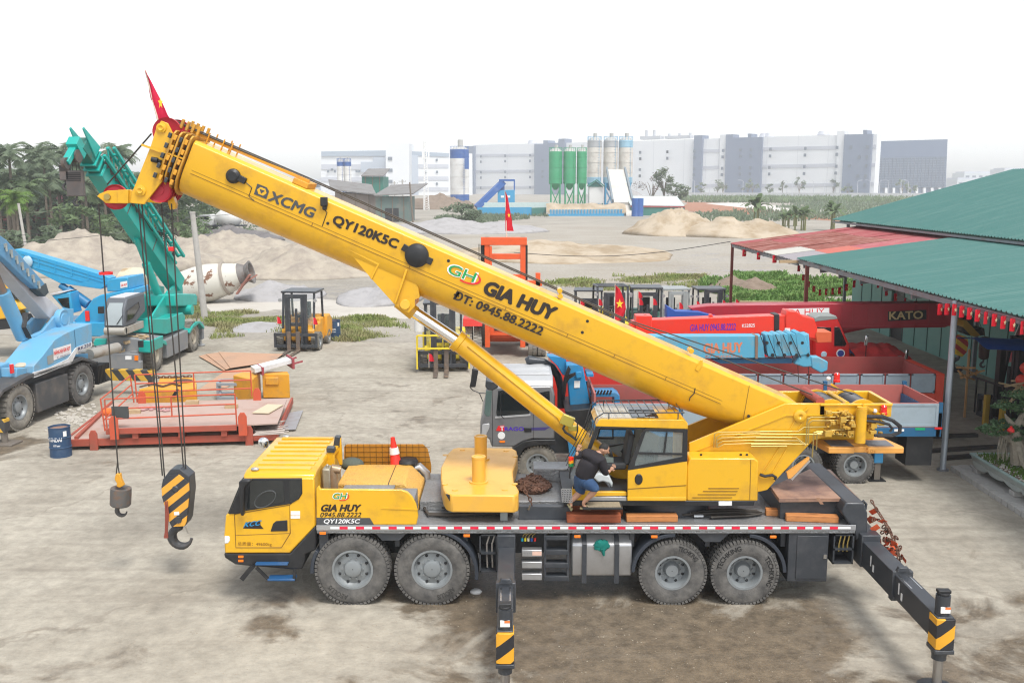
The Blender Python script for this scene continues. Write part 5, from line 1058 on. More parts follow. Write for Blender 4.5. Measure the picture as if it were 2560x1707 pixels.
build('block_label',MB().py(WF.ys(HK.L((1285,810),(1365,805),(1368,858),(1290,862)),1.085),1.083,1.09),white,cv)
q=WF.y(HK(1410,1210),1.3);s_=.133*.0+1
mm=MB();hook_shape(mm,(q.x,q.z+.02),.2,.085,1.3);hk=build('hook',mm,M('hook_grey',(.06,.062,.066),.5,metal=.3,dirt=(.2,.17,.15),damt=.5),hbk)
build('safety_latch',MB().bar(WF.y(HK(1460,1030),1.3),WF.y(HK(1505,1150),1.3),.03,.02),steel,hk)
m=MB();a=WF.y(HK(1160,640),1.05);
for dx in(-.015,.02):m.tube([a+Vector((dx,0,0)),WF.y(HK(1175,850),1.05)+Vector((dx,0,0)),WF.y(HK(1165,1100),1.05)+Vector((dx*.6,0,0)),WF.y(HK(1160,1215),1.05)+Vector((dx,0,0))],[.012,.024,.02,.03],6)
tag(build('strap',m,M('maroon_strap',(.25,.06,.04),.8)),'dark red strap tied to the side of the striped hook block','strap')
ab=thing('auxiliary_hook','small hook under a grey cylindrical weight on a single rope','crane hook',WF.y(HK(470,880),1.35),local=False)
q=WF.y(HK(450,590),1.35);m=MB().lathe([(.1,.17),(.13,.21),(.2,.21),(.205,.15),(.205,-.13),(.18,-.16),(.01,-.16)],(0,0,0),'Z',28)
m.v=[Matrix.Rotation(.1,3,'Y')@v+q for v in m.v];build('weight',m,M('rusty_grey_weight',(.13,.125,.12),.6,metal=.4,dirt=(.25,.13,.07),damt=.8,dscale=7),ab)
build('rope_socket',MB().py(WF.ys(HK.L((360,250),(375,215),(435,215),(450,300),(495,400),(430,435),(380,410),(385,360),(350,300)),1.3),1.3,1.4),oldyel,ab,.012)
q=WF.y(HK(470,790),1.35);mm=MB();hook_shape(mm,(q.x,q.z+.0),.1,.042,1.35);build('hook',mm,M('hook_grey'),ab)
build('rope_loop',MB().tube([WF.y(p,1.35)for p in HK.L((402,0),(390,120),(380,215))],.012,6).tube([WF.y(p,1.35)for p in HK.L((402,0),(412,120),(430,215))],.012,6),wire,ab)
# counterweight on the deck
cw=thing('counterweight','yellow slab counterweight with two lifting posts on the crane deck','counterweight',(-.85,1.7,1.75),local=False)
zc=2.13;tp=WF.zs(A.L((1730,505),(1712,430),(1712,345),(1760,245),(1800,207),(1840,200),(2235,204),(2268,222),(2276,260),(2262,320),(2240,375),(2248,450),(2270,485),(2286,515),(2280,542),(2250,553),(1790,549),(1750,535)),zc)
build('slab',MB().pz(tp,1.78,zc),yellow2,cw,.03)
m=MB()
for(x_,y_,x2,y2)in((1990,455,1990,268),(2005,285,2005,118)):
 q=WF.z(A(x_,y_),zc);q2=WF.y(A(x2,y2),q.y);m.cyl(q,(q.x,q.y,q2.z),.135,n=28);m.cyl(q,(q.x,q.y,q.z+.03),.19,n=28)
 m.lathe([(.1,0),(.14,0),(.14,.04),(.1,.04),(.1,0)],(q.x,q.y,q2.z-.03),'Z',24)
build('lifting_post',m,yellow2,cw)
build('side_mark',MB().py(WF.ys(A.L((1748,545),(1782,550),(1832,605),(1828,640),(1800,632)),.26),.25,.3),black,cw)
write_px('weight_lettering','8.0t',M('embossed_yellow',(.55,.29,.03),.5),cw,lambda p:WF.y(p,.27),A(2045,625),A(2138,625),A(2045,580),.03)
m=MB()
for p in((1740,470),(1745,258),(2255,470),(2258,265),(1870,218),(2190,225),(1815,512),(2180,510)):q=WF.z(A(*p),zc);m.cyl(q,(q.x,q.y,q.z+.012),.06,n=14)
build('slab_plug',m,yellow2,cw)
build('support_block',MB().box((WF.y(A(2175,680),.4).x,.5,1.665),(.14,.2,.22)).box((-1.2,2.6,1.665),(.3,.3,.22)).box((-1.1,.9,1.665),(.3,.3,.22)),gray_p,cw)
# pile of chain, slings, timbers, plates
def link(mb,c,d,n,L_=.09,r_=.014):
 d=d.normalized();s_=d.cross(n).normalized();pts=[]
 for k in range(9):
  a=2*PI*k/8;pts.append(c+d*(math.cos(a)*L_*.5)+s_*(math.sin(a)*L_*.28))
 mb.tube(pts,r_,5,False)
def chain(mb,path,step=.07,L_=.1,r_=.014):
 path=[Vector(p)for p in path];acc=0;fl=0
 for a,b in zip(path,path[1:]):
  n_=max(1,int((b-a).length/step))
  for k in range(n_):
   d=b-a;nn=Vector((0,0,1))if fl%2 else Vector((1,.3,0)).cross(d)if abs(d.x)<.9*d.length else Vector((0,1,0));link(mb,a.lerp(b,k/n_),d,nn if nn.length>.01 else Vector((1,0,0)),L_,r_);fl+=1
random.seed(5);m=MB();q=WF.z(B(400,640),1.78)
for k in range(330):
 a=random.uniform(0,2*PI);rr=math.sqrt(random.random());d=Vector((random.uniform(-1,1),random.uniform(-1,1),random.uniform(-.3,.3)))
 link(m,Vector((q.x+.36*rr*math.cos(a),q.y+.2+.42*rr*math.sin(a),1.8+(1-rr)*.28*random.random()+.02)),d,Vector((random.uniform(-1,1),random.uniform(-1,1),1)),.11,.016)
m.sph((q.x,q.y+.2,1.78),(.34,.4,.18))
chain(m,[WF.y(p,.5)for p in B.L((350,650),(380,700),(395,750))]);
tag(build('chain_pile',m,chainm),'heap of rusty brown chain beside the yellow counterweight','chain')
m=MB();q=WF.z(B(420,770),1.57)
for k in range(3):m.tube([(q.x+.22*math.cos(t),q.y+.1*math.sin(t),1.58+.03*k)for t in[i*PI/10 for i in range(21)]],.018,6)
m.tube([WF.y(p,.3)for p in B.L((380,740),(370,765))]+[(q.x-.2,q.y,1.6)],.018,6)
tag(build('chain_loop',m,M('sling_brown',(.12,.09,.06),.8)),'loop of brown chain hanging down from the rusty heap','chain')
sl=M('sling_rope',(.05,.042,.035),.75,dirt=(.12,.1,.08),damt=.5)
m=MB();random.seed(2)
for k in range(5):
 o_=random.uniform(-6,6);m.tube([WF.z(p,1.58+.03*(k%2))for p in A.L((1760,645+o_),(1640,610+o_+k*4),(1588,640+o_),(1620,690+o_),(1760,690+o_+k*3),(2000,680+o_),(2240,682+o_))],.022,6)
tag(build('wire_rope_sling',m,sl),'coiled dark wire rope sling lying in front of the yellow counterweight','rope sling')
m=MB()
for k in range(5):
 o_=random.uniform(-5,5);m.tube([WF.z(p,1.58+.03*(k%2))for p in B.L((1380,800+o_),(1500,770+k*8),(1700,765+k*7),(1860,775+k*6),(1895,790+o_),(1800,805+o_),(1560,812+o_+k))],.022,6)
q=WF.z(B(1480,810),1.6);m2=m
sl2=thing('wire_rope_sling','dark wire rope sling with steel sleeves lying under the machinery box','rope sling',(q.x,q.y,1.55),local=False);build('rope',m,sl,sl2)
m=MB()
for p in((1480,808),(1400,795),(1443,767)):v=WF.z(B(*p),1.6);m.cyl(v-Vector((.09,0,0)),v+Vector((.09,0,0)),.035,n=10)
build('sleeve',m,alu,sl2)
def timber(lbl,c_,p0,p1,z0,hgt,dep,mat,nm='timber',grp='timbers lying on the crane deck'):
 a,b=WF.z(c_(*p0),z0),WF.z(c_(*p1),z0);d=(b-a);L_=d.length
 o=build(nm,MB().box((L_/2,dep/2,hgt/2),(L_,dep,hgt)),mat,None,.012);o.location=a;o.rotation_euler=(0,0,math.atan2(d.y,d.x));tag(o,lbl,'timber',grp);return o
timber('long red brown timber on the deck edge below the cab step',B,(620,855),(973,855),1.552,.17,.2,wood2)
timber('darker red brown timber behind another, under the cab step',B,(650,800),(985,812),1.552,.19,.18,wood2)
timber('short orange timber on the deck under the open cab door',B,(1010,850),(1345,850),1.552,.13,.2,wood)
timber('orange timber at the rear deck end, crossing behind a shorter one',C,(262,757),(515,765),1.552,.13,.16,wood)
timber('orange timber at the rear deck end in front of another',C,(360,783),(615,793),1.552,.13,.18,wood)
zp=2.0;tp=WF.zs(Hh.L((130,1355),(600,1140),(860,1140),(1210,1490),(235,1500)),zp)
for k in range(3):
 o=build('steel_plate',MB().pz(tp,zp-.022*(k+1)-.003*k,zp-.022*k-.003*k),rust,None,.004)
 tag(o,('brown rusty steel plate, topmost of the stack behind the machinery box','rusty steel plate, middle of the stack behind the machinery box','rusty steel plate, lowest of the stack behind the machinery box')[k],'steel plate','plates stacked on the crane tail')
q=WF.y(Hh(735,1530),.3);m=MB().bx(5.2,6.7,.5,2.4,1.55,zp-.08);build('plate_bed',m,charcoal,deck,.02)
build('plate_hook',MB().py(WF.ys(Hh.L((690,1490),(735,1490),(780,1568),(740,1568)),.25),.25,.28),rust,deck)
# traffic cone
q=WF.y(A(1380,330),2.3)
tc_=thing('traffic_cone','red traffic cone with white band standing behind the engine cover','traffic cone',(q.x,2.45,q.z-.15),0)
tc_.rotation_euler=(0,R(-6),0)
build('cone_body',MB().lathe([(.16,0),(.135,.05),(.05,.66),(.045,.72),(.01,.73)],(0,0,0),'Z',24).bx(-.2,.2,-.2,.2,-.03,0),M('cone_red',(.8,.035,.02),.45),tc_)
build('cone_band',MB().lathe([(.108,.36),(.09,.5)],(0,0,0),'Z',24),white,tc_)
# green cloth on tank
m=MB();q=WF.y(B(845,1000),.1);random.seed(4);m.sph(q,(.15,.05,.11),14,10)
for i,v in enumerate(m.v):m.v[i]=v+Vector((random.uniform(-.02,.02),random.uniform(-.015,.015),random.uniform(-.02,.02)))
m.tube([q+Vector((.02,-.02,-.05)),q+Vector((.05,-.02,-.2))],[.05,.02],8)
tag(build('rag',m,M('green_cloth',(.0,.16,.13),.85)),'green rag stuffed on the filler cap of the fuel tank','rag')
# orange strap and chain at the tail
m=MB();random.seed(8);c0,c1=WF.y(C(770,740),.5),WF.y(C(890,960),-.1)
for k in range(26):
 t_=random.random();p=c0.lerp(c1,t_)+Vector((random.uniform(-.1,.22)*(1-abs(t_-.6)),random.uniform(-.15,.15),random.uniform(-.1,.1)))
 d=Vector((random.uniform(-1,1),random.uniform(-1,1),random.uniform(-1.5,.5))).normalized();e_=d.cross(Vector((random.random(),random.random(),random.random()))).normalized()*.06
 m.loft([[p-e_,p+e_,p+e_+Vector((0,.006,0)),p-e_+Vector((0,.006,0))],[p+d*.16-e_,p+d*.16+e_,p+d*.16+e_+Vector((0,.006,0)),p+d*.16-e_+Vector((0,.006,0))]])
tag(build('webbing_sling',m,M('orange_webbing',(.62,.1,.03),.85)),'crumpled orange webbing sling hanging behind the crane tail','webbing sling')
m=MB();chain(m,[c0+Vector((-.02,-.1,.25)),c0+Vector((.1,-.15,.05)),c0.lerp(c1,.35)+Vector((.12,-.2,.05)),c0.lerp(c1,.7)+Vector((.12,-.2,-.05)),c1+Vector((.05,-.1,-.1))],.06,.09,.013)
for k in range(26):t_=random.random();link(m,c0.lerp(c1,t_)+Vector((random.uniform(-.05,.2),-.12,random.uniform(-.1,.05))),Vector((random.uniform(-1,1),random.uniform(-1,1),-1)),Vector((1,random.random(),0)))
tag(build('tail_chain',m,chainm),'rusty chain draped over the orange sling at the crane tail','chain')
# flag on the boom head
fl=thing('flag','large red flag on a thin pole at the tip of the yellow boom','flag',WF.y(E_(1040,570),1.3),local=False)
build('flagpole',MB().tube([WF.y(E_(1042,572),1.3),WF.y(E_(950,200),1.3)],.018,8),M('pale_pole',(.65,.55,.45),.5),fl)
pts=[((945,195),(952,200)),((965,265),(985,265)),((972,330),(1020,345)),((985,385),(1055,410)),((1003,420),(1078,450)),((1015,470),(1100,490)),((1022,515),(1118,520)),((1060,560),(1150,555)),((1090,585),(1180,590))]
rings=[]
for i,(l_,r_)in enumerate(pts):
 a,b=WF.y(E_(*l_),1.3),WF.y(E_(*r_),1.3);rings.append([a.lerp(b,t_)+Vector((0,.04*math.sin(i*1.1+t_*5)*(.3+t_),0))for t_ in[k/8 for k in range(9)]])
fm=MB().loft(rings,cap=False,closed=False);fo=build('cloth',fm,M('flag_pink_red',(.72,.015,.075),.7,transl=.35),fl);sm_=fo.modifiers.new('thickness','SOLIDIFY');sm_.thickness=.003
q=WF.y(E_(1052,412),1.2);build('star',MB().poly([q+Vector((.05*(1 if k%2==0 else .4)*math.sin(k*PI/5),-.03,.12*(1 if k%2==0 else .4)*math.cos(k*PI/5)))for k in range(10)]),flagstar,fl)
# ================================================================ batching plant in the quarry
blue_p=M('plant_blue',(.02,.1,.34),.5,dirt=(.2,.25,.35),damt=.4,dscale=.4);cyan_p=M('plant_cyan',(.03,.28,.5),.55,dirt=(.15,.3,.4),damt=.5,dscale=.5);silo_w=M('silo_white',(.68,.68,.66),.5,dirt=(.5,.45,.4),damt=.5,dscale=.4);silo_b=M('silo_beige',(.6,.57,.52),.6,dirt=(.38,.33,.28),damt=.6,dscale=.4);green_p=M('silo_green',(.03,.3,.13),.5,dirt=(.1,.36,.2),damt=.5,dscale=.4);teal_p=M('teal_sheet',(.03,.17,.14),.6,dirt=(.1,.2,.17),damt=.4,dscale=.4)
def silo(label,cx,rpx,Y,bands,legs,mat_leg,c_=P3,group=None,cap=None,name='silo'):
 """bands: (y top, y bottom, material, taper) in the enlarged photo"""
 q=WF.y(c_(cx,bands[0][0]),Y);r=abs(WF.y(c_(cx+rpx,bands[0][0]),Y).x-q.x);t=thing(name,label,'silo',(q.x,Y,0),0,group)
 for i,(a,b_,mt,tp)in enumerate(bands):
  z1,z0=WF.y(c_(cx,a),Y).z,WF.y(c_(cx,b_),Y).z;m=MB().cyl((0,0,z1),(0,0,z0),r,r*tp,28)
  if tp==1:
   for k in range(3):zz=z0+(z1-z0)*(k+.5)/3;m.lathe([(r,-.06),(r+.07,-.06),(r+.07,.06),(r,.06)],(0,0,zz),'Z',28)
  build('shell' if tp==1 else 'cone',m,mt,t)
 zt_=WF.y(c_(cx,bands[0][0]),Y).z;build('cap',MB().cyl((0,0,zt_),(0,0,zt_+.8),r,r*.55,28).cyl((r*.1,0,zt_),(r*.1,0,zt_+(cap or 2.6)),r*.28,n=14),M('cap_grey',(.42,.42,.4),.6),t)
 m=MB()
 for k in range(14):a=2*PI*k/14;a2=2*PI*(k+1)/14;m.bar((r*.98*math.cos(a),r*.98*math.sin(a),zt_),(r*.98*math.cos(a),r*.98*math.sin(a),zt_+1.1),.08,.08);m.bar((r*.98*math.cos(a),r*.98*math.sin(a),zt_+1.1),(r*.98*math.cos(a2),r*.98*math.sin(a2),zt_+1.1),.07,.07)
 build('top_rail',m,mat_leg,t)
 m=MB();zc_=WF.y(c_(cx,bands[0][1]),Y).z
 for x_ in(-.25,.25):m.bar((r*.5+x_,-r*.9,1),(r*.5+x_,-r*.9,zt_),.06,.06)
 for k in range(int(zt_/.8)):m.bar((r*.5-.25,-r*.9,1+k*.8),(r*.5+.25,-r*.9,1+k*.8),.05,.05)
 build('ladder',m,mat_leg,t)
 if legs:
  zl=WF.y(c_(cx,legs),Y).z
  for k in range(4):
   a=PI/4+k*PI/2;x_,y_=r*.95*math.cos(a),r*.95*math.sin(a);build('leg',MB().bar((x_,y_,0),(x_,y_,zl),.35,.35),mat_leg,t)
  m=MB()
  for k in range(4):
   a,b_=PI/4+k*PI/2,PI/4+(k+1)*PI/2;p,q2=Vector((r*.95*math.cos(a),r*.95*math.sin(a),0)),Vector((r*.95*math.cos(b_),r*.95*math.sin(b_),0));m.bar(p+Vector((0,0,1)),q2+Vector((0,0,zl*.8)),.18,.18);m.bar(q2+Vector((0,0,1)),p+Vector((0,0,zl*.8)),.18,.18)
  build('brace',m,mat_leg,t)
 return t
s_=silo('tall blue and white cement silo with a blue cap',963,62,330,((142,200,blue_p,1),(200,435,silo_w,1),(435,500,blue_p,1)),None,blue_p,cap=3.4)
q=WF.y(P3(1012,235),326);build('filter_box',MB().box((q.x-s_.location.x,-5.5,q.z),(1.5,2,3.6)),blue_p,s_)
for x_,lb in((185,'left one of the small twin blue and white silos'),(232,'right one of the small twin blue and white silos')):silo(lb,x_,23,320,((222,250,blue_p,1),(250,358,silo_w,1),(358,402,blue_p,.7)),400,blue_p,group='small twin silos',cap=1.4)
for x_,r_,lb in((1592,44,'leftmost of the three bright green silos'),(1684,41,'middle one of the three bright green silos'),(1764,33,'rightmost and slimmest of the three bright green silos')):silo(lb,x_,r_,268,((155,362,green_p,1),(362,405,green_p,.2)),362,green_p,group='green silos',cap=1.9)
for x_,lb,bnd in((1846,'white silo with a grey top, leftmost of the tall white ones',M('silo_grey',(.4,.41,.42),.6)),(1952,'white silo with a grey top, middle of the tall white ones',M('silo_grey')),(2052,'white silo with a pale blue top band, rightmost of the three',M('silo_sky',(.3,.5,.62),.5))):silo(lb,x_,46,285,((82,130,bnd,1),(130,322,silo_b,1),(322,360,M('silo_sky',(.3,.5,.62),.5),1),(360,410,cyan_p,.2)),360,cyan_p,group='tall white silos',cap=2.2)
# blue batching tower, conveyors, bins
W3p=lambda pts,Y:WF.ys(P3.L(*pts),Y)
bt=thing('batching_tower','blue batching plant tower with open top frame and slanting conveyor','batching plant',(WF.y(P3(1270,500),248).x,248,0),local=False)
build('house',MB().py(W3p(((1213,408),(1325,405),(1325,515),(1213,515)),248),248,253),cyan_p,bt,.05)
m=MB()
for x_ in(1228,1322):
 for yy in(248.2,252.5):m.bar(WF.y(P3(x_,340),yy),WF.y(P3(x_,410),yy),.35,.35)
m.bar(WF.y(P3(1222,342),248.2),WF.y(P3(1325,342),248.2),.5,.5);m.bar(WF.y(P3(1222,342),252.5),WF.y(P3(1325,342),252.5),.4,.4);m.py(W3p(((1225,375),(1258,372),(1258,408),(1225,408)),249),249,251);build('top_frame',m,blue_p,bt)
build('conveyor',MB().bar(WF.y(P3(1075,520),246),WF.y(P3(1250,352),249),1.6,1.5),blue_p,bt)
for a in(1244,1285):build('window',MB().py(W3p(((a-10,442),(a+10,442),(a+10,456),(a-10,456)),247.9),247.9,248.02),white,bt)
aw=thing('aggregate_wall','low cyan and teal wall of the aggregate bins below the blue tower','wall',(0,241,0),local=False)
build('wall',MB().py(W3p(((1080,520),(1435,518),(1435,575),(1080,575)),241),241,241.6),cyan_p,aw)
build('teal_panel',MB().py(W3p(((1435,522),(1530,520),(1530,582),(1435,582)),241),240.8,241.5),teal_p,aw)
build('roof',MB().py(W3p(((1120,488),(1560,485),(1560,522),(1120,522)),246),246,246.5),M('pale_sheet',(.5,.6,.58),.6,dirt=(.3,.4,.38),damt=.4),aw)
ab2=thing('aggregate_bin','long open bin full of tan sand behind a ribbed grey wall','aggregate bin',(WF.y(P3(1790,560),236).x,236,0),local=False)
bw_=build('wall',MB().py(W3p(((1550,535),(2035,530),(2010,562),(1560,565)),236),236,236.5),M('bin_grey',(.32,.4,.44),.7,dirt=(.25,.25,.22),damt=.6,dscale=.5),ab2)
m=MB()
for k in range(24):x_=1560+k*20;m.bar(WF.y(P3(x_,533),235.8),WF.y(P3(x_,563),235.8),.25,.3)
build('wall_rib',m,cyan_p,bw_)
build('base',MB().py(W3p(((1535,563),(2040,560),(2040,600),(1535,600)),235.6),235.6,236),cyan_p,ab2)
m=MB();xs0,xs1=WF.y(P3(1530,500),240).x,WF.y(P3(2045,500),240).x;zz0=WF.y(P3(1700,545),240).z;zz1=WF.y(P3(1700,488),240).z;rr_=[]
for i in range(31):
 u=i/30;x_=xs0+(xs1-xs0)*u;hgt=zz0+(zz1-zz0)*(.85+.3*mnoise.noise(Vector((u*6,0,3))));rr_.append([(x_,236.6,zz0-.2),(x_,238.5,hgt*.75+zz0*.25),(x_,241,hgt),(x_,244,hgt)])
m.loft(rr_,cap=False,closed=False);build('sand_fill',m,tanm,ab2)
cvy=thing('belt_conveyor','steep cream coloured covered belt conveyor rising to the white silos','conveyor',(WF.y(P3(2050,500),250).x,250,0),local=False)
a,b_=WF.y(P3(1985,285),275),WF.y(P3(2030,500),245);build('belt_cover',MB().bar(a,b_,4.6,1.2),M('belt_cream',(.6,.57,.52),.7,dirt=(.4,.36,.3),damt=.6,dscale=.4),cvy)
for dx in(-2.7,2.7):build('side_rail',MB().bar(a+Vector((dx,0,.9)),b_+Vector((dx,0,.9)),.5,1),M('rail_slate',(.2,.24,.27),.6),cvy)
b2_=WF.y(P3(2085,615),232);build('lower_chute',MB().bar(b_+Vector((1.5,0,-.5)),b2_,2,.8),M('belt_cream'),cvy);build('chute_rail',MB().bar(b_+Vector((3,0,.2)),b2_+Vector((1.2,0,.4)),.4,.6),M('rail_slate'),cvy)
for i,(x_,y_)in enumerate(((1930,495),(2075,380))):p=WF.y(P3(x_,y_),258);build('leg',MB().bar((p.x,258,0),(p.x,258,p.z),.5,.5),cyan_p,cvy)
ph=thing('plant_house','small white house with teal gable roof between green and white silos','house',(WF.y(P3(1855,490),256).x,256,0),local=False)
build('wall',MB().py(W3p(((1812,385),(1900,385),(1900,492),(1812,492)),256),256,260),silo_w,ph);build('gable',MB().py(W3p(((1806,385),(1858,348),(1905,385)),255.8),255.8,260),teal_p,ph)
m=MB().bar(WF.y(P3(1798,378),255.6),WF.y(P3(1860,340),255.6),1,.3,(0,0,1)).bar(WF.y(P3(1860,340),255.6),WF.y(P3(1912,382),255.6),1,.3);build('roof',m,teal_p,ph)
m=MB()
for x_ in(1815,1897):p=WF.y(P3(x_,485),256);m.bar((p.x,256.2,0),(p.x,256.2,p.z),.3,.3)
build('leg',m,teal_p,ph)
gs=thing('green_shed','long low shed with pale roof and dark green wall right of the conveyor','shed',(WF.y(P4(200,620),240).x,240,0),local=False)
W4p=lambda pts,Y:WF.ys(P4.L(*pts),Y)
build('wall',MB().py(W4p(((45,570),(397,572),(397,628),(45,628)),240),240,248),teal_p,gs);build('fascia',MB().py(W4p(((45,558),(397,562),(397,573),(45,570)),239.8),239.8,240.1),M('fascia_red',(.35,.06,.06),.6),gs)
p,q=WF.y(P4(45,560),239.7),WF.y(P4(395,562),239.7);build('roof',MB().add([(p.x,239.7,p.z),(q.x,239.7,q.z),(q.x,252,q.z+2.4),(p.x,252,p.z+2.4)],[[0,1,2,3]]),M('pale_roof',(.5,.58,.57),.5,damt=.4),gs)
for x_ in(2112,2138):p=WF.y(P3(x_,600),233);o=build('water_drum',MB().cyl((0,0,0),(0,0,4.6),1.0,n=18).lathe([(1,1.5),(1.06,1.55),(1,1.6)],(0,0,0),'Z',18).lathe([(1,3),(1.06,3.05),(1,3.1)],(0,0,0),'Z',18),blue_p,label='blue tank at the foot of the conveyor, '+('left' if x_<2120 else 'right')+' of the pair',cat='tank',group='blue tanks');o.location=(p.x,233,0)
# shacks and mast on the left of the plant
brick=M('shack_wall',(.22,.18,.155),.9,dirt=(.2,.18,.16),damt=.7,dscale=.5);roofg=M('old_roof',(.19,.185,.18),.8,dirt=(.12,.1,.09),damt=.8,dscale=.4)
def shack(label,Y,pts,roof,wallm,roofm=roofg,extra=None,depth=12):
 q=W3p(pts,Y);t=thing('shack',label,'shed',(q[0][0],Y,0),local=False);build('wall',MB().py([(x_,0 if i>=len(q)-2 else z_)for i,(x_,z_)in enumerate(q)],Y,Y+depth),wallm,t)
 a,b_=WF.y(P3(*roof[0]),Y-1),WF.y(P3(*roof[1]),Y-1);build('roof',MB().loft([[a,b_,b_+Vector((0,0,.25)),a+Vector((0,0,.25))],[a+Vector((roof[2],depth+2,2.2)),b_+Vector((roof[2],depth+2,2.2)),b_+Vector((roof[2],depth+2,2.4)),a+Vector((roof[2],depth+2,2.4))]]),roofm,t)
 for k in range(3):u=(k+.5)/3;x_=q[0][0]+(q[1][0]-q[0][0])*u;build('post',MB().bx(x_-.1,x_+.1,Y-.15,Y,0,q[0][1]),bark,t)
 build('opening',MB().bx(q[0][0]+2,q[0][0]+5,Y-.05,Y+.1,0,3),black,t);return t
shack('brick shack with a broken grey roof above the yellow boom',200,((150,420),(415,440),(415,560),(150,560)),((120,405),(420,440),-3),brick)
shack('teal walled shack with wooden posts by the leaning pole',195,((415,450),(635,450),(635,590),(415,590)),((405,445),(660,435),2),M('shack_teal',(.12,.175,.16),.8,dirt=(.25,.2,.17),damt=.8,dscale=.5))
shack('green metal box shed standing above the brick shack roofs',260,((325,318),(465,318),(465,420),(325,420)),((320,318),(470,316),0),M('box_green',(.02,.16,.12),.6),M('old_roof'))
def pole(label,x_,yt,Y,r_,mat,name='utility_pole',arms=True,lean=0,cat='utility pole',c_=P3):
 p=WF.y(c_(x_,yt),Y);t=thing(name,label,cat,(p.x,Y,0));build('post',MB().tube([(lean,0,-.2),(0,0,p.z)],[r_,r_*.7],10),mat,t)
 if arms:
  m=MB()
  for k in range(2):m.bar((-1.1,0,p.z-.6-k*1.2),(1.1,0,p.z-.6-k*1.2),.12,.12)
  build('cross_arm',m,mat,t);m=MB()
  for k in range(2):
   for x2 in(-1,-.4,.4,1):m.cyl((x2,0,p.z-.55-k*1.2),(x2,0,p.z-.3-k*1.2),.07,n=6)
  build('insulator',m,gray_p,t)
 return t
pole('leaning wooden pole in front of the teal shack',638,355,192,.22,bark,arms=False,lean=.6)
pole('power pole with cross arms behind the teal shack',590,338,280,.3,concrete);pole('shorter power pole beside the stair block',538,350,285,.3,concrete)
ms=thing('telecom_mast','slender white telecom mast with antennas at its top','telecom mast',(WF.y(P3(743,500),300).x,300,0));zt_=WF.y(P3(743,85),300).z;m=MB()
for a in(0,2.09,4.19):m.bar((1.1*math.cos(a),1.1*math.sin(a),0),(.35*math.cos(a),.35*math.sin(a),zt_),.22,.22)
for k in range(30):
 r0,r1=1.1-.75*k/30,1.1-.75*(k+1)/30
 for a in(0,2.09,4.19):m.bar((r0*math.cos(a),r0*math.sin(a),zt_*k/30),(r1*math.cos(a+2.09),r1*math.sin(a+2.09),zt_*(k+1)/30),.1,.1)
build('lattice',m,white,ms);m=MB()
for a in(0,2.09,4.19):
 for dz in(0,-3.5):m.box((1.2*math.cos(a),1.2*math.sin(a),zt_-1+dz),(.5,.5,2.4))
build('antenna',m,white,ms)
# white mixer lorry far left
ml_=thing('mixer_lorry','white concrete mixer lorry parked on the far track by the trees','lorry',(*at(505,146),0),0,local=True)
def mx(x_):return(x_-505)/2221*146
MLF=Frame(*at(505,146));PM=crop(0,380,900,2352);my=lambda*pts:MLF.ys(PM.L(*pts),0)
build('cab',MB().py(my((1300,470),(1302,412),(1370,408),(1385,440),(1385,478),(1302,480)),0,2.4),white,ml_,.05);build('cab_window',MB().py(my((1305,440),(1308,420),(1362,418),(1365,442)),-.03,0),glass_d,ml_)
a,b_=MLF.y(PM(1405,440),1.2),MLF.y(PM(1580,440),1.2);L_=b_.x-a.x;m=MB().lathe([(.4,0),(1.1,L_*.2),(1.5,L_*.5),(1.1,L_*.85),(.6,L_)],(a.x,1.2,a.z+.2),'X',20);build('drum',m,silo_w,ml_)
build('chassis',MB().py(my((1310,478),(1590,478),(1590,488),(1310,488)),.3,2.1),charcoal,ml_)
for x_ in(1355,1470,1510):p=MLF.y(PM(x_,490),0);build('wheel',MB().lathe([(.2,0),(.5,0),(.52,.15),(.5,.35),(.2,.35)],(p.x,0,max(.5,p.z)),'Y',18),rubber,ml_)
# red house behind the palms
rh=thing('red_house','low red walled house glimpsed between the palm trunks','house',(*at(80,148),0),0,local=False);a,b_=at(-20,148),at(165,148)
build('wall',MB().bx(a[0],b_[0],a[1],a[1]+8,0,4.6),M('pink_red_wall',(.42,.1,.11),.8,dirt=(.3,.12,.12),damt=.5,dscale=.3),rh);build('roof',MB().px([(a[1]-1,4.6),(a[1]+4,6.4),(a[1]+9,4.6)],a[0]-1,b_[0]+1),M('pink_roof',(.5,.2,.22),.8),rh)
m=MB();
for k in range(6):x_=a[0]+(b_[0]-a[0])*(k+.5)/6;m.bx(x_-.6,x_+.6,a[1]-.05,a[1]+.05,1,2.6)
build('window',m,black,rh)
# ================================================================ middle ground: poles, rusty drums
cpole=thing('concrete_pole','tall bare concrete pole in front of the rusty mixer drum','pole',(*at(463,57.5),0));q=WF.y(K(442,487),cpole.location.y);build('post',MB().tube([(0,0,0),(q.x-cpole.location.x,0,q.z)],[.2,.15],14),concrete,cpole);build('cap_band',MB().cyl((q.x-cpole.location.x,0,q.z-.1),(q.x-cpole.location.x,0,q.z+.02),.17,n=14),concrete,cpole)
th=thing('concrete_pole','thin pale concrete pole among the palm trunks on the left','pole',(*at(63,105),0));build('post',MB().tube([(0,0,0),(-.5,0,6)],[.17,.13],10),concrete,th);build('cap_band',MB().cyl((-.5,0,5.9),(-.5,0,6.02),.15,n=10),concrete,th)
drumm=M('rust_patched_white',(.56,.54,.48),.6,dirt=(.17,.075,.04),damt=.95,dscale=1.1,lo=.565,hi=.59);drumy=M('rust_patched_cream',(.55,.49,.36),.65,dirt=(.3,.2,.1),damt=.8,dscale=1.2,lo=.5,hi=.62)
U2=crop(0,380,900,2352)
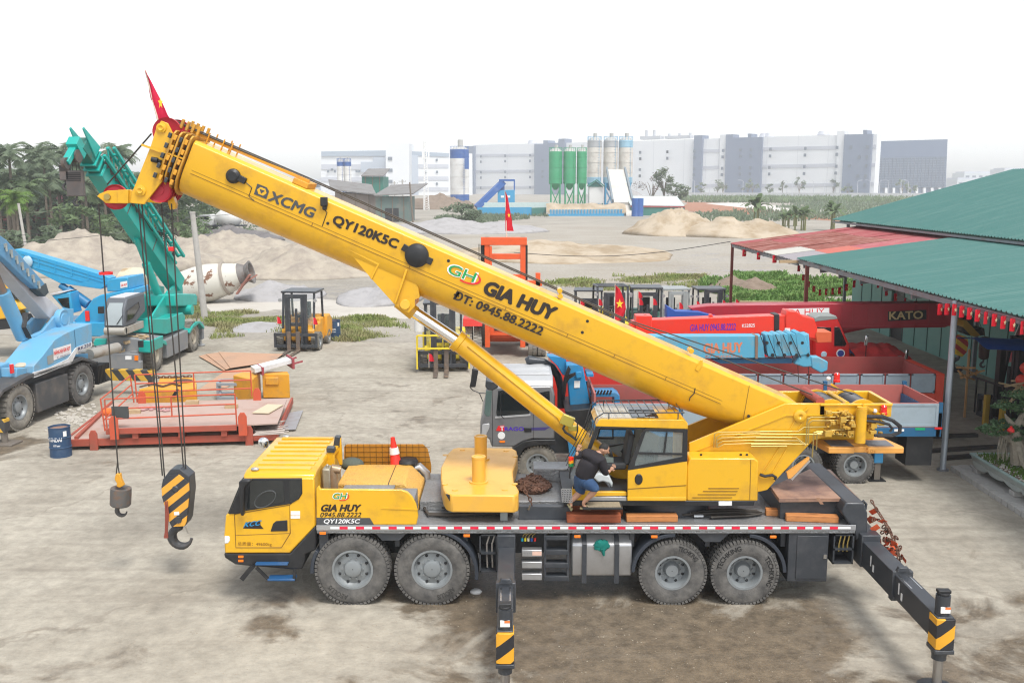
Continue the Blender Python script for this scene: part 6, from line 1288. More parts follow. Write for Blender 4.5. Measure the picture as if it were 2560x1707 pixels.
def mixer_drum(label,p0,p1,Y,r,mat,jag=True):
 a,b_=WF.y(U2(*p0),Y),WF.y(U2(*p1),Y);d=b_-a;L_=d.length;t=thing('mixer_drum',label,'mixer drum',a);t.rotation_euler=d.to_track_quat('X','Z').to_euler()
 build('shell',MB().lathe([(r*.55,0),(r*.92,L_*.1),(r,L_*.3),(r*.98,L_*.5),(r*.82,L_*.72),(r*.62,L_*.93)],(0,0,0),'X',36,True),mat,t)
 if jag:build('ring',MB().lathe([(r*.8,L_*.7),(r*.9,L_*.7),(r*.88,L_*.74),(r*.78,L_*.74)],(0,0,0),'X',32,False),M('ring_dusty',(.3,.26,.22),.7),t);build('mouth',MB().lathe([(r*.62,L_*.93),(r*.45,L_*1.02),(r*.62,L_*1.1),(r*.5,L_*1.1),(r*.35,L_*1.0)],(0,0,0),'X',28,False),M('mouth_grey',(.2,.19,.18),.7,metal=.4,dirt=(.15,.08,.05),damt=.6),t)
 if jag:build('chute',MB().bar((L_*.85,-r*.5,-r*.9),(L_*1.12,-r*.7,-r*.1),.3,.1).bar((L_*.95,-r*.6,-r*.5),(L_*1.2,-r*.4,-r*.2),.25,.1),M('chute_rust',(.3,.13,.1),.7),t)
 return t
mixer_drum('white rusty mixer drum with brown patches lying behind the concrete pole',(1165,905),(1600,795),48.5,1.3,drumm);mixer_drum('cream mixer drum behind the blue crane, left of the white rusty drum',(960,905),(770,820),50,1.3,drumy,False)
# ================================================================ fork lift trucks
def forklift(label,x,y,rz,s=1.,body=oldyel,cab=charcoal,group=None,rail=None,mast_h=2.6,roof=True,glassy=True,tyre=rubber_old,forks=True):
 """front looks along local -y"""
 t=thing('forklift',label,'forklift',(x,y,0),rz,group);t.scale=(s,s,s)
 b=build('body',MB().px([(.1,.45),(.1,.95),(.6,1.15),(1.3,1.15),(1.3,1.35),(2.6,1.35),(2.75,1.0),(2.7,.4),(2.0,.3),(.6,.3)],-.75,.75),body,t,.05)
 build('counterweight',MB().px([(1.9,.35),(1.9,1.42),(2.55,1.42),(2.95,1.1),(2.95,.5),(2.7,.35)],-.9,.9),body,t,.08)
 m=MB()
 for x_ in(-.72,.72):
  m.bar((x_,.25,1.0),(x_,.5,2.62),.09,.09);m.bar((x_,1.85,1.35),(x_,1.75,2.62),.09,.09);m.bar((x_,.45,2.62),(x_,1.8,2.62),.09,.09)
 if roof:m.bx(-.8,.8,.35,1.95,2.62,2.7)
 else:
  for k in range(8):m.bar((-.72,.5+k*.18,2.64),(.72,.5+k*.18,2.64),.05,.05)
 build('overhead_guard',m,cab,t,.008)
 if glassy:build('cab_glass',MB().add([(-.68,.3,1.15),(.68,.3,1.15),(.68,.48,2.55),(-.68,.48,2.55)],[[0,1,2,3]]),glass_c,t)
 build('seat',MB().box((0,1.3,1.45),(.55,.5,.15)).box((0,1.55,1.8),(.5,.12,.6)),black,t,.03)
 build('steering_wheel',MB().tube([(.2*math.cos(a),.72+.1*math.sin(a),1.5+.16*math.sin(a))for a in[k*PI/8 for k in range(17)]],.02,5).bar((0,.72,1.5),(0,.5,1.15),.05,.05),black,t)
 m=MB()
 for x_ in(-.42,.42):m.bx(x_-.08,x_+.08,-.12,.08,.1,mast_h);m.bx(x_*.72-.05,x_*.72+.05,-.16,-.02,.1,mast_h-.1)
 m.bx(-.5,.5,-.1,.05,mast_h-.18,mast_h);m.bx(-.5,.5,-.06,.06,1.15,1.3);m.cyl((0,-.02,.1),(0,-.02,mast_h*.75),.06,n=10)
 ms_=build('mast',m,cab,t,.006)
 m=MB().bx(-.98,.98,-.3,-.2,.72,.86).bx(-.98,.98,-.3,-.2,.2,.34)
 for x_ in(-.95,-.3,.3,.95):m.bx(x_-.05,x_+.05,-.29,-.18,.2,.86)
 build('carriage',m,charcoal,ms_,.006)
 if forks:
  for x_ in(-.3,.12):build('fork',MB().px([(-.36,.95),(-.3,.95),(-.3,.04),(-1.55,.04),(-1.55,.06),(-.36,.1)],x_-.08,x_+.1),M('fork_steel',(.16,.13,.11),.5,metal=.4,dirt=(.3,.2,.12),damt=.7),ms_,.006)
 if rail:
  m=MB()
  for z_ in(.98,1.5):m.bar((-1.0,-.42,z_),(1.0,-.42,z_),.07,.07)
  for x_ in(-1,-.5,0,.5,1):m.bar((x_,-.42,.98),(x_,-.42,1.5),.03,.03)
  for x_ in(-1.03,1.03):m.px([(-.45,.15),(-.38,1.5),(.1,1.4),(.1,.9),(-.2,.15)],x_-.03,x_+.03)
  build('front_rail',m,rail,ms_,.006)
 for x_ in(-.82,.82):
  wheel(t,(x_,.35,.42),.42,.34,.24,tyre,rimgrey,'X',-1 if x_<0 else 1,n=28,blocks=24);wheel(t,(x_*.95,2.25,.34),.34,.26,.2,tyre,rimgrey,'X',-1 if x_<0 else 1,n=24,blocks=20)
  build('work_lamp',MB().cyl((x_,.28,2.3),(x_,.2,2.3),.08,n=12),alu,t)
 return t
fy=M('forklift_yellow',(.74,.56,.03),.45,dirt=(.4,.3,.05),damt=.4);fo2=M('forklift_orange',(.72,.1,.02),.45,dirt=(.4,.08,.03),damt=.4)
q=gx(680,805);forklift('small yellow and black forklift parked alone by the grass strip',q[0]+.1,q[1]-.1,R(-4),1.06,oldyel)
q=gx(1010,853);fB=forklift('bright yellow forklift with front rails, half hidden by the luffing cylinder',q[0]+.15,q[1]+.15,R(3),1.08,fy,charcoal,rail=fy,mast_h=3.1)
q=fB.location;build('side_tank',MB().cyl((-.95,.25,1.55),(-.95,.25,2.05),.2,n=18),silo_w,fB,.02)
for i,(x_,d_,s_,bd,lb)in enumerate(((1352,49.5,.95,oldyel,'first forklift left of the red flag in the parked row, dark roof'),(1413,48.5,1.08,fy,'forklift with tall open black guard right behind the red flag'),(1490,49,1.02,M('forklift_green',(.1,.25,.2),.5),'forklift with pale green body in the parked row'),(1560,49.5,.98,silo_w,'white roofed forklift right of the pale green one'),(1642,50,.96,gray_p,'grey roofed forklift last in the row by the roof post'))):
 forklift(lb,*at(x_,d_),R((-6,4,-3,5,2)[i]),s_,bd,charcoal if i!=3 else M('cab_pale',(.3,.32,.32),.5),'forklifts parked in a row behind the red booms',mast_h=2.3+.1*i,roof=i not in(1,),glassy=False)
 # big orange truck with its own tall mast
of=thing('heavy_forklift','large orange heavy forklift with raised mast behind the yellow boom','forklift',(*at(1160,44.5),0),R(0));OF=Frame(*at(1160,44.5));W5=crop(980,720,440,2352)
build('body',MB().px([(.3,.9),(.3,1.9),(1.4,1.9),(1.4,2.3),(4.0,2.3),(4.3,1.4),(4.2,.7),(.8,.6)],-.9,.9),fo2,of,.05);build('front_apron',MB().py([(-.75,1.0),(.75,1.0),(.75,1.75),(-.75,1.75)],.1,.3),fo2,of,.03)
for x_ in(-1.5,1.5):
 build('mudguard',MB().px([(-.4,1.5),(-.3,1.85),(1.2,1.9),(1.4,1.5),(1.2,1.72),(-.2,1.7)],x_-.45,x_+.45),M('mudguard_red',(.6,.03,.02),.45),of,.02)
 for dx in(-.22,.22):wheel(of,(x_+dx,.45,.72),.72,.38,.34,M('dry_pale_tyre',(.34,.32,.29),.9,dirt=(.15,.14,.13),damt=.6),rimgrey,'X',-1 if x_<0 else 1,n=30,blocks=30)
 wheel(of,(x_*.75,3.5,.6),.6,.36,.3,rubber_old,rimgrey,'X',-1 if x_<0 else 1,n=26,blocks=26)
zt_=OF.y(P3(1250,715),-.2).z;m=MB()
for x_ in(-.82,.82):m.bx(x_-.12,x_+.12,-.25,.05,.5,zt_)
m.bx(-1.1,1.0,-.3,.1,zt_-.35,zt_);m.bx(-.75,.75,-.2,0,zt_-1.0,zt_-.75);m.bx(-.75,.75,-.2,0,zt_-1.9,zt_-1.7);m.px([(-.28,zt_-2.2),(-.1,zt_-2.2),(-.1,zt_-.4),(-.28,zt_-.4)],-.7,-.6)
ms_=build('mast',m,fo2,of,.015);m=MB()
for x_ in(-1.02,.95):m.cyl((x_,-.1,zt_-2),(x_,-.1,zt_-.35),.09,n=12)
for k in range(5):m.cyl((-1.2+k*.05,-.2,.8),(-1.2+k*.05,-.2,zt_-.3),.012,n=5)
build('lift_cylinder',m,black,ms_);m=MB().bx(-.9,1.7,-.5,-.3,zt_-2.2,zt_-1.95).bx(1.4,1.62,-.5,-.3,zt_-3.4,zt_-1.6).bx(.9,1.6,-.5,-.3,zt_-2.6,zt_-2.45);build('carriage',m,fo2,ms_,.01)
build('cab',MB().px([(1.3,2.3),(1.4,3.3),(2.6,3.3),(2.7,2.3)],-.7,.7),charcoal,of,.04);build('grille',MB().bx(-.5,.5,.06,.12,1.25,1.65),black,of)
fl2=thing('flag','narrow red flag standing on top of the orange forklift mast','flag',(of.location.x+.08,of.location.y,zt_));build('flagpole',MB().cyl((0,0,0),(-.08,0,2.1),.02,n=6),M('pale_pole'),fl2)
rings=[[Vector((-.08+.02*i*.15+u*w_,.05*math.sin(i+u*5),2.1-i*.26))for u in(0,.25,.5,.75,1)]for i,w_ in enumerate((.01,.12,.16,.2,.25,.3,.32,.38))];build('cloth',MB().loft(rings,False,False),flagred,fl2)
build('star',MB().poly([(.1+.07*(1 if k%2==0 else .4)*math.sin(k*PI/5),-.07,1.0+.12*(1 if k%2==0 else .4)*math.cos(k*PI/5))for k in range(10)]),flagstar,fl2)
tag(build('white_box',MB().box((*gx(1250,808),.22),(.75,.5,.42)).box((*gx(1250,808),.45),(.78,.52,.04)),white,None,.02),'small white box on the ground before the orange forklift','box')
tag(build('red_sack',MB().sph((*gx(1300,800),.2),(.45,.35,.28)),txt_red),'red bag lying behind the grey lorry cab roof','bag')
# pennants on the forklifts
for i,(x_,y_,Y)in enumerate(((636,730,27.5),(719,732,27.5),(985,815,22.6),(1095,800,22.6),(1333,690,31),(1375,689,31),(1468,688,30.5),(1500,688,30.5),(1418+48,672,31),(1560,697,30),(1600,694,30),(1660,692,31),(1690,690,31))):
 q=WF.y(K(x_,y_),Y);t=thing('pennant',('small red pennant on the %s'%('left front of the small yellow forklift','right front of the small yellow forklift','left front of the bright yellow forklift','right front of the bright yellow forklift','left of the dark roofed forklift','right of the dark roofed forklift','left of the pale green forklift','right of the pale green forklift','tall black forklift guard','left of the white roofed forklift','right of the white roofed forklift','left of the grey roofed forklift','right of the grey roofed forklift')[i]),'pennant',(q.x,Y,q.z-.35),0,'red pennants on the forklifts')
 build('stick',MB().cyl((0,0,-.2),(0,0,.42),.012,n=5),M('pale_pole'),t);build('cloth',MB().loft([[(0,0,.42),(0,0,.08)],[(.12,.05,.36),(.14,.04,.06)],[(.2,-.02,.22),(.22,0,.08)]],False,False),flagred,t)
q=WF.y(K(1418,725),24);t=thing('flag','red flag with a yellow star hanging in front of the forklift row','flag',(q.x,24,0));zt_=WF.y(K(1411,655),24).z;build('flagpole',MB().cyl((-.12,0,0),(-.12,0,zt_+.05),.018,n=6),M('pale_pole'),t)
rings=[[Vector((-.12+u*w_+.03*i*.1,.06*math.sin(i*.9+u*6),zt_-i*.17))for u in[k/6 for k in range(7)]]for i,w_ in enumerate((.02,.2,.28,.34,.4,.44,.46,.42,.36,.25))];build('cloth',MB().loft(rings,False,False),flagred,t)
build('star',MB().poly([(.08+.17*(1 if k%2==0 else .4)*math.sin(k*PI/5),-.09,zt_-.8+.22*(1 if k%2==0 else .4)*math.cos(k*PI/5))for k in range(10)]),flagstar,t)
# ================================================================ grey lorry with a blue loader crane
V=crop(1150,880,430,1983);R2=crop(1800,400,760,1702);R3=crop(2040,780,520,2330);R5=crop(2200,750,360,1026);TB=crop(1380,690,720,2352)
lgrey=M('lorry_grey',(.2,.205,.215),.35,metal=.35,dirt=(.26,.25,.24),damt=.4,coat=.2);lroof=M('lorry_roof_silver',(.48,.49,.5),.4,metal=.3,dirt=(.3,.3,.3),damt=.4);lblue=M('loader_blue',(.02,.22,.45),.45,dirt=(.1,.2,.3),damt=.6,dscale=3);bedgrey=M('bed_panel_grey',(.3,.37,.42),.55,dirt=(.22,.25,.27),damt=.5);bedred=M('bed_inside_red',(.42,.13,.11),.7,dirt=(.3,.14,.12),damt=.6,dscale=2);bedblue=M('bed_frame_blue',(.01,.11,.24),.5,dirt=(.05,.1,.15),damt=.5)
LY=7.6;lor=thing('lorry','grey lorry with corrugated silver roof, blue loader crane and red lined bed','lorry',(5,8.8,0),local=False)
lv=lambda pts,y=LY:WF.ys(V.L(*pts),y)
cb_=build('cab',MB().py(lv(((232,960),(234,800),(262,720),(300,440),(330,408),(470,398),(1060,388),(1090,480),(1095,1005),(830,1005),(720,1040),(630,1095),(362,1092),(335,1000))),LY,LY+2.35),lgrey,lor,.05)
zc_=WF.y(V(700,395),LY).z;x0,x1=WF.y(V(455,400),LY).x,WF.y(V(1062,400),LY).x
rf_=build('roof',MB().px([(LY+.02,zc_-.05),(LY+.12,zc_+.12),(LY+.4,zc_+.24),(LY+1.95,zc_+.24),(LY+2.23,zc_+.12),(LY+2.33,zc_-.05)],x0-.1,x1+.03),lroof,cb_,.04)
m=MB()
for k in range(9):m.bar((x0+.05,LY+.42+k*.18,zc_+.245),(x1-.03,LY+.42+k*.18,zc_+.245),.09,.03)
build('roof_rib',m,lroof,rf_,.008)
build('sun_visor',MB().py(lv(((290,400),(296,330),(330,325),(440,345),(440,405),(380,440),(320,432))),LY-.02,LY+2.37),charcoal,cb_,.03)
build('windscreen',MB().py(lv(((300,445),(372,440),(352,735),(310,745),(280,710))),LY-.004,LY+2.36),M('lorry_glass',(.1,.15,.14),.05,spec=.8),cb_,.01)
build('door_window',MB().py(lv(((440,445),(560,430),(800,560),(810,610),(800,715),(425,738),(418,690))),LY-.012,LY+.02),glass_d,cb_,.01);build('rear_window',MB().py(lv(((905,470),(1035,440),(1035,690),(925,690))),LY-.012,LY+.02),glass_d,cb_,.01)
m=MB().bar(WF.y(V(405,752),LY-.005),WF.y(V(812,722),LY-.005),.02,.05);build('window_sill',m,lroof,cb_)
m=MB();P_=V.L((372,430),(375,1090)),V.L((845,640),(845,1000)),V.L((1092,500),(1092,1000))
for a,b_ in P_:m.bar(WF.y(a,LY-.001),WF.y(b_,LY-.001),.01,.012)
build('door_seam',m,black,cb_);build('door_handle',MB().py(lv(((735,870),(825,870),(825,918),(745,920))),LY-.02,LY+.01),black,cb_,.01)
build('headlamp',MB().py(lv(((258,830),(340,818),(340,870),(300,960),(245,960))),LY-.015,LY+.3),lroof,cb_,.02)
ly=lambda p:WF.y(p,LY)
build('letter_block',MB().py(lv(((415,905),(440,850),(510,843),(512,910))),LY-.008,LY),txt_red,cb_);write_px('door_lettering','T',txt_white,cb_,lambda p:WF.y(p,LY-.009),V(465,905),V(508,905),V(462,855),.03);write_px('door_lettering','RAGO',txt_blue,cb_,ly,V(515,905),V(735,905),V(515,862),.05)
build('door_stripe',MB().py(lv(((735,872),(1050,862),(1010,880),(980,898),(735,902))),LY-.004,LY),M('stripe_navy',(.05,.04,.17),.5),cb_);q=ly(V(477,962));build('round_badge',MB().lathe([(.01,-.008),(.095,-.008),(.1,0)],q,'Y',24),white,cb_)
write_px('badge_lettering','AUTO',txt_red,cb_,lambda p:WF.y(p,LY-.009),V(442,975),V(510,975),V(442,952),.01)if 0 else None
build('side_lamp',MB().py(lv(((452,1020),(520,1020),(518,1042),(460,1042))),LY-.015,LY),amber,cb_)
m=MB().tube([WF.y(V(*p),LY-.25)for p in((160,135),(160,190))],.012,5).tube([WF.y(V(*p),LY-.25)for p in((120,410),(150,440),(225,470),(300,475))],.014,5).tube([WF.y(V(*p),LY-.2)for p in((225,475),(265,570))],.012,5).tube([WF.y(V(*p),LY-.08)for p in((520,435),(470,470),(470,730),(510,770))],.012,5);ma=build('mirror_arm',m,black,cb_)
build('side_mirror',MB().py(lv(((140,190),(215,200),(180,400),(108,405),(125,330)),LY-.25),LY-.3,LY-.18),black,ma,.02)
build('wing',MB().py(lv(((600,1150),(640,1080),(740,1025),(860,1008),(1100,1005),(1105,1060),(860,1075),(740,1110),(680,1200),(640,1260))),LY-.02,LY+.5),black,lor,.02)
m=MB();yb=LY+1.9;m.tube([WF.y(V(*p),yb)for p in((760,110),(800,95),(880,100),(960,105),(1060,170),(1130,280),(1165,420),(1165,640))],[.1,.14,.1,.09,.11,.11,.11,.11],14);build('intake_snorkel',m,charcoal,lor)
q=gx(1235,1110);wheel(lor,(q[0],LY+.2,.52),.52,.3,.29,rubber_old,rimgrey,n=32,blocks=36);wheel(lor,(q[0],LY+2.2,.52),.52,.3,.29,rubber_old,rimgrey,face=1,n=28,blocks=30)
for x_ in(1835,1952):
 q=gx(x_,1102)
 for yy in(.17,.47,2.2):wheel(lor,(q[0],LY+yy,.5),.5,.28,.29,rubber,rimgrey,style='deep',n=32,blocks=36,face=1 if yy>2 else-1)
 # bed
bx1=WF.y(R3(1400,1020),LY).x;zb1=WF.y(R3(1300,1020),LY).z;zb0=WF.y(R3(1300,1290),LY).z;bx0=WF.y(T(905,800),LY).x;BW=2.45
bd=build('bed',MB().bx(bx0,bx1,LY,LY+BW,zb0-.08,zb0),bedred,lor)
build('chassis',MB().bx(.2,bx1-.1,LY+.75,LY+1.7,.65,zb0-.1),charcoal,lor)
m=MB();m.bx(bx0,bx1,LY,LY+.05,zb0,zb1);m.bx(bx0,bx1,LY+BW-.05,LY+BW,zb0,zb1).bx(bx1-.05,bx1,LY+.06,LY+BW-.06,zb0,zb1).bx(bx0,bx0+.05,LY+.06,LY+BW-.06,zb0,zb1+.25);sidew=build('bed_wall',m,bedred,bd)
m=MB();seg=(bx1-bx0)/4
for k in range(4):
 a,b_=bx0+k*seg+.06,bx0+(k+1)*seg-.06;m.bx(a,b_,LY-.02,LY-.003,zb0+.02,zb1-.01)
 for(u0,u1,w0_,w1_)in((a,b_,zb1-.07,zb1-.01),(a,b_,zb0+.02,zb0+.09),(a,a+.07,zb0+.09,zb1-.07),(b_-.07,b_,zb0+.09,zb1-.07)):m.bx(u0,u1,LY-.035,LY-.02,w0_,w1_)
build('side_panel',m,bedgrey,sidew);m=MB()
for k in range(5):m.bx(bx0+k*seg-.05,bx0+k*seg+.05,LY+BW-.07,LY+BW+.04,zb0,zb1+.1);m.bx(bx0+k*seg-.05,bx0+k*seg+.05,LY-.03,LY+.03,zb0,zb1+.02)
build('stake',m,bedblue,sidew)
m=MB().bx(bx0,bx1+.02,LY-.03,LY+.1,zb0-.25,zb0-.01).bx(bx1-.1,bx1+.05,LY-.03,LY+BW,zb0-.25,zb1-.25);build('bed_frame',m,bedblue,bd,.01)
for a,c_,zz in((930,white,1322),(1165,M('green_reflector',(.0,.35,.15),.4),1308),(1370,redlamp,1300)):q=WF.y(R3(a,zz),LY-.03);build('marker',MB().box((q.x,LY-.035,q.z),(.26 if a!=1370 else .2,.02,.06)),c_,bd)
jx=gx(2010,1100);m=MB().bx(jx[0]-.12,jx[0]+.12,LY+.3,LY+.55,.5,zb0-.1);sj=build('stabiliser',m,lblue,lor,.01);build('stabiliser_leg',MB().bx(jx[0]-.08,jx[0]+.08,LY+.34,LY+.5,.03,.55),M('old_steel',(.15,.13,.11),.6),sj);build('stabiliser_foot',MB().bx(jx[0]-.25,jx[0]+.2,LY+.2,LY+.65,0,.03),black,sj)
build('mud_flap',MB().bx(bx1-.8,bx1-.1,LY+.1,LY+.8,.5,zb0-.28),black,lor)
# loader crane on the lorry
m=MB().py(lv(((1225,145),(1410,135),(1500,600),(1270,640)),LY+1.0),LY+.95,LY+1.5);co=build('crane_column',m,lblue,lor,.02)
build('column_base',MB().py(lv(((1200,640),(1520,610),(1530,840),(1260,850)),LY+.7),LY+.3,LY+2.1),black,lor,.02);build('column_leg',MB().py(lv(((1225,870),(1330,880),(1330,1240),(1265,1240)),LY+.5),LY+.45,LY+.75),lblue,lor,.01)
build('column_label',MB().py(lv(((1318,332),(1385,330),(1380,410),(1315,412)),LY+.94),LY+.93,LY+.95),white,co);build('column_box',MB().py(lv(((1335,230),(1400,225),(1405,290),(1340,300)),LY+.9),LY+.85,LY+.95),lblue,co,.01)
m=MB();random.seed(6)
for k in range(7):m.tube([WF.y(V(1250+k*4,160+k*6),LY+.9),WF.y(V(1200+k*6,300),LY+.85),WF.y(V(1180+k*4,420+k*20),LY+.9)],.012,5);m.tube([WF.y(V(1330,235+k*5),LY+.84),WF.y(V(1260,260+k*8),LY+.8),WF.y(V(1200,330+k*12),LY+.9)],.01,5)
build('column_hose',m,hose,co)
m=MB().py(lv(((1000,40),(1225,60),(1230,280),(1180,260),(1120,160)),LY+1.5),LY+1.5,LY+1.9);build('boom_foot',m,lblue,co,.02)
m=MB().py(lv(((1490,445),(1775,440),(1828,475),(1828,640),(1770,640),(1765,490),(1500,490)),LY+1.2),LY+.9,LY+1.6).py(lv(((1450,225),(1530,225),(1530,262),(1450,262)),LY+1.2),LY+.9,LY+1.6);lf=build('crane_ladder',m,lblue,co,.01);m=MB()
for k in range(7):q=WF.y(V(1520+k*36,462),LY+.885);m.box(q,(.05,.02,.12),rot=Euler((0,.4,0)))
build('ladder_slot',m,black,lf)
LBy=8.6;tb=lambda pts,y=LBy:WF.ys(TB.L(*pts),y)
lbm=M('old_loader_blue',(.08,.34,.5),.5,dirt=(.25,.3,.3),damt=.8,dscale=2.5)
lb_=build('loader_boom',MB().py(tb(((200,490),(900,490),(1720,488),(1740,670),(1120,675),(200,680))),LBy,LBy+.45),lbm,lor,.02)
write_px('boom_lettering','GIA HUY',M('orange_lettering',(.6,.2,.1),.6),lb_,lambda p:WF.y(p,LBy),TB(1240,632),TB(1552,622),TB(1240,552),.045);write_px('phone_lettering','ĐT: 0945.88.2222',M('orange_lettering'),lb_,lambda p:WF.y(p,LBy),TB(1250,665),TB(1555,662),TB(1250,648),.01)
m=MB().py(tb(((1660,488),(1682,488),(1680,675),(1660,675)),LBy-.02),LBy-.03,LBy+.47);build('boom_clamp',m,M('clamp_brown',(.22,.14,.1),.6),lb_)
for k in range(5):
 x_=1740+k*62;build('boom_section',MB().py(tb(((x_,480-k*4),(x_+30,470-k*4),(x_+75,480),(x_+120,650-k*8),(x_+90,668-k*6),(x_+20,655)),LBy-.03-k*.01),LBy-.03-k*.012,LBy+.45),lbm,lb_,.02)
m=MB()
for k in range(5):m.tube([WF.y(TB(1700+k*62,480),LBy-.1),WF.y(TB(1770+k*66,670),LBy-.1)],.012,5)
for k in range(8):q=WF.y(TB(1755+k*48,545+(k%2)*100),LBy-.06);m.cyl(q-Vector((0,.02,0)),q+Vector((0,.06,0)),.045,n=10)
build('boom_rope',m,black,lb_)
m=MB().py(tb(((2040,480),(2100,470),(2110,640),(2125,740),(2060,745),(1980,720),(2030,640)),LBy-.05),LBy-.05,LBy+.4).py(tb(((2115,660),(2180,660),(2255,700),(2252,770),(2200,795),(2120,750)),LBy+.05),LBy+.05,LBy+.35);build('boom_tip',m,lbm,lb_,.03)
m=MB().py(tb(((1300,680),(1960,672),(1960,712),(1380,715)),LBy+.1),LBy+.1,LBy+.4);build('boom_rest_rail',m,bedblue,lor)
m=MB()
for x_,y_ in((2015,870),(2100,860),(2215,815)):m.tube([WF.y(TB(x_-10,690),LBy+.2),WF.y(TB(x_,y_),LBy+.2)],.01,5)
build('loader_rope',m,wire,lb_)
# ================================================================ second lorry: grey red bed, bright red loader boom
L2=11.6;lo2=thing('lorry','lorry with bright red loader boom and grey sided red bed behind the grey lorry','lorry',(7,12.8,0),local=False)
c1=WF.y(R3(1345,690),L2);zt2,zb2=c1.z,WF.y(R3(1300,905),L2).z;bx0=4.2
bd2=build('bed',MB().bx(bx0,c1.x,L2,L2+2.45,zb2-.08,zb2),bedred,lo2);m=MB().bx(bx0,c1.x,L2,L2+.05,zb2,zt2).bx(bx0,c1.x,L2+2.4,L2+2.45,zb2,zt2+.1).bx(c1.x-.05,c1.x,L2+.06,L2+2.39,zb2,zt2);sw2=build('bed_wall',m,M('bed_dark_red',(.26,.05,.045),.7,dirt=(.18,.06,.05),damt=.6,dscale=2),bd2)
m=MB();sg=.78;k=0
while c1.x-k*sg>bx0+.5:
 a,b_=c1.x-(k+1)*sg+.03,c1.x-k*sg-.03;m.bx(a,b_,L2-.02,L2-.003,zb2+.02,zt2)
 for(u0,u1,w0_,w1_)in((a,b_,zt2-.05,zt2),(a,b_,zb2+.02,zb2+.07),(a,a+.05,zb2,zt2),(b_-.05,b_,zb2,zt2)):m.bx(u0,u1,L2-.04,L2-.02,w0_,w1_)
 k+=1
build('side_panel',m,bedgrey,sw2);build('tail_frame',MB().bx(c1.x,c1.x+.25,L2-.05,L2+2.5,zb2-.35,zt2).bx(c1.x-.8,c1.x+.2,L2-.04,L2+.1,zb2-.3,zb2-.01),M('tail_red',(.6,.05,.02),.5),bd2,.01);build('chassis',MB().bx(1.5,c1.x,L2+.7,L2+1.7,.6,zb2-.1),charcoal,lo2)
for x_ in(3.0,9.6,10.9):wheel(lo2,(x_,L2+.2,.5),.5,.3,.28,rubber_old,rimgrey,n=28,blocks=30);wheel(lo2,(x_,L2+2.2,.5),.5,.3,.28,rubber_old,rimgrey,face=1,n=24,blocks=24)
build('cab',MB().px([(L2,.8),(L2,2.3),(L2+.1,2.7),(L2+2.3,2.7),(L2+2.4,2.3),(L2+2.4,.8)],1.2,3.4),M('lorry_red',(.55,.03,.02),.4,coat=.2),lo2,.05)
RY=12.7;rred=M('loader_red',(.78,.035,.015),.4,dirt=(.6,.05,.03),damt=.4,coat=.2);rb2=lambda pts,y=RY:WF.ys(TB.L(*pts),y)
rbm=build('loader_boom',MB().py(rb2(((640,380),(700,362),(1800,322),(1905,322),(1908,462),(880,492),(640,500))),RY,RY+.5),rred,lo2,.02)
ry=lambda p:WF.y(p,RY);write_px('boom_lettering','GIA HUY 0945.88.2222',txt_blue,rbm,ry,TB(1128,450),TB(1500,440),TB(1130,396),.014);write_px('model_lettering','KS2825',txt_white,rbm,ry,TB(1552,420),TB(1656,416),TB(1552,392),.014)
build('boom_band',MB().py(rb2(((1815,315),(1858,312),(1856,452),(1815,455)),RY-.02),RY-.03,RY+.52),black,rbm,.01)
build('boom_head',MB().py(rb2(((1905,322),(1920,280),(2000,290),(2050,325),(2140,345),(2165,420),(2170,520),(2080,500),(2060,455),(1905,462)),RY-.03),RY-.05,RY+.55),rred,rbm,.03);build('tip_basket',MB().py(rb2(((2150,480),(2160,450),(2280,455),(2280,540),(2160,545)),RY-.05),RY-.1,RY+.6),M('basket_orange',(.65,.12,.04),.5),rbm,.02)
m=MB()
for x_,y_ in((710,340),(1300,330),(765,330)):m.py(rb2(((x_-15,y_+30),(x_-12,y_-15),(x_+12,y_-15),(x_+15,y_+30)),RY+.1),RY+.1,RY+.3)
build('boom_lug',m,rred,rbm,.01);build('column',MB().bx(3.9,4.4,RY-.1,RY+.5,1.2,3.9),rred,lo2,.02);build('head_sticker',MB().py(rb2(((1900,425),(1945,425),(1945,452),(1905,455)),RY-.06),RY-.065,RY-.05),white,rbm)
timber('pale plank in the red bed of the second lorry, left one',TB,(1690,858),(1760,800),zb2+.01,.06,.25,wood3,'plank','planks in the lorry bed');timber('pale plank in the red bed of the second lorry, right one',TB,(1790,860),(1860,800),zb2+.01,.06,.25,wood3,'plank','planks in the lorry bed')
# ================================================================ third: dark red truck crane under the roof
KY=18;kr=M('kato_red',(.36,.014,.03),.4,dirt=(.22,.015,.025),damt=.4,coat=.15);kc=thing('truck_crane','dark red truck crane with a long level boom reaching under the workshop roof','truck crane',(10,18.6,0),local=False)
kf=lambda c_,pts,y=KY:WF.ys(c_.L(*pts),y)
kb=build('boom',MB().py(kf(TB,((1130,262),(1300,240),(2352,226)),KY)+kf(R2,((1310,800),(1310,915),(1260,937),(700,945),(540,948)),KY)+kf(TB,((1200,345),),KY),KY,KY+.7),kr,kc,.02)
m=MB()
for x_ in(680,745,830,920,1010,1090,1170):m.bar(WF.y(R2(x_,812),KY-.004),WF.y(R2(x_,928),KY-.004),.02,.03)
m.bar(WF.y(R2(660,935),KY-.005),WF.y(R2(1290,925),KY-.005),.03,.05);build('boom_rib',m,kr,kb)
build('name_plate',MB().py(kf(R2,((940,848),(1155,838),(1155,892),(940,902)),KY-.012),KY-.014,KY-.004),black,kb);write_px('boom_lettering','KATO',M('gold_lettering',(.62,.5,.25),.5),kb,lambda p:WF.y(p,KY-.015),R2(948,893),R2(1135,888),R2(948,850),.04)
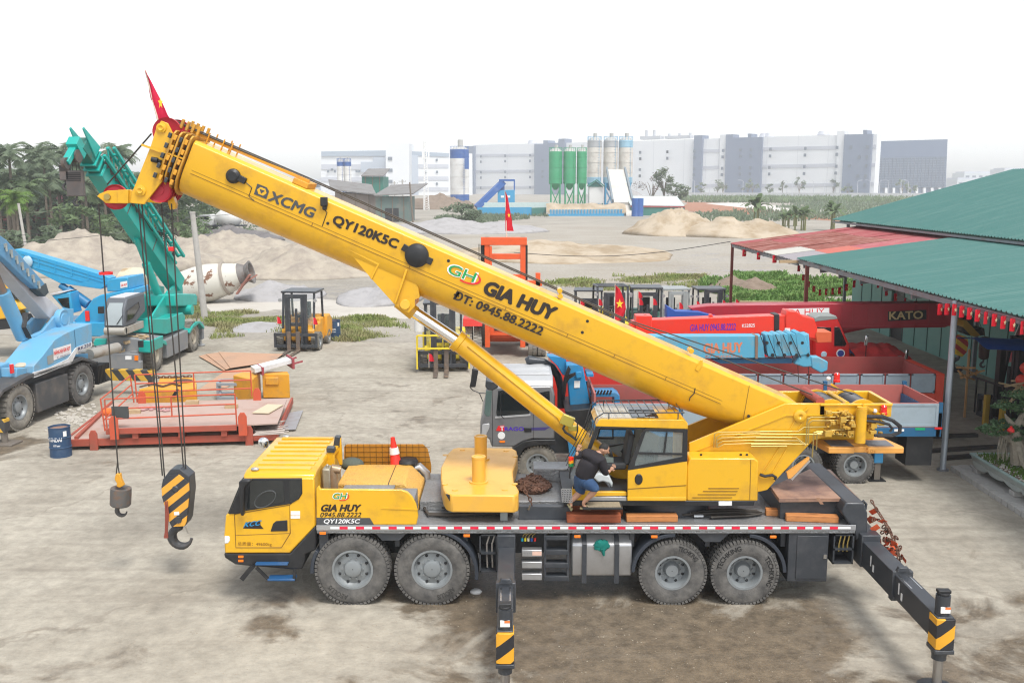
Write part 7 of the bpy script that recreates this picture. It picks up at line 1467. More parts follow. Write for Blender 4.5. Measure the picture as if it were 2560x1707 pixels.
build('name_banner',MB().py(kf(R2,((350,832),(612,828),(612,868),(350,880)),KY-.012),KY-.014,KY-.004),white,kb);write_px('banner_lettering','GIA HUY',txt_red,kb,lambda p:WF.y(p,KY-.016),R2(362,872),R2(585,864),R2(362,838),0.01)
krb=M('cab_red',(.58,.015,.015),.4,coat=.2)
kcab=build('operator_cab',MB().py(kf(R2,((530,1110),(535,905),(560,888),(655,888),(675,930),(722,1030),(724,1108)),KY-.9),KY-.95,KY-.02),krb,kc,.03)
kg=lambda pts:kf(R2,pts,KY-.96);build('cab_window',MB().py(kg(((640,935),(668,935),(708,1030),(700,1042),(640,1040))),KY-.97,KY-.94),glass_d,kcab,.01);build('side_window',MB().py(kg(((545,935),(622,938),(622,975),(545,972))),KY-.97,KY-.94),glass_d,kcab,.01)
q=WF.y(R2(675,1082),KY-.96);build('round_badge',MB().lathe([(.01,-.01),(.13,-.01),(.14,.01)],q,'Y',22),M('badge_blue',(.03,.06,.3),.4),kcab);build('badge_ring',MB().lathe([(.12,-.015),(.155,-.015),(.155,.01),(.12,.01)],q,'Y',22,False),white,kcab)
q=WF.y(R2(582,1088),KY-.96);build('round_badge',MB().lathe([(.01,-.01),(.1,-.01),(.11,.01)],q,'Y',22),M('badge_pale',(.4,.55,.65),.4),kcab);build('cab_roof',MB().py(kg(((530,885),(560,870),(650,872),(660,890),(530,905))),KY-.96,KY),gray_p,kcab,.02)
m=MB().bx(3.0,15.2,KY-.9,KY+1.6,.9,1.35);cr=build('carrier',m,krb,kc,.04)
for x_ in(4.2,5.6,11.8,13.2):wheel(kc,(x_,KY-.7,.52),.52,.32,.28,rubber_old,rimgrey,n=28,blocks=30);wheel(kc,(x_,KY+1.4,.52),.52,.32,.28,rubber_old,rimgrey,face=1,n=24,blocks=24)
q=WF.y(R2(1000,1095),KY-.6);build('driver_cab',MB().bx(q.x-2.4,q.x-.2,KY-.9,KY+1.6,1.3,1.75),krb,kc,.05);build('slewing_base',MB().bx(8.0,11.6,KY-.6,KY+1.3,1.35,2.7),krb,kc,.05);build('luffing_cylinder',MB().cyl((10.5,KY+.3,2.2),(13.2,KY+.3,2.8),.16,n=16),kr,kc)
for lb,x_,y_ in(('tall',820,1010),('low',1045,1090)):q=WF.y(R2(x_,y_),KY-1.1);build('mirror',MB().box(q,(.12,.05,.36),rot=Euler((0,.1,0))),mirror,kc,.03);build('mirror_arm',MB().bar(q,(q.x+.1,KY-.85,1.5),.03,.03),black,kc)
# blue A-frame piece on the boom foot
build('winch_house',MB().py(kf(TB,((935,240),(1010,285),(1200,290),(1350,330),(1340,348),(1020,350),(935,345)),KY-.3),KY-.3,KY+.2),M('winch_blue',(.02,.08,.34),.5),kc,.02)
m=MB();random.seed(11);q=WF.y(R2(860,1080),KY-.4);N_=22;rr_=[]
for i in range(N_):
 u=i/(N_-1);rr_.append([(q.x-1.1+2.4*u,KY-.85+2.1*v,1.74+(.35*(1-(2*v-1)**2)*(1-abs(2*u-1)**3)+.16*mnoise.noise(Vector((u*7,v*6,1)))))for v in[k/13 for k in range(14)]])
tag(build('tarpaulin',m.loft(rr_,False,False),M('red_tarpaulin',(.58,.03,.03),.75,dirt=(.25,.03,.03),damt=.7,dscale=2)),'crumpled red tarpaulin heaped over the front of the dark red truck crane','tarpaulin')
m=MB();rr_=[]
for i in range(14):u=i/13;rr_.append([(q.x-1.6+.8*u,KY-.8+1.2*v,1.78+.42*math.sin(PI*u)**.7*math.sin(PI*(.15+.7*v))+.08*mnoise.noise(Vector((u*5,v*5,4))))for v in[k/9 for k in range(10)]])
tag(build('bundle',m.loft(rr_,False,False),M('navy_cloth',(.03,.04,.14),.8)),'dark blue bundle of cloth beside the red tarpaulin','bundle')
# hook blocks hanging at the red boom tip
khb=thing('hook_block','red and yellow striped hook block hanging beside the grey roof post','hook block',WF.y(R3(1600,600),16.5),local=False)
build('block_body',MB().py(WF.ys(R3.L((1575,285),(1640,262),(1700,285),(1712,360),(1690,450),(1640,505),(1580,480),(1555,400)),16.5),16.5,16.8),stripes('kato_stripes',(.62,.4,.03),(.4,.02,.02),(.6,0,.8),.3,.5),khb,.02)
q=WF.y(R3(1590,590),16.6);mm=MB();hook_shape(mm,(q.x,q.z),.22,.085,16.6);build('hook',mm,M('hook_grey'),khb)
build('tip_frame',MB().py(WF.ys(R3.L((1650,100),(1760,60),(1770,180),(1890,180),(1895,260),(1780,275),(1700,260),(1640,220)),17.4),17.4,18),stripes('tip_stripes',(.4,.24,.02),(.02,.02,.02),(.7,0,.7),.5),kb,.02)
ks=thing('auxiliary_hook','dark weighted small hook hanging under the roof right of the striped block','crane hook',WF.y(R3(1880,400),17),local=False);q=WF.y(R3(1885,400),17);build('weight',MB().lathe([(.1,-.42),(.17,-.36),(.19,0),(.17,.36),(.1,.4)],q,'Z',18),M('dark_weight',(.07,.035,.03),.6),ks);mm=MB();hook_shape(mm,(q.x,q.z-.62),.09,.04,17);build('hook',mm,M('hook_grey'),ks);build('rope',MB().tube([q+Vector((0,0,.4)),WF.y(R3(1800,40),17)],.012,5),wire,ks)
# ================================================================ workshop roof
EX,EZ=12.4,4.8;UX,UZ=19,5.75;RX,RZ=29.5,8.85;YN=-1.0;YM=WF.x(K(1830,585),EX).y;YF=WF.x(K(1678,552),EX).y;YU=WF.x(K(1912,508),UX).y
ws=thing('workshop','open sided workshop with green corrugated roofs and a patched red lean-to','workshop',(20,20,0),local=False)
groof=ribbed(M('green_corrugated',(.055,.2,.165),.45,dirt=(.12,.25,.2),damt=.45,dscale=.5),(0,1,0),.25,.03)
def corr(nm,x0_,z0_,x1_,z1_,ya,yb,mt,par=ws,per=.26,th=.045):
 """a corrugated sheet sloping along x, ribs running down the slope"""
 n=int(abs(yb-ya)/per*4);up,lo_=[],[]
 for i in range(n+1):
  y_=ya+(yb-ya)*i/n;d=th if i%4==0 else 0;up.append((y_,d))
 m_=MB().loft([[(x0_,y_,z0_+d)for y_,d in up]+[(x0_,y_,z0_+d-.02)for y_,d in up[::-1]],[(x1_,y_,z1_+d)for y_,d in up]+[(x1_,y_,z1_+d-.02)for y_,d in up[::-1]]]);return build(nm,m_,mt,par,sharp=60)
gplain=M('green_sheet',(.04,.135,.12),.45,dirt=(.095,.19,.17),damt=.6,dscale=1.1,streak=(.15,3,1))
r1=corr('lower_roof',EX,EZ,UX+.6,UZ,YN,YM,gplain);r2=corr('upper_roof',UX,UZ+.18,RX,RZ,YN-3,YU,gplain);corr('far_roof_slope',RX,RZ,RX+10,UZ+.3,YN-3,YU,gplain)
redr=[M('roof_faded_red',(.27,.05,.055),.6,dirt=(.4,.2,.18),damt=.7,dscale=.6,streak=(1,6,1)),M('roof_rusty_red',(.2,.055,.04),.65,dirt=(.4,.24,.21),damt=.9,dscale=.8,streak=(1,5,1)),M('roof_pink',(.33,.09,.1),.6,dirt=(.42,.24,.22),damt=.6,dscale=1),M('roof_grey_sheet',(.27,.25,.265),.6),M('roof_cream',(.42,.41,.37),.6),M('roof_salmon',(.42,.12,.09),.6)]
S_=lambda x_:EZ-.12+(x_-EX)/(UX+.6-EX)*(UZ-EZ)
xs_=[EX,EX+1.7,EX+3.2,EX+5.2,UX+.55];spans=[YM,YM+3,YM+5.6,YM+8.6,YM+11.4,YF]
pat=[[0,3,5,2,2],[3,4,1,1,0],[4,1,1,1,0],[1,1,0,1,0],[0,0,1,0,0]]
for i in range(5):
 for j in range(4):corr('roof_sheet',xs_[j],S_(xs_[j])+.012*((i+j)%2),xs_[j+1]+.1,S_(xs_[j+1]+.1)+.012*((i+j)%2),spans[i],spans[i+1]+.05,redr[pat[i][(j+1)%5]])
stl=M('shed_steel',(.2,.22,.24),.5,metal=.4,dirt=(.25,.12,.08),damt=.5);rstl=M('shed_red_post',(.22,.05,.035),.6,dirt=(.14,.06,.05),damt=.6)
m=MB().bx(EX+.05,EX+.13,YN,YM,EZ-.22,EZ-.06).bx(EX+.05,EX+.13,YM,YF,EZ-.32,EZ-.16).bx(UX,UX+.1,YN,YU,UZ+.0,UZ+.1)
for k in range(24):y_=YM+(YF-YM)*k/23;m.bx(EX+.02,EX+.3,y_-.05,y_+.05,EZ-.2,EZ-.1)
for k in range(18):y_=YN+(YF-YN)*k/17;m.bar((EX+.1,y_,EZ-.3),(UX+.5,y_,UZ-.28),.08,.14)
for x_ in(14.2,16,17.8):m.bx(x_-.04,x_+.04,YN,YF,EZ-.12+(x_-EX)*.13-.12,EZ-.12+(x_-EX)*.13-.04)
build('purlin',m,stl,ws)
q=gx(2165,1080);np_=WF.x(K(2195,690),EX+.05);build('post',MB().tube([(q[0],q[1],0),(EX+.05,np_.y,EZ-.05)],.085,14),M('post_galvanised',(.34,.38,.42),.4,metal=.4,dirt=(.25,.25,.25),damt=.5),ws);build('base_plate',MB().cyl((q[0],q[1],0),(q[0],q[1],.05),.16,n=16),stl,ws)
for y_ in(WF.x(K(1855,600),EX+.1).y,YF-.1):build('post',MB().bx(EX+.03,EX+.17,y_-.07,y_+.07,0,EZ-.2),rstl,ws)
for y_ in(9,22,38):build('inner_post',MB().bx(UX+.1,UX+.25,y_-.07,y_+.07,0,UZ),stl,ws)
build('eave_timber',MB().bx(EX-.75,EX+.2,YM-.12,YM+.06,EZ-.2,EZ-.08),wood3,ws)
wl=M('wall_green_panel',(.11,.28,.24),.5,dirt=(.2,.36,.32),damt=.6,dscale=.8);wy0,wy1=WF.x(R2(945,1000),20).y,WF.x(R2(1020,1025),20).y
m=MB().bx(20,20.08,20.5,min(wy0,wy1),0,4.6).bx(20,20.08,max(wy0,wy1),39,0,4.6);wp=build('panel_wall',m,wl,ws);m=MB()
for k in range(12):m.bx(19.97,20,21+k*1.5,21.04+k*1.5,.05,4.6)
build('panel_joint',m,M('joint_green',(.03,.09,.08),.6),wp);build('doorway',MB().bx(20.1,20.14,min(wy0,wy1),max(wy0,wy1),0,4.6),black,wp)
n=60;cw_=MB();pts=[(20.0+.05*math.sin(i*PI/2),3+17.4*i/360)for i in range(361)];cw_.loft([[(x_,y_,0)for x_,y_ in pts],[(x_,y_,5.6)for x_,y_ in pts]],False,False);build('corrugated_wall',cw_,M('wall_green_dark',(.07,.2,.165),.5,dirt=(.1,.25,.2),damt=.5),ws,sharp=60)
build('far_wall',MB().bx(20,34,39,39.1,0,6.2),wl,ws);build('gable',MB().py([(UX,UZ),(RX,RZ-.05),(RX+9,UZ)],YU-.3,YU-.25),M('wall_green_panel'),ws)
# bunting
for(nm,lb,pts,n,y0_,sg_)in(('bunting','string of small red flags with yellow stars under the front of the green roof',((2152,698),(2186,697),(2230,707),(2290,722),(2360,740)),11,EX-.12,.23),('bunting','string of small red flags sagging across the workshop opening',((1830,600),(1850,640),(1880,665),(1930,660),(1960,645),(2005,632),(2040,665),(2090,690),(2115,697)),17,15,.22),('bunting','few limp red flags tied under the red lean-to roof',((1695,570),(1730,578),(1800,590)),3,EX,.26)):
 t=thing(nm,lb,'bunting',WF.x(K(*pts[0]),y0_),0,local=False);ps=[WF.x(K(*p),y0_)for p in pts];build('string',MB().tube(ps,.008,4),black,t)
 tot=[0]
 for a,b_ in zip(ps,ps[1:]):tot.append(tot[-1]+(b_-a).length)
 for k in range(n):
  d_=tot[-1]*(k+.5)/n;i=max(j for j in range(len(tot)-1)if tot[j]<=d_);p=ps[i].lerp(ps[i+1],(d_-tot[i])/(tot[i+1]-tot[i]));a=random.uniform(-.6,.6);dx,dy=math.cos(a+.3)*sg_*.5,-math.sin(a+.3)*sg_*.5+.12
  f_=build('pennant_cloth',MB().loft([[p+Vector((-dx,-dy,0)),p+Vector((0,0.02,.01)),p+Vector((dx,dy,0))],[p+Vector((-dx,-dy,-sg_*1.35)),p+Vector((.03,-.04,-sg_*1.38)),p+Vector((dx,dy,-sg_*1.33))]],False,False),flagred,t)
  nv=Vector((dx,dy,0)).cross(Vector((0,0,1))).normalized();nv=nv if nv.y<0 else-nv;r_=sg_*.32
  build('star',MB().poly([p+nv*.05+Vector((0,0,-sg_*.68))+Vector((dx,dy,0)).normalized()*r_*(1 if q_%2==0 else .4)*math.sin(q_*PI/5)+Vector((0,0,r_*(1 if q_%2==0 else .4)*math.cos(q_*PI/5)))for q_ in range(10)]),M('star_pale',(.8,.65,.4),.7),f_)
  # timber stack on the grass, cable
for k in range(9):
 o=build('beam',MB().box((0,0,0),(5.2+(k*7%5)*.3,.22,.2)),(wood3,M('beam_brown',(.24,.14,.08),.8))[k%2],None,.01);o.location=(*at(1795+(k*13%9)*2,60+(k%3)*.5),.12+.22*(k//3));o.rotation_euler=(0,0,R((k*17%9)-4));tag(o,'brown timber beam in the stack on the weeds behind the red booms','beam','beams stacked on the weeds')
m=MB();a,b_=WF.x(K(1678,555),EX),Vector((at(1180,60)[0],at(1180,60)[1],WF.y(K(1180,580),at(1180,60)[1]).z));m.tube([a.lerp(b_,u)+Vector((0,0,-.5*math.sin(PI*u)))for u in[k/16 for k in range(17)]],.02,5);tag(build('power_cable',m,black),'dark cable running from the lean-to corner across the quarry','cable')
for i,(p0,p1,d0,d1)in enumerate((((-10,560),(430,505),70,95),((-10,545),(520,480),100,120),((430,500),(620,470),57,150))):
 A_,B_=Vector((*at(p0[0],d0),0)),Vector((*at(p1[0],d1),0));A_.z=WF.y(K(*p0),A_.y).z;B_.z=WF.y(K(*p1),B_.y).z;tag(build('overhead_wire',MB().tube([A_.lerp(B_,u)+Vector((0,0,-.4*math.sin(PI*u)))for u in[k/12 for k in range(13)]],.02,4),black),('lowest dark overhead wire crossing the sand heap on the left','upper dark overhead wire in front of the palm trunks','dark overhead wire from the concrete pole towards the mixer lorry')[i],'wire')
 # ================================================================ black forklift, rails, poster, bonsai
bf=forklift('black forklift under a blue tarpaulin beneath the workshop roof',16.3,13.6,R(-90)+R(8),1.12,M('forklift_black',(.025,.026,.028),.5,dirt=(.08,.06,.05),damt=.6),black,forks=False,roof=False,glassy=False,mast_h=2.5,tyre=rubber_lab)
for x_ in(-.4,.35):build('fork_sleeve',MB().bx(x_-.06,x_+.06,-.45,-.3,.05,.95),M('sleeve_yellow',(.42,.27,.03),.6),bf,.01)
m=MB()
for x_ in(-.95,-.5,-.1,.3,.7):m.bar((x_,-.38,.3),(x_,-.38,1.35),.04,.04)
m.bar((-1,-.38,1.35),(1,-.38,1.35),.05,.05);build('load_guard',m,black,bf)
rr_=[[(14.9+.1+2.6*u,12.6+2.2*v,3.0-.1*u-.16*abs(2*v-1)**2+.07*mnoise.noise(Vector((u*5,v*4,2))))for v in[k/8 for k in range(9)]]for u in[k/10 for k in range(11)]]
tag(build('tarpaulin',MB().loft(rr_,False,False),M('blue_tarp',(.01,.09,.42),.6,damt=.4)),'bright blue tarpaulin stretched over the roof of the black forklift','tarpaulin')
random.seed(13);m=MB()
for k in range(5):m.sph((16.6+random.uniform(-.6,.6),12.5+random.uniform(-.3,.2),2.0+random.uniform(-.3,.5)),(.25,.2,.2),10,6)
tag(build('red_bag',m,M('bag_red',(.6,.05,.03),.5)),'red plastic bags piled on the side of the black forklift','bag')
m=MB()
for k in range(8):c_=Vector((16.2+random.uniform(-.6,.4),12.4+random.uniform(-.1,.3),1.6+random.uniform(-.2,.4)));d=Vector((random.uniform(-1,1),random.uniform(-.5,.5),random.uniform(-.5,.5))).normalized()*.45;m.bar(c_-d,c_+d,.08,.05)
tag(build('scrap_wood',m,wood3),'jumble of short wood pieces on the side of the black forklift','wood scraps')
for i,(a,b_)in enumerate((((300,975),(690,960)),((320,1075),(835,1042)),((440,1125),(665,1108)))):
 p,q=WF.z(R5(*a),.06),WF.z(R5(*b_),.06);tag(build('steel_rail',MB().bar((p.x,p.y,.06),(q.x,q.y,.06),.16,.11),M('rail_black',(.03,.028,.028),.6,dirt=(.1,.06,.04),damt=.5),None,.01),('dark steel bar on the ground below the black forklift, farthest of three','long dark steel bar on the ground, middle of three','short dark steel bar on the ground by the stone kerb')[i],'steel bar','dark bars on the workshop floor')
bp_=thing('poster_board','leaning red poster board under the workshop roof','poster',(19.2,10.5,0),local=False);p=[WF.x(R2(*q),19.3)for q in((1600,1130),(1690,905),(1720,905),(1720,1135))];build('board',MB().px([(v.y,v.z)for v in p],19.3,19.36),M('poster_red',(.42,.04,.06),.5,dirt=(.6,.3,.32),damt=.7,dscale=1.2),bp_);build('frame',MB().bar(p[0]+Vector((-.03,0,0)),p[1]+Vector((-.03,0,0)),.06,.06),alu,bp_)
m=MB()
for k in range(2):q=WF.y(R3(1620+k*60,640+k*40),15.5);
m=MB();random.seed(14)
for k in range(10):c_=WF.y(R3(random.uniform(1620,1800),random.uniform(610,760)),15.2);d=Vector((random.uniform(-.4,.4),random.uniform(-.2,.2),random.uniform(-.15,.15)));m.bar(c_-d,c_+d,.06,.05)
tag(build('tool_rack',m.bar((WF.y(R3(1700,690),15.2).x,15.2,0),(WF.y(R3(1700,640),15.2).x,15.2,2.4),.06,.06),M('rack_orange',(.45,.25,.1),.6)),'rack of orange and grey steel bits beside the hanging hook','rack')
# kerb of stone blocks
stone=M('kerb_stone',(.4,.39,.37),.85,dirt=(.28,.27,.25),damt=.6,dscale=3,bump=.3)
kw=thing('stone_border','raised border of grey stone blocks under the bonsai planter','stone border',(12.9,6,0),local=False);build('paving',MB().bx(12.62,16,-6,9.0,0,.1),stone,kw)
for k in range(46):m=MB().bx(12.36,12.6,8.85-k*.32-.28,8.85-k*.32,0,.15);build('kerb_block',m,stone,kw,.012)
for k in range(11):build('kerb_block',MB().bx(12.64+k*.32,12.92+k*.32,8.78,9.02,.1,.13),stone,kw,.012)
pt=thing('bonsai_planter','long carved grey stone tray on feet holding the bonsai','planter',(13.4,7.0,.1),local=False)
tz=.62;px0,px1,py0,py1=12.72,14.2,4.9,8.55
stn2=M('planter_stone',(.34,.37,.35),.7,dirt=(.22,.24,.23),damt=.6,dscale=3);rim_c=M('planter_rim',(.3,.4,.38),.6)
m=MB()
for a in((px0,px0+.08,py0,py1),(px1-.08,px1,py0,py1),(px0+.08,px1-.08,py0,py0+.08),(px0+.08,px1-.08,py1-.08,py1)):m.bx(a[0],a[1],a[2],a[3],tz-.06,tz)
build('rim',m,rim_c,pt,.012);build('tray',MB().loft([[(px0+d,py0+d,z_),(px1-d,py0+d,z_),(px1-d,py1-d,z_),(px0+d,py1-d,z_)]for z_,d in((.36,.1),(.46,.05),(tz-.06,.03))]),stn2,pt,.01)
ap=[]
for k in range(25):u=k/24;ap.append((py0+.1+(py1-py0-.2)*u,.36-.13*abs(math.sin(PI*4*u))**.5*(.4+.6*abs(2*u-1))))
build('apron',MB().px([(ap[-1][0],.42),(ap[0][0],.42)]+ap,px0+.06,px0+.12),stn2,pt);build('soil',MB().bx(px0+.08,px1-.08,py0+.08,py1-.08,tz-.12,tz-.04),brownm,pt)
for x_ in(px0+.2,px1-.2):
 for y_ in(py0+1.45,py1-.2):build('foot',MB().bx(x_-.13,x_+.13,y_-.13,y_+.13,.1,.24).bx(x_-.1,x_+.1,y_-.1,y_+.1,.24,.36),stone,pt,.015)
random.seed(15);m=MB()
for k in range(420):m.sph((random.uniform(px0+.1,px1-.1),random.uniform(py0+.1,py1-.1),tz-.03),(random.uniform(.02,.05),random.uniform(.02,.05),random.uniform(.015,.03)),6,4)
tag(build('pebbles',m,M('pebble',(.55,.53,.47),.7,dirt=(.35,.33,.28),damt=.7,dscale=20)),'white pebbles covering the soil of the bonsai tray','pebbles',kind='stuff')
m=MB()
for k in range(900):
 c_=random.choice(((13.2,8.0),(13.3,6.6),(13.6,5.8)));x_,y_=random.gauss(c_[0],.22),random.gauss(c_[1],.35)
 if not(px0+.1<x_<px1-.1 and py0+.1<y_<py1-.1):continue
 a=random.uniform(0,6.28);h_=random.uniform(.03,.1);m.add([(x_-.02,y_,tz-.04),(x_+.02,y_,tz-.04),(x_+h_*.6*math.cos(a),y_+h_*.6*math.sin(a),tz+h_)],[[0,1,2]])
tag(build('moss',m,leaf3),'green moss tufts in the bonsai tray','moss',kind='stuff')
bt_=thing('bonsai_tree','large old bonsai tree with a twisted pale trunk in the stone tray','bonsai',(13.7,7.1,tz-.05),local=False)
bky=7.1;bp2=lambda x_,y_,d=0:WF.y(R5(x_,y_),bky+d);barkp=M('bonsai_bark',(.28,.25,.2),.85,dirt=(.15,.13,.1),damt=.7,dscale=9,bump=.4)
tr=MB();base=bp2(985,1150);base.z=tz-.06
for pth,rr in((((985,1160),(975,1080),(960,990),(965,900),(1000,850),(1040,760)),(.2,.17,.14,.1,.08,.04)),(((965,1010),(920,990),(870,960),(840,940)),(.1,.08,.06,.03)),(((960,910),(930,870),(905,840),(890,810)),(.09,.07,.05,.02)),(((1000,860),(1050,900),(1080,880)),(.07,.05,.03)),(((1015,1170),(1000,1060),(985,960)),(.12,.1,.06))):tr.tube([bp2(*p)for p in pth],list(rr),9)
for k in range(9):x_=835+k*9;tr.tube([bp2(x_+20,975+random.uniform(-15,15),random.uniform(-.2,.2)),bp2(x_+4,1050,random.uniform(-.2,.2)),bp2(x_,1130+random.uniform(-10,20),random.uniform(-.2,.3))],[.015,.012,.01],5)
tr.tube([bp2(990,1080,-.15),bp2(1010,1150,-.3),bp2(1030,1200,-.35)],[.05,.04,.03],6)
build('trunk',tr,barkp,bt_)
mb=MB();
for i,(x_,y_,rx,rz_)in enumerate(((985,720,.55,.22),(900,790,.42,.2),(830,905,.5,.2),(800,930,.3,.14),(960,900,.45,.2),(1050,800,.5,.3),(1060,690,.5,.3),(1020,960,.4,.2),(880,890,.35,.14))):c_=bp2(x_,y_,random.uniform(-.3,.3));leaf_cloud(mb,tuple(c_),(rx,rx,rz_),420,.05,300+i)
build('crown',mb,M('bonsai_leaf',(.07,.14,.06),.55,dirt=(.12,.2,.08),damt=.7,dscale=3,transl=.15),bt_)
lq=bp2(932,930,-.4);tag(build('red_lantern',MB().sph(lq,(.09,.09,.09),14,8).cyl(lq+Vector((0,0,.08)),lq+Vector((0,0,.12)),.03,n=8),txt_red),'tiny red lantern hanging in the bonsai tree','lantern')
# ================================================================ green rough terrain crane
G2=crop(200,700,340,1666);G1=crop(0,840,320,1568);U=crop(0,600,360,1568);PL=crop(150,880,630,2352);TP=crop(140,300,280,1568)
gteal=M('crane_teal',(.004,.36,.31),.42,dirt=(.08,.27,.23),damt=.5,dscale=1.5,coat=.15);ggrey=M('carrier_grey',(.2,.21,.22),.6,dirt=(.3,.28,.25),damt=.7,dscale=1.5);cabg=M('cab_dark_grey',(.09,.1,.115),.5)
go_=(-15.35,21.0);GF=Frame(*go_);gc=thing('rough_terrain_crane','teal green rough terrain crane with grey cab and boom raised to the left','mobile crane',(*go_,0))
gx_=lambda pts,x_=0:GF.xs(G2.L(*pts),x_);gy_=lambda pts,y_=.7:GF.ys(G2.L(*pts),y_)
build('carrier',MB().px([(.8,.55),(.8,1.15),(9.3,1.2),(9.3,.6)],-2.45,-.35),ggrey,gc,.03)
build('side_skirt',MB().px(gx_(((1075,955),(1060,745),(1325,610),(1330,830))),-.3,-.02),ggrey,gc,.01)
m=MB().px(gx_(((890,900),(860,890),(905,760),(960,710),(1050,745),(1062,800),(1040,790),(960,745))),-.75,.03).px(gx_(((1330,640),(1370,560),(1420,510),(1470,505),(1515,560),(1520,600),(1455,530),(1380,590),(1340,660))),-.75,.03);build('mudguard',m,gteal,gc,.02)
build('front_deck',MB().py(gy_(((170,760),(200,700),(460,690),(860,740),(860,880),(640,900),(180,830)),.9),.9,2.2),ggrey,gc,.04)
build('side_deck',MB().py(gy_(((165,765),(190,715),(330,715),(320,790),(175,810)),.88),.85,2.3),gteal,gc,.03);build('side_deck',MB().py(gy_(((715,760),(735,735),(870,745),(865,890),(720,880)),.86),.84,2.3),gteal,gc,.03)
build('bumper',MB().py(gy_(((225,985),(230,890),(720,905),(722,990),(745,1000),(745,1105),(230,1090))),.65,.95),ggrey,gc,.02)
build('step_box',MB().py(gy_(((210,800),(460,760),(545,800),(540,860),(210,850)),.9),.75,1.6),ggrey,gc,.03)
q=gy_(((555,930),(630,930),(630,975),(555,975)),.64);build('number_plate',MB().py(q,.63,.65),white,gc);build('indicator',MB().py(gy_(((668,925),(712,925),(712,985),(668,985)),.63),.62,.66),amber,gc)
build('mirror',MB().py(gy_(((705,745),(775,740),(775,825),(710,825)),.6),.6,.66),black,gc,.02)
for y_ in(2.75,7.76):
 wheel(gc,(-.3,y_,.72),.73,.56,.36,rubber_old,M('rim_dusty_cream',(.4,.36,.28),.6,dirt=(.2,.17,.13),damt=.6),'X',1,n=36,blocks=30);wheel(gc,(-2.3,y_,.72),.73,.56,.36,rubber_old,rimgrey,'X',-1,n=30,blocks=24)
for y_ in(.95,9.3):
 for x_ in(-.25,-2.4):m=MB().bx(x_-.15,x_+.15,y_-.15,y_+.15,.35,1.2);oj=build('outrigger',m,ggrey,gc,.01);build('jack',MB().cyl((x_,y_,.05),(x_,y_,.5),.07,n=12).cyl((x_,y_,.02),(x_,y_,.07),.22,n=16),alu,oj)
sup=build('superstructure',MB().px(gx_(((860,645),(870,470),(1060,475),(1260,395),(1290,440),(1280,590),(1065,662)),-.2),-1.3,-.2),gteal,gc,.03)
build('superstructure_left',MB().bx(-2.3,-1.75,3.0,8,1.5,2.3),gteal,gc,.03);build('turntable',MB().cyl((-1.25,5.2,1.1),(-1.25,5.2,1.5),.8,n=28),black,gc)
build('side_frame',MB().px(gx_(((870,470),(1080,140),(1160,60),(1260,80),(1265,330),(1190,400),(1060,475)),-.75),-.85,-.75),gteal,sup,.015);build('side_frame',MB().px(gx_(((870,470),(1080,140),(1160,60),(1260,80),(1265,330),(1190,400),(1060,475)),-.75),-1.75,-1.65),gteal,sup,.015)
build('counterweight',MB().px(gx_(((1170,320),(1160,180),(1200,165),(1420,170),(1440,200),(1435,310),(1275,320)),-.3),-2.2,-.3),gteal,sup,.05);build('winch',MB().cyl((-1.9,7.9,2.0),(-.1,7.9,2.0),.24,n=22),gteal,sup)
# cab on the left side of the boom
cx0,cx1=GF.y(G2(290,560),.25).x,GF.y(G2(545,580),.25).x;cyb=GF.x(G2(805,380),cx1).y;cz0,cz1=GF.x(G2(555,575),cx1).z,GF.x(G2(600,215),cx1).z;cy0=.25
gcab=build('cab',MB().px([(cy0,cz0),(cy0+.12,cz1-.45),(cy0+.5,cz1),(cyb,cz1+.03),(cyb,cz0+.35),(cy0+1.1,cz0)],cx0,cx1),cabg,gc,.06)
build('windscreen',MB().add([(cx0+.1,cy0-.012,cz0+.08),(cx1-.08,cy0-.012,cz0+.08),(cx1-.1,cy0+.1,cz1-.45),(cx1-.14,cy0+.44,cz1-.08),(cx0+.16,cy0+.44,cz1-.08),(cx0+.12,cy0+.1,cz1-.45)],[[0,1,2,5],[5,2,3,4]]),M('cab_screen',(.3,.34,.35),.06,spec=.8),gcab)
build('side_window',MB().px([(cy0+.25,cz0+.2),(cy0+.35,cz1-.5),(cyb-.75,cz1-.3),(cyb-.7,cz0+.6),(cy0+.9,cz0+.25)],cx1-.01,cx1+.012),glass_d,gcab)
m=MB();sw=[(cx1+.012,y_,z_)for y_,z_ in((cy0+.25,cz0+.2),(cy0+.35,cz1-.5),(cyb-.75,cz1-.3),(cyb-.7,cz0+.6),(cy0+.9,cz0+.25),(cy0+.25,cz0+.2))];m.tube(sw,.016,6);build('window_trim',m,black,gcab);build('cab_roof',MB().bx(cx0+.12,cx1-.12,cy0+.5,cyb-.2,cz1-.02,cz1+.05),M('roof_pale',(.5,.5,.52),.5),gcab,.02)
build('cab_base',MB().cyl((cx0,cy0+.1,cz0-.16),(cx1,cy0+.1,cz0-.16),.17,n=18).bx(cx0,cx1,cy0+.1,cyb-.3,cz0-.32,cz0-.01),M('base_silver',(.4,.38,.34),.5,metal=.3,dirt=(.3,.22,.12),damt=.6),gcab,.02);build('wiper',MB().bar((cx1-.3,cy0-.03,cz0+.12),(cx1-.05,cy0+.02,cz0+.5),.025,.02),black,gcab)
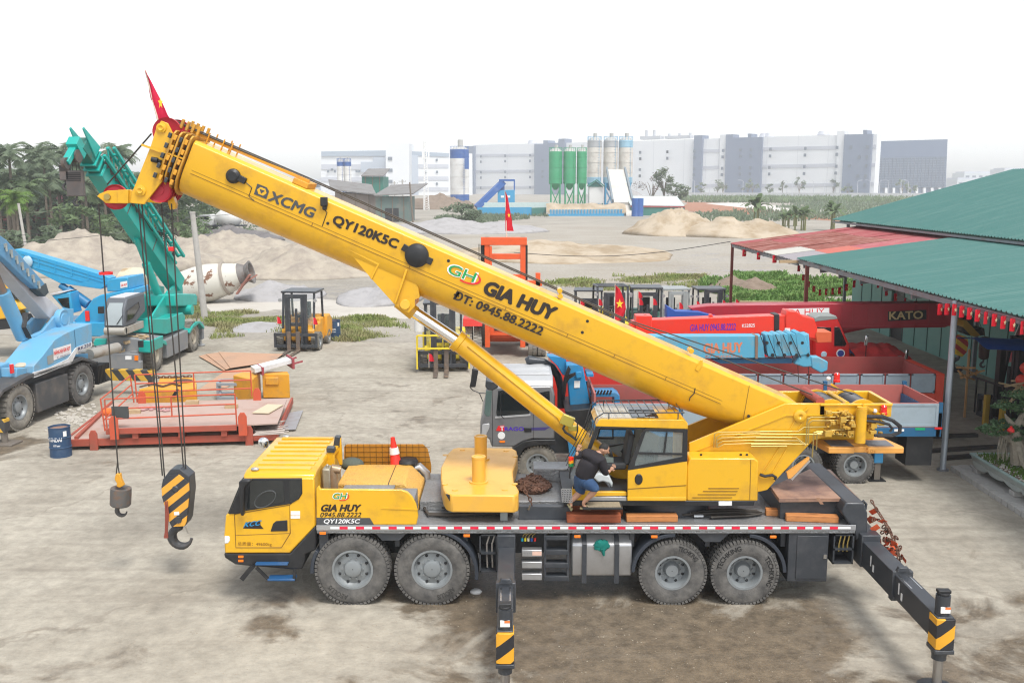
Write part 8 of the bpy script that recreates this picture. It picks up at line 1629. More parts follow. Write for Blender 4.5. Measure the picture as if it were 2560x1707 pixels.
# its boom: a box beam in the vertical plane from the foot to the tip
FT=WF.y(E_(1110,1530),28.6);TPp=WF.y(E_(585,760),22.6);du=(TPp-FT).normalized();dn=du.cross(Vector((0,0,1))).normalized();dw=dn.cross(du).normalized();LB=(TPp-FT).length;og=Vector((*go_,0))
if dw.z<0:dw=-dw
gb_=lambda s_,t_,n_:FT-og+du*s_+dw*t_+dn*n_
def gsec(s_,h0,h1,w_):
 h0,h1,w_=h0*.82,h1*.82,w_*.8
 return[gb_(s_,h0,-w_),gb_(s_,h0,w_),gb_(s_,h1,w_),gb_(s_,h1,-w_)]
sd_=1 if dn.x>0 else-1
gboom=build('boom',MB().loft([gsec(-.8,-.5,.4,.42),gsec(LB*.45,-.55,.42,.42),gsec(LB*.92,-.5,.4,.4)]),gteal,gc,.02)
build('inner_boom',MB().loft([gsec(LB*.9,-.4,.32,.33),gsec(LB*1.1,-.4,.32,.33)]),M('boom_dirty_teal',(.01,.17,.14),.6,dirt=(.12,.09,.06),damt=.7,dscale=3),gboom,.02)
for k in range(3):build('boom_collar',MB().loft([gsec(LB*(.91+k*.035),-.56+k*.03,.48-k*.02,.46-k*.02),gsec(LB*(.918+k*.035),-.56+k*.03,.48-k*.02,.46-k*.02)]),gteal,gboom,.006)
m=MB()
for nn,tt in((.5*sd_,.62),(.5*sd_,.2),(.78*sd_,.62)):m.bar(gb_(.6,tt,nn),gb_(LB*.98,tt,nn),.12,.11,dw)
for k in range(15):s_=.7+k*(LB-.8)/15;m.bar(gb_(s_,.62,.5*sd_),gb_(s_+(.35 if k%2 else 0),.62,.78*sd_),.08,.08,dw);m.bar(gb_(s_,.2,.5*sd_),gb_(s_+.4,.62,.5*sd_),.05,.05,dw)
build('stowed_jib',m,gteal,gboom)
m=MB()
for nn in(-.28,.28):m.loft([[gb_(LB*1.0,-.1,nn-.04),gb_(LB*1.0,-.1,nn+.04),gb_(LB*1.0,.5,nn+.04),gb_(LB*1.0,.5,nn-.04)],[gb_(LB*1.16,.25,nn-.03),gb_(LB*1.16,.25,nn+.03),gb_(LB*1.16,.35,nn+.03),gb_(LB*1.16,.35,nn-.03)]])
m.loft([gsec(LB*1.06,-.75,-.2,.3),gsec(LB*1.15,-.6,-.1,.3)]);build('boom_head',m,gteal,gboom,.015)
hd=gb_(LB*1.1,-.75,0);m=MB();
for nn in(-.2,-.1,0,.1,.2):m.tube([hd+dn*(nn-.03),hd+dn*(nn+.03)],.26,20)
build('head_sheave',m,M('sheave_dark',(.08,.075,.07),.6,dirt=(.2,.12,.08),damt=.6),gboom);hd2=gb_(LB*1.13,-1.35,0);build('tip_arm',MB().bar(gb_(LB*1.12,-.3,0),hd2,.3,.2,dw),gteal,gboom,.02);build('tip_sheave',MB().tube([hd2-dn*.08,hd2+dn*.08],.22,18),M('sheave_dark'),gboom)
m=MB()
for s0,s1,t0,t1 in((.3,.303,-.45,.34),(.62,.623,-.44,.34),(.75,.755,-.43,.33)):m.bar(gb_(LB*s0,t0,-.345*sd_*-1),gb_(LB*s0,t1,-.345*sd_*-1),.03,.03)
for k in range(9):s_=LB*(.5+.05*k);m.bar(gb_(s_,.1,.36*sd_),gb_(s_+.25,.3,.37*sd_),.1,.14,dn)
build('boom_fitting',m,M('sheave_dark',(.08,.075,.07),.6,dirt=(.2,.12,.08),damt=.6),gboom)
lr=gb_(LB*.42,-.5,0);lf_=WF.y((404,758),27.6)-og;build('luffing_cylinder',MB().tube([lf_,lf_.lerp(lr,.62),lf_.lerp(lr,.62),lr],[.19,.19,.12,.12],18),gteal,gc)
m=MB();random.seed(17)
for k in range(6):m.tube([gb_(.5,.45,.3*sd_),gb_(LB*.2,.5+.1*k,(.45+.05*k)*sd_),gb_(LB*.4,.1,.46*sd_),gb_(LB*(.5+.05*k),.25,.45*sd_)],.018,5)
build('boom_hose',m,hose,gboom)
for lb,x_,y_,nm in(('grey single sheave hook block hanging from the green crane tip',130,735,'small'),('dark multi sheave hook block hanging under the green crane tip',275,890,'big')):
 dY=TPp.y-.3;q=WF.y(TP(x_,y_),dY);t=thing('hook_block',lb,'hook block',q,0);w_=.2 if nm=='small' else .34;h_=.33 if nm=='small' else .52
 build('block_body',MB().bx(-w_,w_,-.14,.14,-h_,h_),M('block_grey',(.13,.115,.11),.6,dirt=(.22,.15,.12),damt=.6),t,.04)
 m=MB()
 for k in range(5):m.bx(-w_*.85,w_*.85,-.16,-.14,h_*(.2+.14*k),h_*(.26+.14*k))
 build('sheave_guard',m,black,t);mm=MB();hook_shape(mm,(0,-h_-.25),.12,.05,0);build('hook',mm,M('hook_grey'),t)
 top=(og+hd if nm=='big' else og+hd2)-q;m=MB()
 for dx in((-.03,.03)if nm=='small' else(-.22,-.08,.08,.22)):m.tube([(dx,0,h_),(top.x+dx*.6,top.y,top.z)],.012,5)
 build('rope',m,wire,t)
for k,(p0,p1,lb)in enumerate((((470,880),(640,830),'thick timber balk on the front deck of the green crane'),((540,770),(690,720),'flat plank bundle on the front deck of the green crane'))):
 a,b_=GF.y(G2(*p0),.85)+og,GF.y(G2(*p1),1.2)+og;tag(build('timber',MB().bar(a,b_,.25,.18-.06*k),wood3,None,.01),lb,'timber')
m=MB();random.seed(18);c_=GF.y(G2(640,705),1.3)+og
for k in range(30):d=Vector((random.uniform(-.5,.5),random.uniform(-.2,.2),random.uniform(-.06,.06)));o_=c_+Vector((random.uniform(-.5,.6),random.uniform(-.3,.3),random.uniform(-.05,.1)));m.bar(o_-d*.6,o_+d*.6,.09,.03)
tag(build('wood_pile',m,wood3),'pile of pale wood offcuts on the green crane front deck','wood pile')
# ================================================================ light blue rough terrain crane at the left edge
rblue=M('pale_crane_blue',(.13,.36,.56),.5,dirt=(.25,.3,.32),damt=.8,dscale=1.5);rdk=M('carrier_black_grey',(.06,.062,.065),.65,dirt=(.16,.14,.12),damt=.7,dscale=1.5);rwhite=M('band_white',(.62,.63,.63),.5,dirt=(.4,.38,.34),damt=.6)
ro=(-16.1,13.3);rz_=-.11;RF=Frame(*ro,rz_);rk=thing('rough_terrain_crane','light blue and white rough terrain crane cut off by the left edge','mobile crane',(*ro,0),rz_)
ux=lambda pts,x_=0:RF.xs(U.L(*pts),x_);hx_=lambda p,x_=0:RF.x(U(*p),x_)
for y_ in(.16,3.92):wheel(rk,(-.3,y_,.76),.77,.56,.4,rubber_old if y_<1 else rubber,rimgrey,'X',1,n=40,blocks=30);wheel(rk,(-2.3,y_,.76),.77,.56,.4,rubber_old,rimgrey,'X',-1,n=30,blocks=24)
build('carrier',MB().px([(-1.6,.6),(-1.5,1.5),(5.1,1.5),(5.2,.6)],-2.4,-.35),rdk,rk,.04);build('side_box',MB().bx(-.35,-.04,1.1,3.0,.35,1.35),rdk,rk,.03)
m=MB().px([(-1.3,1.2),(-.75,1.55),(.6,1.75),(3.1,1.75),(3.9,1.78),(4.8,1.45),(4.75,1.38),(3.9,1.66),(3.0,1.62),(.6,1.62),(-.7,1.45),(-1.25,1.12)],-.75,.03);build('mudguard',m,rdk,rk,.015)
spp=((370,1500),(366,1372),(470,1250),(600,1080),(700,1020),(825,962),(1000,905),(1004,1160),(838,1215),(778,1345));sp_=build('superstructure',MB().px(ux(spp),-1.15,0),rblue,rk,.025)
build('white_band',MB().px(ux(((371,1500),(368,1440),(560,1380),(745,1290),(832,1170),(1002,1110),(1003,1160),(838,1215),(778,1345)),.03),-.02,.03),rwhite,sp_)
q=[hx_(p,.012)for p in((590,1262),(776,1205),(582,1188),(772,1130))];build('sign',MB().add([hx_(p,.01)for p in((585,1310),(778,1235),(772,1128),(580,1186))],[[0,1,2,3]]),white,sp_)
rl_=lambda nm,s,mt,bl,br,tl,b=.03:write(nm,s,mt,sp_,hx_(bl,.036),hx_(br,.036)-hx_(bl,.036),hx_(tl,.036)-hx_(bl,.036),b)
rl_('sign_lettering','NÂNG HẠ GIA HUY',txt_red,(592,1265),(768,1205),(588,1200),.016);rl_('phone_lettering','ĐT: 0945.88.2222',M('ink_navy',(.03,.03,.12),.5),(620,1290),(758,1243),(618,1272),.0);rl_('model_lettering','RK250',M('ink_navy'),(850,1205),(990,1150),(848,1168),.02)
build('vent',MB().add([hx_(p,.01)for p in((520,1360),(586,1330),(582,1240),(512,1265))],[[0,1,2,3]]),gray_p,sp_)
m=MB().add([hx_(p,.008)for p in((805,975),(812,975),(835,1210),(828,1212))],[[0,1,2,3]]);build('panel_joint',m,M('joint_blue',(.05,.16,.27),.6),sp_)
build('front_lamp_box',MB().px(ux(((180,1500),(180,1395),(360,1380),(358,1480)),-.25),-.8,-.25),rblue,rk,.03);q=hx_((145,1400),-.25);build('tail_lamp',MB().box(q+Vector((-.05,0,0)),(.06,.14,.3)),redlamp,rk);build('front_platform',MB().px([(-2.0,1.55),(-2.0,2.0),(1.0,2.1),(1.0,1.6)],-2.3,-.85),rblue,rk,.04)
build('left_panel',MB().px([(-2.4,2.0),(-2.2,3.0),(-.9,3.1),(0.1,2.3),(0.1,2.0)],-2.2,-2.0),rblue,rk,.02);build('left_panel_cover',MB().px([(-2.4,3.0),(-2.3,3.12),(-.9,3.2),(-.85,3.08)],-2.3,-1.7),rwhite,rk,.02)
m=MB().px(ux(((380,1050),(470,990),(580,850),(700,740),(805,750),(800,900),(640,985)),-.85),-.95,-.85).px(ux(((310,920),(380,845),(540,850),(420,1010),(370,1040)),-1.6),-1.75,-1.6);build('boom_bracket',m,rblue,rk,.02)
q=hx_((672,862),-.8);m=MB().lathe([(.01,.12),(.2,.12),(.22,.1),(.3,.1),(.34,.12),(.36,.08),(.36,-.1),(.01,-.1)],q,'X',34);build('winch_drum',m,rblue,rk);build('muffler',MB().cyl(hx_((975,1245),-.5),hx_((1130,1180),-.7)+Vector((.4,.3,0)),.2,n=20),M('muffler_pale',(.42,.4,.36),.5,metal=.5,dirt=(.25,.16,.1),damt=.6),rk);q=hx_((960,1285),-.4);build('air_tank',MB().cyl(q+Vector((-.5,-.3,0)),q,.18,n=18),rblue,rk)
BX=-1.0;bpts=ux(((-420,-260),(60,120),(490,600),(655,745),(545,862),(0,245),(-420,-140)),BX);rboom=build('boom',MB().px(bpts,BX-.55,BX),M('boom_pale_grey',(.5,.5,.52),.45,dirt=(.4,.38,.37),damt=.5),rk,.03)
jpts=ux(((-420,-330),(60,0),(460,455),(525,570),(480,612),(400,545),(270,440),(90,260),(-420,-190)),BX+.25);build('stowed_jib',MB().px(jpts,BX+.05,BX+.3),M('jib_blue',(.1,.27,.45),.5,dirt=(.2,.24,.26),damt=.6),rboom,.03);m=MB()
for k in range(7):q=hx_((60+k*60,60+k*68),BX+.33);m.box(q,(.06,.1,.14));m.cyl(q,q+Vector((.03,0,-.2)),.04,n=6)
build('jib_fitting',m,gray_p,rboom);build('jib_end',MB().px(ux(((400,540),(500,470),(530,570),(490,615)),BX+.32),BX+.02,BX+.33),M('jib_end_dark',(.05,.07,.08),.6),rboom,.01)
a,b_=hx_((30,570),-1.2),hx_((250,1060),-1.2);build('luffing_cylinder',MB().tube([a,b_],.24,20),rblue,rk);build('cylinder_rod',MB().cyl(a,a+(a-b_).normalized()*1.2,.15,n=16),M('rod_brown',(.3,.24,.2),.3,metal=.6),rk);m=MB();
for k in range(5):m.tube([hx_((250+k*14,790),-1.0),hx_((240+k*10,950),-.95),hx_((290+k*12,1060),-.95),hx_((400,1080),-.9),hx_((560,1000),-.85)],.02,5)
build('hydraulic_hose',m,hose,rk);q=hx_((240,1370),-.5);tag(build('sandbag',MB().sph(Vector((*ro,0))+Matrix.Rotation(rz_,3,'Z')@(q+Vector((0,0,.02))),(.22,.3,.1),14,8),M('sack_pale',(.5,.44,.34),.9,bump=.4,bscale=14)),'pale sack lying on the front box of the light blue crane','sack')
rst=stripes('outrigger_stripes',(.6,.36,.04),(.05,.05,.05),(.72,0,.55),.42,.5,.55)
for lb,x0_,x1_,y_,z_ in(('near',-2.0,.62,-1.55,.62),('far',-1.4,1.75,5.75,.78)):
 ob=build('outrigger_beam',MB().px([(y_-.14,z_-.22),(y_-.14,z_+.2),(y_+.14,z_+.2),(y_+.14,z_-.22)],x0_,x1_),rst,rk,.01);build('jack',MB().cyl((x1_-.12,y_,.06),(x1_-.12,y_,z_+.2),.1,n=16),M('old_steel'),ob);build('jack_pad',MB().bx(x1_-.5,x1_+.28,y_-.3,y_+.3,.0,.06),M('old_steel'),ob,.01)
m=MB().bx(-2.3,-.3,5.0,5.5,.7,1.3);
for k in range(9):m.bx(-.5,-.1,5.1+.1*k,5.14+.1*k,.5,1.2)
build('rear_fittings',m,black,rk)
# ================================================================ bright blue crane behind, yellow machine at the edge
bcm=M('bright_crane_blue',(.015,.3,.56),.42,dirt=(.06,.28,.42),damt=.6,dscale=1.2,coat=.15);BY=30.5;bc=thing('truck_crane','bright blue crane with lowered boom behind the light blue one','mobile crane',(-21,31,0),local=False);by_=lambda pts,y_=BY:WF.ys(U.L(*pts),y_)
bb_=build('boom',MB().py(by_(((150,100),(225,115),(600,225),(1130,385),(1195,415),(1190,470),(1100,535),(650,470),(345,315),(165,135))),BY,BY+.8),bcm,bc,.02);m=MB()
for a,b2 in(((230,145),(1120,420)),((240,190),(1120,455)),((345,290),(900,450))):m.bar(WF.y(U(*a),BY-.01),WF.y(U(*b2),BY-.01),.03,.06)
for x_,y0_,y1_ in((420,180,310),(600,235,350),(780,300,400),(960,350,440)):m.bar(WF.y(U(x_,y0_),BY-.01),WF.y(U(x_,y1_),BY-.01),.04,.06)
build('boom_rib',m,bcm,bb_);build('jib_lug',MB().sph(WF.y(U(300,235),BY-.1),(.25,.1,.3)),M('lug_pale',(.35,.5,.6),.5),bb_)
build('counterweight',MB().py(by_(((1160,445),(1200,425),(1390,405),(1405,540),(1295,560),(1165,560)),BY-.7),BY-.7,BY+1.4),bcm,bc,.04);q=[WF.y(U(*p),BY-.72)for p in((1312,525),(1388,510),(1385,445),(1310,458))];sg=build('sign',MB().poly(q),white,bc);write('sign_lettering','GIA HUY',txt_red,sg,q[0].lerp(q[3],.25)+Vector((.03,0,0)),(q[1]-q[0])*.85,(q[3]-q[0])*.4,.03)
build('superstructure',MB().py(by_(((1090,600),(1450,530),(1462,600),(1255,635),(1160,700),(1130,920),(890,920),(800,880),(940,740),(1010,640)),BY-.8),BY-.8,BY+1.3),bcm,bc,.05)
cbb=build('cab',MB().py(by_(((555,600),(640,580),(760,570),(800,800),(700,760),(590,640)),BY-.9),BY-.9,BY+.1),bcm,bc,.05);build('cab_window',MB().py(by_(((625,640),(745,625),(758,750),(680,720)),BY-.93),BY-.93,BY-.9),glass_d,cbb);build('cab_roof',MB().py(by_(((545,585),(640,565),(730,560),(640,590),(560,605)),BY-.95),BY-.95,BY+.2),M('roof_pale'),cbb,.02)
a,b_=WF.y(U(660,490),BY+.2),WF.y(U(960,700),BY+.2);build('luffing_cylinder',MB().tube([a,a.lerp(b_,.25),a.lerp(b_,.25),b_],[.17,.17,.26,.26],18),M('cylinder_blue',(.01,.16,.33),.45),bc);build('mirror',MB().py(by_(((1062,728),(1128,722),(1128,802),(1065,802)),BY-1.1),BY-1.1,BY-1),black,bc,.02);q=WF.y(U(952,825),BY-.85);build('tail_lamp',MB().box(q,(.2,.06,.5)),redlamp,bc)
build('carrier',MB().bx(-24,-17.5,BY-1,BY+1.6,.6,1.3),bcm,bc,.04)
for x_ in(-22.8,-18.8):wheel(bc,(x_,BY-.75,.7),.72,.5,.36,rubber_old,rimgrey,n=28,blocks=24)
YY=27;ym=thing('truck_crane','yellow machine mostly hidden behind the light blue crane boom','mobile crane',(-22,28,0),local=False);yy_=lambda pts,y_=YY:WF.ys(U.L(*pts),y_);build('boom',MB().py(yy_(((-300,250),(0,440),(60,470),(110,570),(60,590),(-300,420))),YY,YY+.7),yellow,ym,.03);ybd=build('body',MB().py(yy_(((-300,640),(130,625),(210,640),(310,740),(220,760),(130,840),(-300,890))),YY-.5,YY+1.5),yellow,ym,.05);build('dark_window',MB().py(yy_(((90,540),(150,580),(200,640),(130,640)),YY-.4),YY-.45,YY+.3),glass_d,ybd);build('carrier',MB().py(yy_(((-300,890),(130,850),(200,960),(-300,1000)),YY-.4),YY-.4,YY+1.4),black,ym,.03)
# ================================================================ red platforms, yellow weights, sheets, drums
po=WF.z(PL(60,840),.25);pr=math.atan2(.76,6.1);PF=Frame(po.x,po.y,pr);redst=M('platform_red',(.36,.075,.045),.65,dirt=(.22,.09,.06),damt=.7,dscale=2);orst=M('rail_orange_red',(.52,.085,.035),.6,dirt=(.3,.1,.07),damt=.6,dscale=3);deckm=M('platform_deck',(.42,.31,.265),.8,dirt=(.34,.2,.15),damt=.8,dscale=1.1)
pz_=lambda x_,y_,z_:PF.z(PL(x_,y_),z_)
lp=thing('steel_platform','lower red steel platform resting on the yard beside the blue drum','platform',(po.x,po.y,0),pr);xR=pz_(1990,790,.3).x;yF=pz_(700,470,.3).y
build('deck',MB().bx(0,xR,0,yF,.27,.31),deckm,lp);build('edge_beam',MB().bx(0,xR+.1,-.08,0,.12,.34),redst,lp,.01);build('edge_beam',MB().bx(-.08,0,-.08,yF,.12,.34),redst,lp,.01);build('edge_beam',MB().bx(xR,xR+.08,0,yF,.12,.34),redst,lp,.01)
for x_ in(310,1765):q=PF.y(PL(x_,760),-.1);build('lifting_eye',MB().py([(q.x-.12,-.0),(q.x-.12,.5),(q.x-.06,.62),(q.x+.06,.62),(q.x+.12,.5),(q.x+.12,.0)],-.14,-.08),redst,lp,.01);build('foot',MB().bx(q.x-.1,q.x+.1,-.12,.15,0,.12),wood3,lp)
q=pz_(240,640,.33);build('loose_bar',MB().bar(pz_(150,800,.36),pz_(400,560,.36),.1,.08),redst,lp)
up=thing('steel_platform','upper red steel platform with orange railings stacked on another one','platform',(po.x,po.y,.31),pr);u0,u1=pz_(430,730,.62),pz_(1660,680,.62);uf=pz_(800,465,.7).y;o_=-.31;ur=pz_(2030,655,.68)
build('deck',MB().pz([(u0.x,u0.y),(u1.x,u0.y),(ur.x,ur.y),(pz_(2110,450,.68).x,uf),(u0.x,uf)],.62+o_,.66+o_),deckm,up);build('edge_beam',MB().bx(u0.x,u1.x,u0.y-.06,u0.y,.5+o_,.68+o_),redst,up,.01)
for x_ in(700,1130,1530):q=PF.y(PL(x_,750),u0.y);build('foot',MB().bx(q.x-.09,q.x+.09,u0.y,u0.y+.3,.32+o_,.6+o_),redst,up,.01)
for x_,y_,n_ in((505,720,u0.y-.1),(1705,670,u0.y-.1),(765,440,uf),(1840,400,uf)):q=PF.y(PL(x_,y_),n_);build('lifting_eye',MB().py([(q.x-.13,.35+o_),(q.x-.13,.95+o_),(q.x-.06,1.08+o_),(q.x+.06,1.08+o_),(q.x+.13,.95+o_),(q.x+.13,.35+o_)],n_-.04,n_+.02),orst,up,.01)
def rails(pts_list,y_,nm='railing'):
 m=MB()
 for a,b2 in pts_list:A_,B_=PF.y(PL(*a),y_),PF.y(PL(*b2),y_);m.tube([A_+Vector((0,0,o_)),B_+Vector((0,0,o_))],.024,7)
 build(nm,m,orst,up)
rails((((415,440),(1632,393)),((610,525),(1640,485)),((430,625),(1645,575)),((415,440),(440,735)),((1632,393),(1650,690)),((1035,418),(1045,600))),u0.y)
rails((((695,212),(1778,175)),((705,295),(1782,258)),((715,375),(1788,338)),((695,212),(720,470)),((1245,192),(1252,360)),((1778,175),(1790,410))),uf)
m=MB();a0,a1=[PF.y(PL(*p),u0.y)for p in((378,440),(420,735))];b0,b1=[PF.y(PL(*p),uf)for p in((655,220),(690,470))]
for u in(0,.33,.66):m.tube([a0.lerp(a1,u)+Vector((0,0,o_)),b0.lerp(b1,u)+Vector((0,0,o_))],.024,7)
m.tube([a0+Vector((0,0,o_)),a1+Vector((0,0,o_))],.024,7);m.tube([b0+Vector((0,0,o_)),b1+Vector((0,0,o_))],.024,7);build('railing',m,orst,up)
def onp(p):return Vector((po.x,po.y,0))+Matrix.Rotation(pr,3,'Z')@p
q=PF.y(PL(562,562),u0.y+.02);tag(build('sack',MB().box(onp(q),(.5,.06,.36)),M('dark_sack',(.06,.065,.065),.8)),'dark grey square panel hung on the orange railing','panel');q=pz_(450,560,.8);tag(build('cloth',MB().sph(onp(q),(.22,.14,.14),10,6),M('orange_cloth',(.75,.16,.03),.8)),'orange cloth bundle at the corner of the railing','cloth')
m=MB();random.seed(19)
for k in range(24):a=onp(pz_(740+random.uniform(0,280),520+random.uniform(-15,30),.7));m.sph(a,(random.uniform(.05,.14),.07,.05),8,5)
tag(build('rope_heap',m,M('pink_rope',(.45,.27,.27),.85)),'heap of pink rope lying on the upper platform','rope');tag(build('board',MB().bar(onp(pz_(1870,570,.7)),onp(pz_(2010,490,.7)),.55,.03),M('plywood',(.55,.47,.33),.8)),'pale plywood board on the right of the upper platform','board')
for p,lb in(((690,555),'short timber block left on the upper platform near the rope'),((1235,468),'small timber block at the far edge of the upper platform'),((1600,505),'small dark block near the right platform post')):tag(build('timber_block',MB().box(onp(pz_(*p,.72)),(.42,.16,.14),rz=.1),wood3,None,.01),lb,'timber block')
m=MB();
for k in range(14):a=onp(pz_(1800+random.uniform(0,30),660+k*9,.4));b2=onp(pz_(2100+random.uniform(-60,40),640+k*9,.4));m.tube([a,b2],.018,5)
tag(build('steel_bars',m,M('bars_grey',(.25,.22,.2),.5,metal=.5)),'bundle of thin grey steel bars under the right platform edge','steel bars');tag(build('metal_sheet',MB().pz([tuple(onp(pz_(*p,.0))[:2])for p in((1990,750),(2060,600),(2270,560),(2200,740))],.06,.075),M('sheet_grey',(.36,.36,.37),.5,metal=.4,dirt=(.3,.22,.16),damt=.5)),'grey steel sheet lying flat right of the platforms','steel sheet')
def weight(label,pts,z_,hgt,mat=oldyel):
 q=WF.zs(PL.L(*pts),z_);return tag(build('counterweight',MB().pz(q,z_-hgt,z_),mat,None,.03),label,'counterweight')
wz=1.0;w1=weight('notched yellow counterweight with a black stripe and chain behind the platforms',((735,345),(905,300),(930,240),(1260,235),(1275,290),(1270,330),(1160,345),(1090,345)),wz,.95);
m=MB();q=[WF.z(PL(*p),wz+.03)for p in((760,320),(860,295),(960,320),(1050,290),(1130,315))];chain(m,q,.1,.15,.022);q=[WF.z(PL(*p),wz+.03)for p in((910,235),(1080,235),(1240,225))];chain(m,q,.1,.15,.022);m.sph(WF.z(PL(1150,270),wz+.03),(.35,.25,.07));tag(build('chain',m,chainm),'rusty chain lying across the notched yellow counterweight','chain');bs_=build('hazard_mark',MB().add([WF.y(PL(*p),WF.z(PL(1090,345),wz).y-.03)for p in((1035,420),(1070,420),(1115,345),(1085,345))],[[0,1,2,3]]),black,w1)
weight('yellow block with black edge stripes behind the grey metal frame',((1615,215),(1700,185),(1870,190),(1800,250),(1790,255)),.95,.93);w3=weight('square yellow block with a lug, rightmost behind the platforms',((1885,205),(1930,180),(2125,180),(2140,205)),.98,.92);q=WF.y(PL(1980,270),WF.z(PL(1980,205),.98).y);build('lug',MB().box(q,(.5,.12,.3)),oldyel,w3,.03)
fr=thing('metal_rack','grey open box frame standing behind the platforms','frame',(0,0,0),local=False);fy0=WF.z(PL(1480,440),.05).y;m=MB();c4=[WF.y(PL(x_,y_),fy0+d)for x_,y_,d in((1470,300,0),(1780,300,0),(1490,265,.9),(1770,255,.9))]
for v in c4:m.bar(v,(v.x,v.y,.03),.08,.08)
for a,b2 in((0,1),(2,3),(0,2),(1,3)):m.bar(c4[a],c4[b2],.1,.1);m.bar((c4[a].x,c4[a].y,.08),(c4[b2].x,c4[b2].y,.08),.12,.12)
build('frame',m,M('frame_grey',(.26,.29,.32),.6),fr)
for k,(pts,lb)in enumerate(((((1480,0),(2080,20),(1990,90),(1590,150)),'large pale rusty sheet behind the yellow weights'),(((1360,20),(1480,5),(1595,150),(1550,165)),'narrow curled rusty sheet, middle of the fan of sheets'),(((1295,40),(1365,20),(1555,160),(1530,175)),'dark edged rusty sheet, leftmost of the fan of sheets'),(((1540,180),(1900,130),(1560,330),(1290,355)),'flat rusty sheet on the ground beside the weights'))):
 q=[WF.z(PL(*p),.02+.03*(3-k))for p in pts];tag(build('rusty_sheet',MB().loft([[v for v in q],[v+Vector((0,0,.015))for v in q]]),rust_p),lb,'steel sheet','rusty sheets on the yard')
m=MB();a,b2=WF.z(PL(1800,180),1.05),WF.z(PL(2150,90),1.3);sdv=(b2-a).cross(Vector((0,0,1))).normalized()*.35;m.loft([[a-sdv,a+sdv,a+sdv+Vector((0,0,.15)),a-sdv+Vector((0,0,.15))],[b2-sdv,b2+sdv,b2+sdv+Vector((0,0,.15)),b2-sdv+Vector((0,0,.15))]]);lg_=tag(build('jib_extension',m,rwhite),'white box section with maroon brackets lying across the yellow weights','boom section');m=MB().bar(a.lerp(b2,.2)-sdv*1.2,a.lerp(b2,.2)+sdv*1.2,.08,.3).bar(b2-sdv*1.4,b2+sdv*1.4,.08,.4).bar(b2+sdv*1.3,b2+sdv*1.3+(b2-a)*.25,.06,.06).bar(b2-sdv*1.3,b2-sdv*1.3+(b2-a)*.25,.06,.06);build('bracket',m,M('bracket_maroon',(.3,.05,.06),.6),lg_)
def oil_drum(label,x_,y_,h_,r_,word=None):
 q=gx(x_,y_);t=thing('oil_drum',label,'oil drum',(q[0],q[1]+r_,0));nv=M('drum_navy',(.022,.06,.13),.5,dirt=(.06,.1,.16),damt=.6,dscale=4);b=build('shell',MB().lathe([(.02,.02),(r_,.0),(r_,h_*.32),(r_+.02,h_*.335),(r_,h_*.35),(r_,h_*.65),(r_+.02,h_*.665),(r_,h_*.68),(r_,h_),(r_+.015,h_+.01),(r_-.01,h_+.02),(r_-.015,h_-.05),(.02,h_-.06)],(0,0,0),'Z',36,False),nv,t)
 build('lid',MB().cyl((0,0,h_-.06),(0,0,h_-.045),r_-.016,n=32),rust if word else nv,t)
 for s,z_,hh,w_ in((word or()),):
  vs,fs=text_mesh(s,.02);build('lettering',MB().add([((r_+.006)*math.sin((u-.5)*w_-.25),-(r_+.006)*math.cos((u-.5)*w_-.25),z_+v*hh)for u,v in vs],fs),txt_white,b)
 if word:vs,fs=text_mesh('XTeer',.02);build('lettering',MB().add([((r_+.006)*math.sin((u-.5)*.7+.1),-(r_+.006)*math.cos((u-.5)*.7+.1),h_*.4+v*.055)for u,v in vs],fs),txt_white,b);build('sticker',MB().add([((r_+.006)*math.sin(a),-(r_+.006)*math.cos(a),z_)for z_ in(h_*.72,h_*.9)for a in(.75,.95,1.1)],[[0,1,4,3],[1,2,5,4]]),white,b)
 return t
oil_drum('dented navy blue oil drum with white lettering and rusty lid near the platforms',130,1053,.89,.3,('HYUNDAI',.5,.12,1.7))
d2=oil_drum('navy blue oil drum with a closed lid beside the small forklift',765,781,.98,.32,('HYUNDAI',.5,.1,1.3));d2.location.y+=.1
m=MB();random.seed(21)
for k in range(170):
 q=WF.z(G1(random.gauss(950,160),random.gauss(1010,70)),0);s_=random.uniform(.03,.1);m.sph((q.x,q.y,s_*.3),(s_,s_*.8,s_*.6),6,4)
tag(build('rubble',m,M('rubble_pale',(.46,.43,.38),.9,dirt=(.3,.28,.25),damt=.6,dscale=6)),'scattered pale broken concrete beside the light blue crane','rubble',kind='stuff')
for(x_,y_,s_),lb in zip(((1093,1362,.12),(605,1275,.06),(245,1378,.1),(395,800-0,.0)),('crumpled white plastic bag on the ground behind the front wheel','small blue cloth on the ground by the front step')):
 q=gx(x_,y_);tag(build('litter',MB().sph((q[0],q[1],s_*.3),(s_,s_*.8,s_*.5),9,6),white if s_>.1 else bluestep),lb,'litter')
m=MB();random.seed(23)
for k in range(2600):
 x_,y_=random.uniform(-7,11),random.uniform(-3.2,3)if k%3 else random.uniform(-3.2,14);s_=random.choice((.004,.006,.007,.009,.014));m.add([(x_-s_,y_,.004),(x_,y_-s_,.004),(x_+s_*1.2,y_,.004),(x_,y_+s_,.004),(x_,y_,.004+s_*.9)],[[0,1,4],[1,2,4],[2,3,4],[3,0,4]])
tag(build('grit',m,M('grit_stone',(.3,.26,.2),.9,dirt=(.2,.17,.14),damt=.8,dscale=2)),'small stones and grit scattered over the yard concrete','grit',kind='stuff')
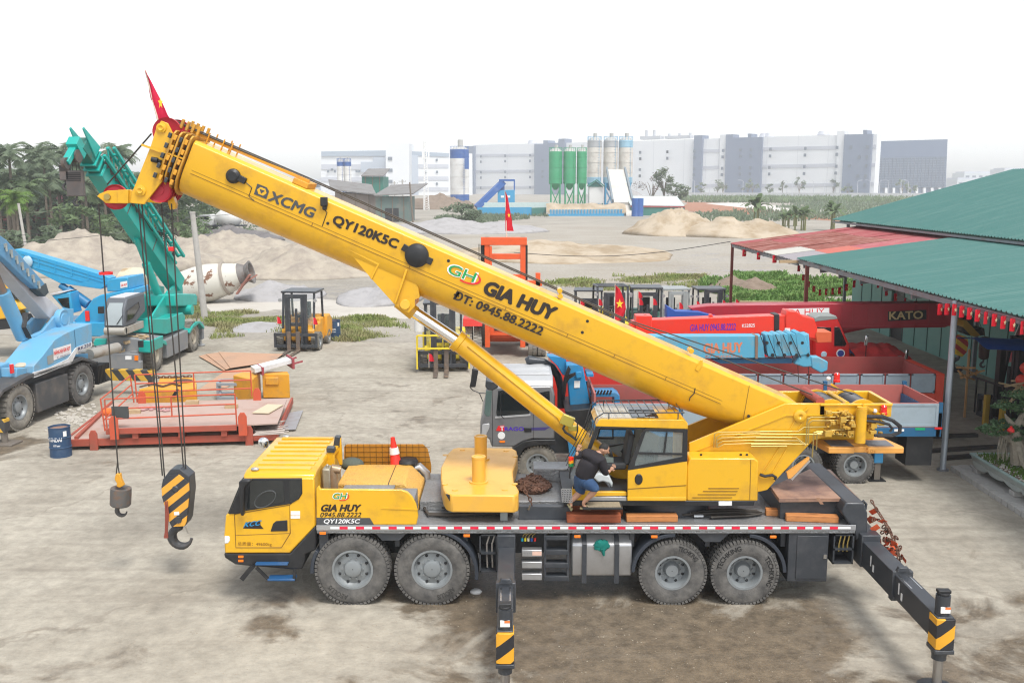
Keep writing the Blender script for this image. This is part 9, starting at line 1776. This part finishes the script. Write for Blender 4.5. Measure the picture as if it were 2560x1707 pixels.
# ================================================================ the man climbing into the crane cab
PY=.1
def pp_(x_,y_,d=0):return WF.y(F(x_,y_),PY+d)
skin=M('skin',(.46,.25,.16),.55,dirt=(.42,.2,.13),damt=.4,dscale=8);hair=M('hair_black',(.012,.011,.011),.6,bump=.4,bscale=90);shirt=M('black_shirt',(.014,.012,.016),.85,dirt=(.03,.026,.032),damt=.6,dscale=7,bump=.25,bscale=7);jeans=M('blue_denim',(.022,.06,.14),.85,dirt=(.06,.11,.2),damt=.7,dscale=6,bump=.3,bscale=9)
man=thing('person','man in black long sleeved shirt and denim shorts climbing into the crane cab','person',(pp_(300,1395).x,PY,pp_(300,1400).z),local=False)
def skin_obj(name,chains,mat,parent,root=0,sub=2):
 vs,es,rs=[],[],[];idx={}
 for ch in chains:
  prev=None
  for(p,r)in ch:
   k=tuple(round(c,4)for c in p)
   if k not in idx:idx[k]=len(vs);vs.append(p);rs.append(r)
   i=idx[k]
   if prev is not None:es.append((prev,i))
   prev=i
 me=bpy.data.meshes.new(name);me.from_pydata([tuple(v)for v in vs],es,[]);me.materials.append(mat);o=bpy.data.objects.new(name,me);COL.objects.link(o);o.modifiers.new('skin','SKIN').use_smooth_shade=True
 for i,r in enumerate(rs):d=me.skin_vertices[0].data[i];d.radius=r if isinstance(r,tuple)else(r,r);d.use_root=i==root
 s_=o.modifiers.new('subdivision','SUBSURF');s_.levels=sub;s_.render_levels=sub;put(o,parent);return o
pel=pp_(300,1040,.02);wst=pp_(325,960);chs=pp_(400,800,-.02);shl=pp_(460,715);nk=pp_(520,690);hdc=pp_(575,640)
shL,elL,wrL=pp_(345,690,.13),pp_(225,745,.16),pp_(222,670,.17);shR,elR,wrR=pp_(545,790,-.16),pp_(590,960,-.12),pp_(655,920,.0)
hpR,knR,anR=pp_(345,1060,-.09),pp_(470,1165,-.12),pp_(300,1345,-.04);hpL,knL,anL=pp_(255,1060,.12),pp_(265,1200,.14),pp_(135,1330,.1)
heelR,toeR=pp_(275,1385,-.02),pp_(385,1392,-.05);toeL,heelL=pp_(150,1400,.08),pp_(110,1335,.1)
body_=skin_obj('body',[[(pel,.1),(wst,.09),(chs,.09),(shl,.07),(nk,.056),(nk.lerp(hdc,.5),.058)],[(shl,.07),(shL,.045),(shL.lerp(elL,.5),.04),(elL,.04),(elL.lerp(wrL,.6),.036),(wrL,.028)],[(shl,.07),(shR,.045),(shR.lerp(elR,.5),.04),(elR,.04),(elR.lerp(wrR,.6),.036),(wrR,.028)],
[(pel,.1),(hpR,.08),(hpR.lerp(knR,.5),.075),(knR,.066),(knR.lerp(anR,.35),.068),(knR.lerp(anR,.8),.044),(anR,.04),(heelR.lerp(toeR,.35),.035),(toeR,.022)],[(pel,.1),(hpL,.08),(hpL.lerp(knL,.5),.075),(knL,.066),(knL.lerp(anL,.35),.066),(knL.lerp(anL,.8),.044),(anL,.04),(anL.lerp(toeL,.5),.033),(toeL,.022)]],skin,man)
m=MB().sph((0,0,0),(.078,.095,.115),22,16);fwd=Vector((.85,-.1,-.5)).normalized()
for i,v in enumerate(m.v):
 x_,y_,z_=v
 if z_<-.03:x_=x_*(1-.25*(-z_-.03)/.085);y_*=1-.18*(-z_-.03)/.085
 m.v[i]=Vector((x_,y_,z_))
 # head local: +y is the face
m.sph((0,.102,-.012),(.014,.02,.024),8,6);m.sph((-.078,-.005,-.01),(.012,.022,.03),8,6);m.sph((.078,-.005,-.01),(.012,.022,.03),8,6)
m.sph((-.03,.085,.012),(.016,.012,.01),8,6).sph((.03,.085,.012),(.016,.012,.01),8,6)
hm_=Matrix.Translation(hdc)@fwd.to_track_quat('Y','Z').to_matrix().to_4x4();hdm=MB();hdm.add([hm_@v for v in m.v],m.f);head_=build('head',hdm,skin,body_,sharp=80)
m=MB().sph((0,-.008,.012),(.0795,.0965,.107),24,16);m2=MB();m2.add([hm_@Vector((v.x,v.y,v.z))for v in m.v],[f for f in m.f if all(m.v[i].z>.012+.5*max(0,m.v[i].y-.02)-.75*max(0,-m.v[i].y-.01)for i in f)]);build('hair',m2,hair,man,sharp=80)
m=MB();
for x_ in(-.03,.03):m.sph((x_,.097,.012),(.009,.005,.005),8,5)
m.sph((0,.088,-.06),(.025,.008,.006),10,5);mf_=MB();mf_.add([hm_@v for v in m.v],m.f);build('face_detail',mf_,M('face_dark',(.1,.035,.03),.5),head_)
skin_obj('shirt',[[(pel.lerp(wst,.1),(.19,.2)),(wst,(.195,.2)),(chs,(.215,.225)),(shl,(.165,.18)),(shl.lerp(nk,.6),.08)],[(shl,(.165,.18)),(shL,.095),(shL.lerp(elL,.5),.08),(elL,.07),(elL.lerp(wrL,.45),.058)],[(shl,(.165,.18)),(shR,.1),(shR.lerp(elR,.5),.085),(elR,.074),(elR.lerp(wrR,.5),.056)]],shirt,man)
skin_obj('shorts',[[(pel.lerp(wst,.45),(.15,.17)),(pel,(.18,.19)),(hpR,.14),(hpR.lerp(knR,.5),.125),(hpR.lerp(knR,.9),.11),(knR.lerp(anR,.12),.1)],[(pel,(.18,.19)),(hpL,.14),(hpL.lerp(knL,.5),.12),(hpL.lerp(knL,.95),.105),(knL.lerp(anL,.1),.098)]],jeans,man,1)
def hand(wr,dirv,palm_n,parent,curl=.9):
 d=dirv.normalized();n_=palm_n.normalized();s_=d.cross(n_).normalized();pc=wr+d*.05
 m=MB().loft([[wr+s_*a+n_*b for a,b in((-.028,-.014),(.028,-.014),(.028,.014),(-.028,.014))],[pc+s_*a+n_*b for a,b in((-.042,-.015),(.042,-.015),(.042,.015),(-.042,.015))],[wr+d*.095+s_*a+n_*b for a,b in((-.042,-.012),(.042,-.012),(.042,.012),(-.042,.012))]])
 for k,(o_,L_)in enumerate(((-.033,.062),(-.011,.075),(.011,.07),(.033,.055))):
  p=wr+d*.09+s_*o_;pts=[p];dd=d.copy()
  for j in range(3):dd=(dd+n_*curl*.55).normalized();p=p+dd*L_*(.45,.32,.25)[j];pts.append(p)
  m.tube(pts,[.0095,.009,.008,.006],7)
 p=wr+d*.03-s_*.036;m.tube([p,p-s_*.025+d*.025+n_*.01,p-s_*.02+d*.055+n_*.03],[.013,.011,.008],7);o=build('hand',m,skin,parent,sharp=60);o.modifiers.new('subdivision','SUBSURF').render_levels=1;return o
hand(wrL,pp_(250,600,.17)-wrL,Vector((.5,.6,0)),body_);hand(wrR,pp_(690,880,.02)-wrR,Vector((-.3,.8,-.3)),body_,.6)
for a,b2,nm in((heelR,toeR,'R'),(heelL,toeL,'L')):
 d=b2-a;m=MB().bar(a-d*.12+Vector((0,0,-.035)),b2+d*.18+Vector((0,0,-.04)),.095,.025);md=a.lerp(b2,.7);sdv=d.cross(Vector((0,0,1))).normalized();m.tube([md+sdv*.05+Vector((0,0,-.03)),md+Vector((0,0,.035)),md-sdv*.05+Vector((0,0,-.03))],.018,7);build('sandal',m,M('sandal_olive',(.2,.17,.09),.8),man,.008)
 # ================================================================ the air
air=bpy.data.materials.new('haze');air.use_nodes=True;an=air.node_tree;an.nodes.remove(an.nodes['Principled BSDF']);pv=an.nodes.new('ShaderNodeVolumePrincipled');pv.inputs['Color'].default_value=(.93,.96,1,1);pv.inputs['Density'].default_value=.00047;pv.inputs['Anisotropy'].default_value=.2;an.links.new(pv.outputs[0],an.nodes['Material Output'].inputs['Volume'])
build('haze',MB().bx(-1500,1500,-40,1500,-1,62),air,label='pale haze over the quarry and the far factories',cat='haze',kind='stuff')
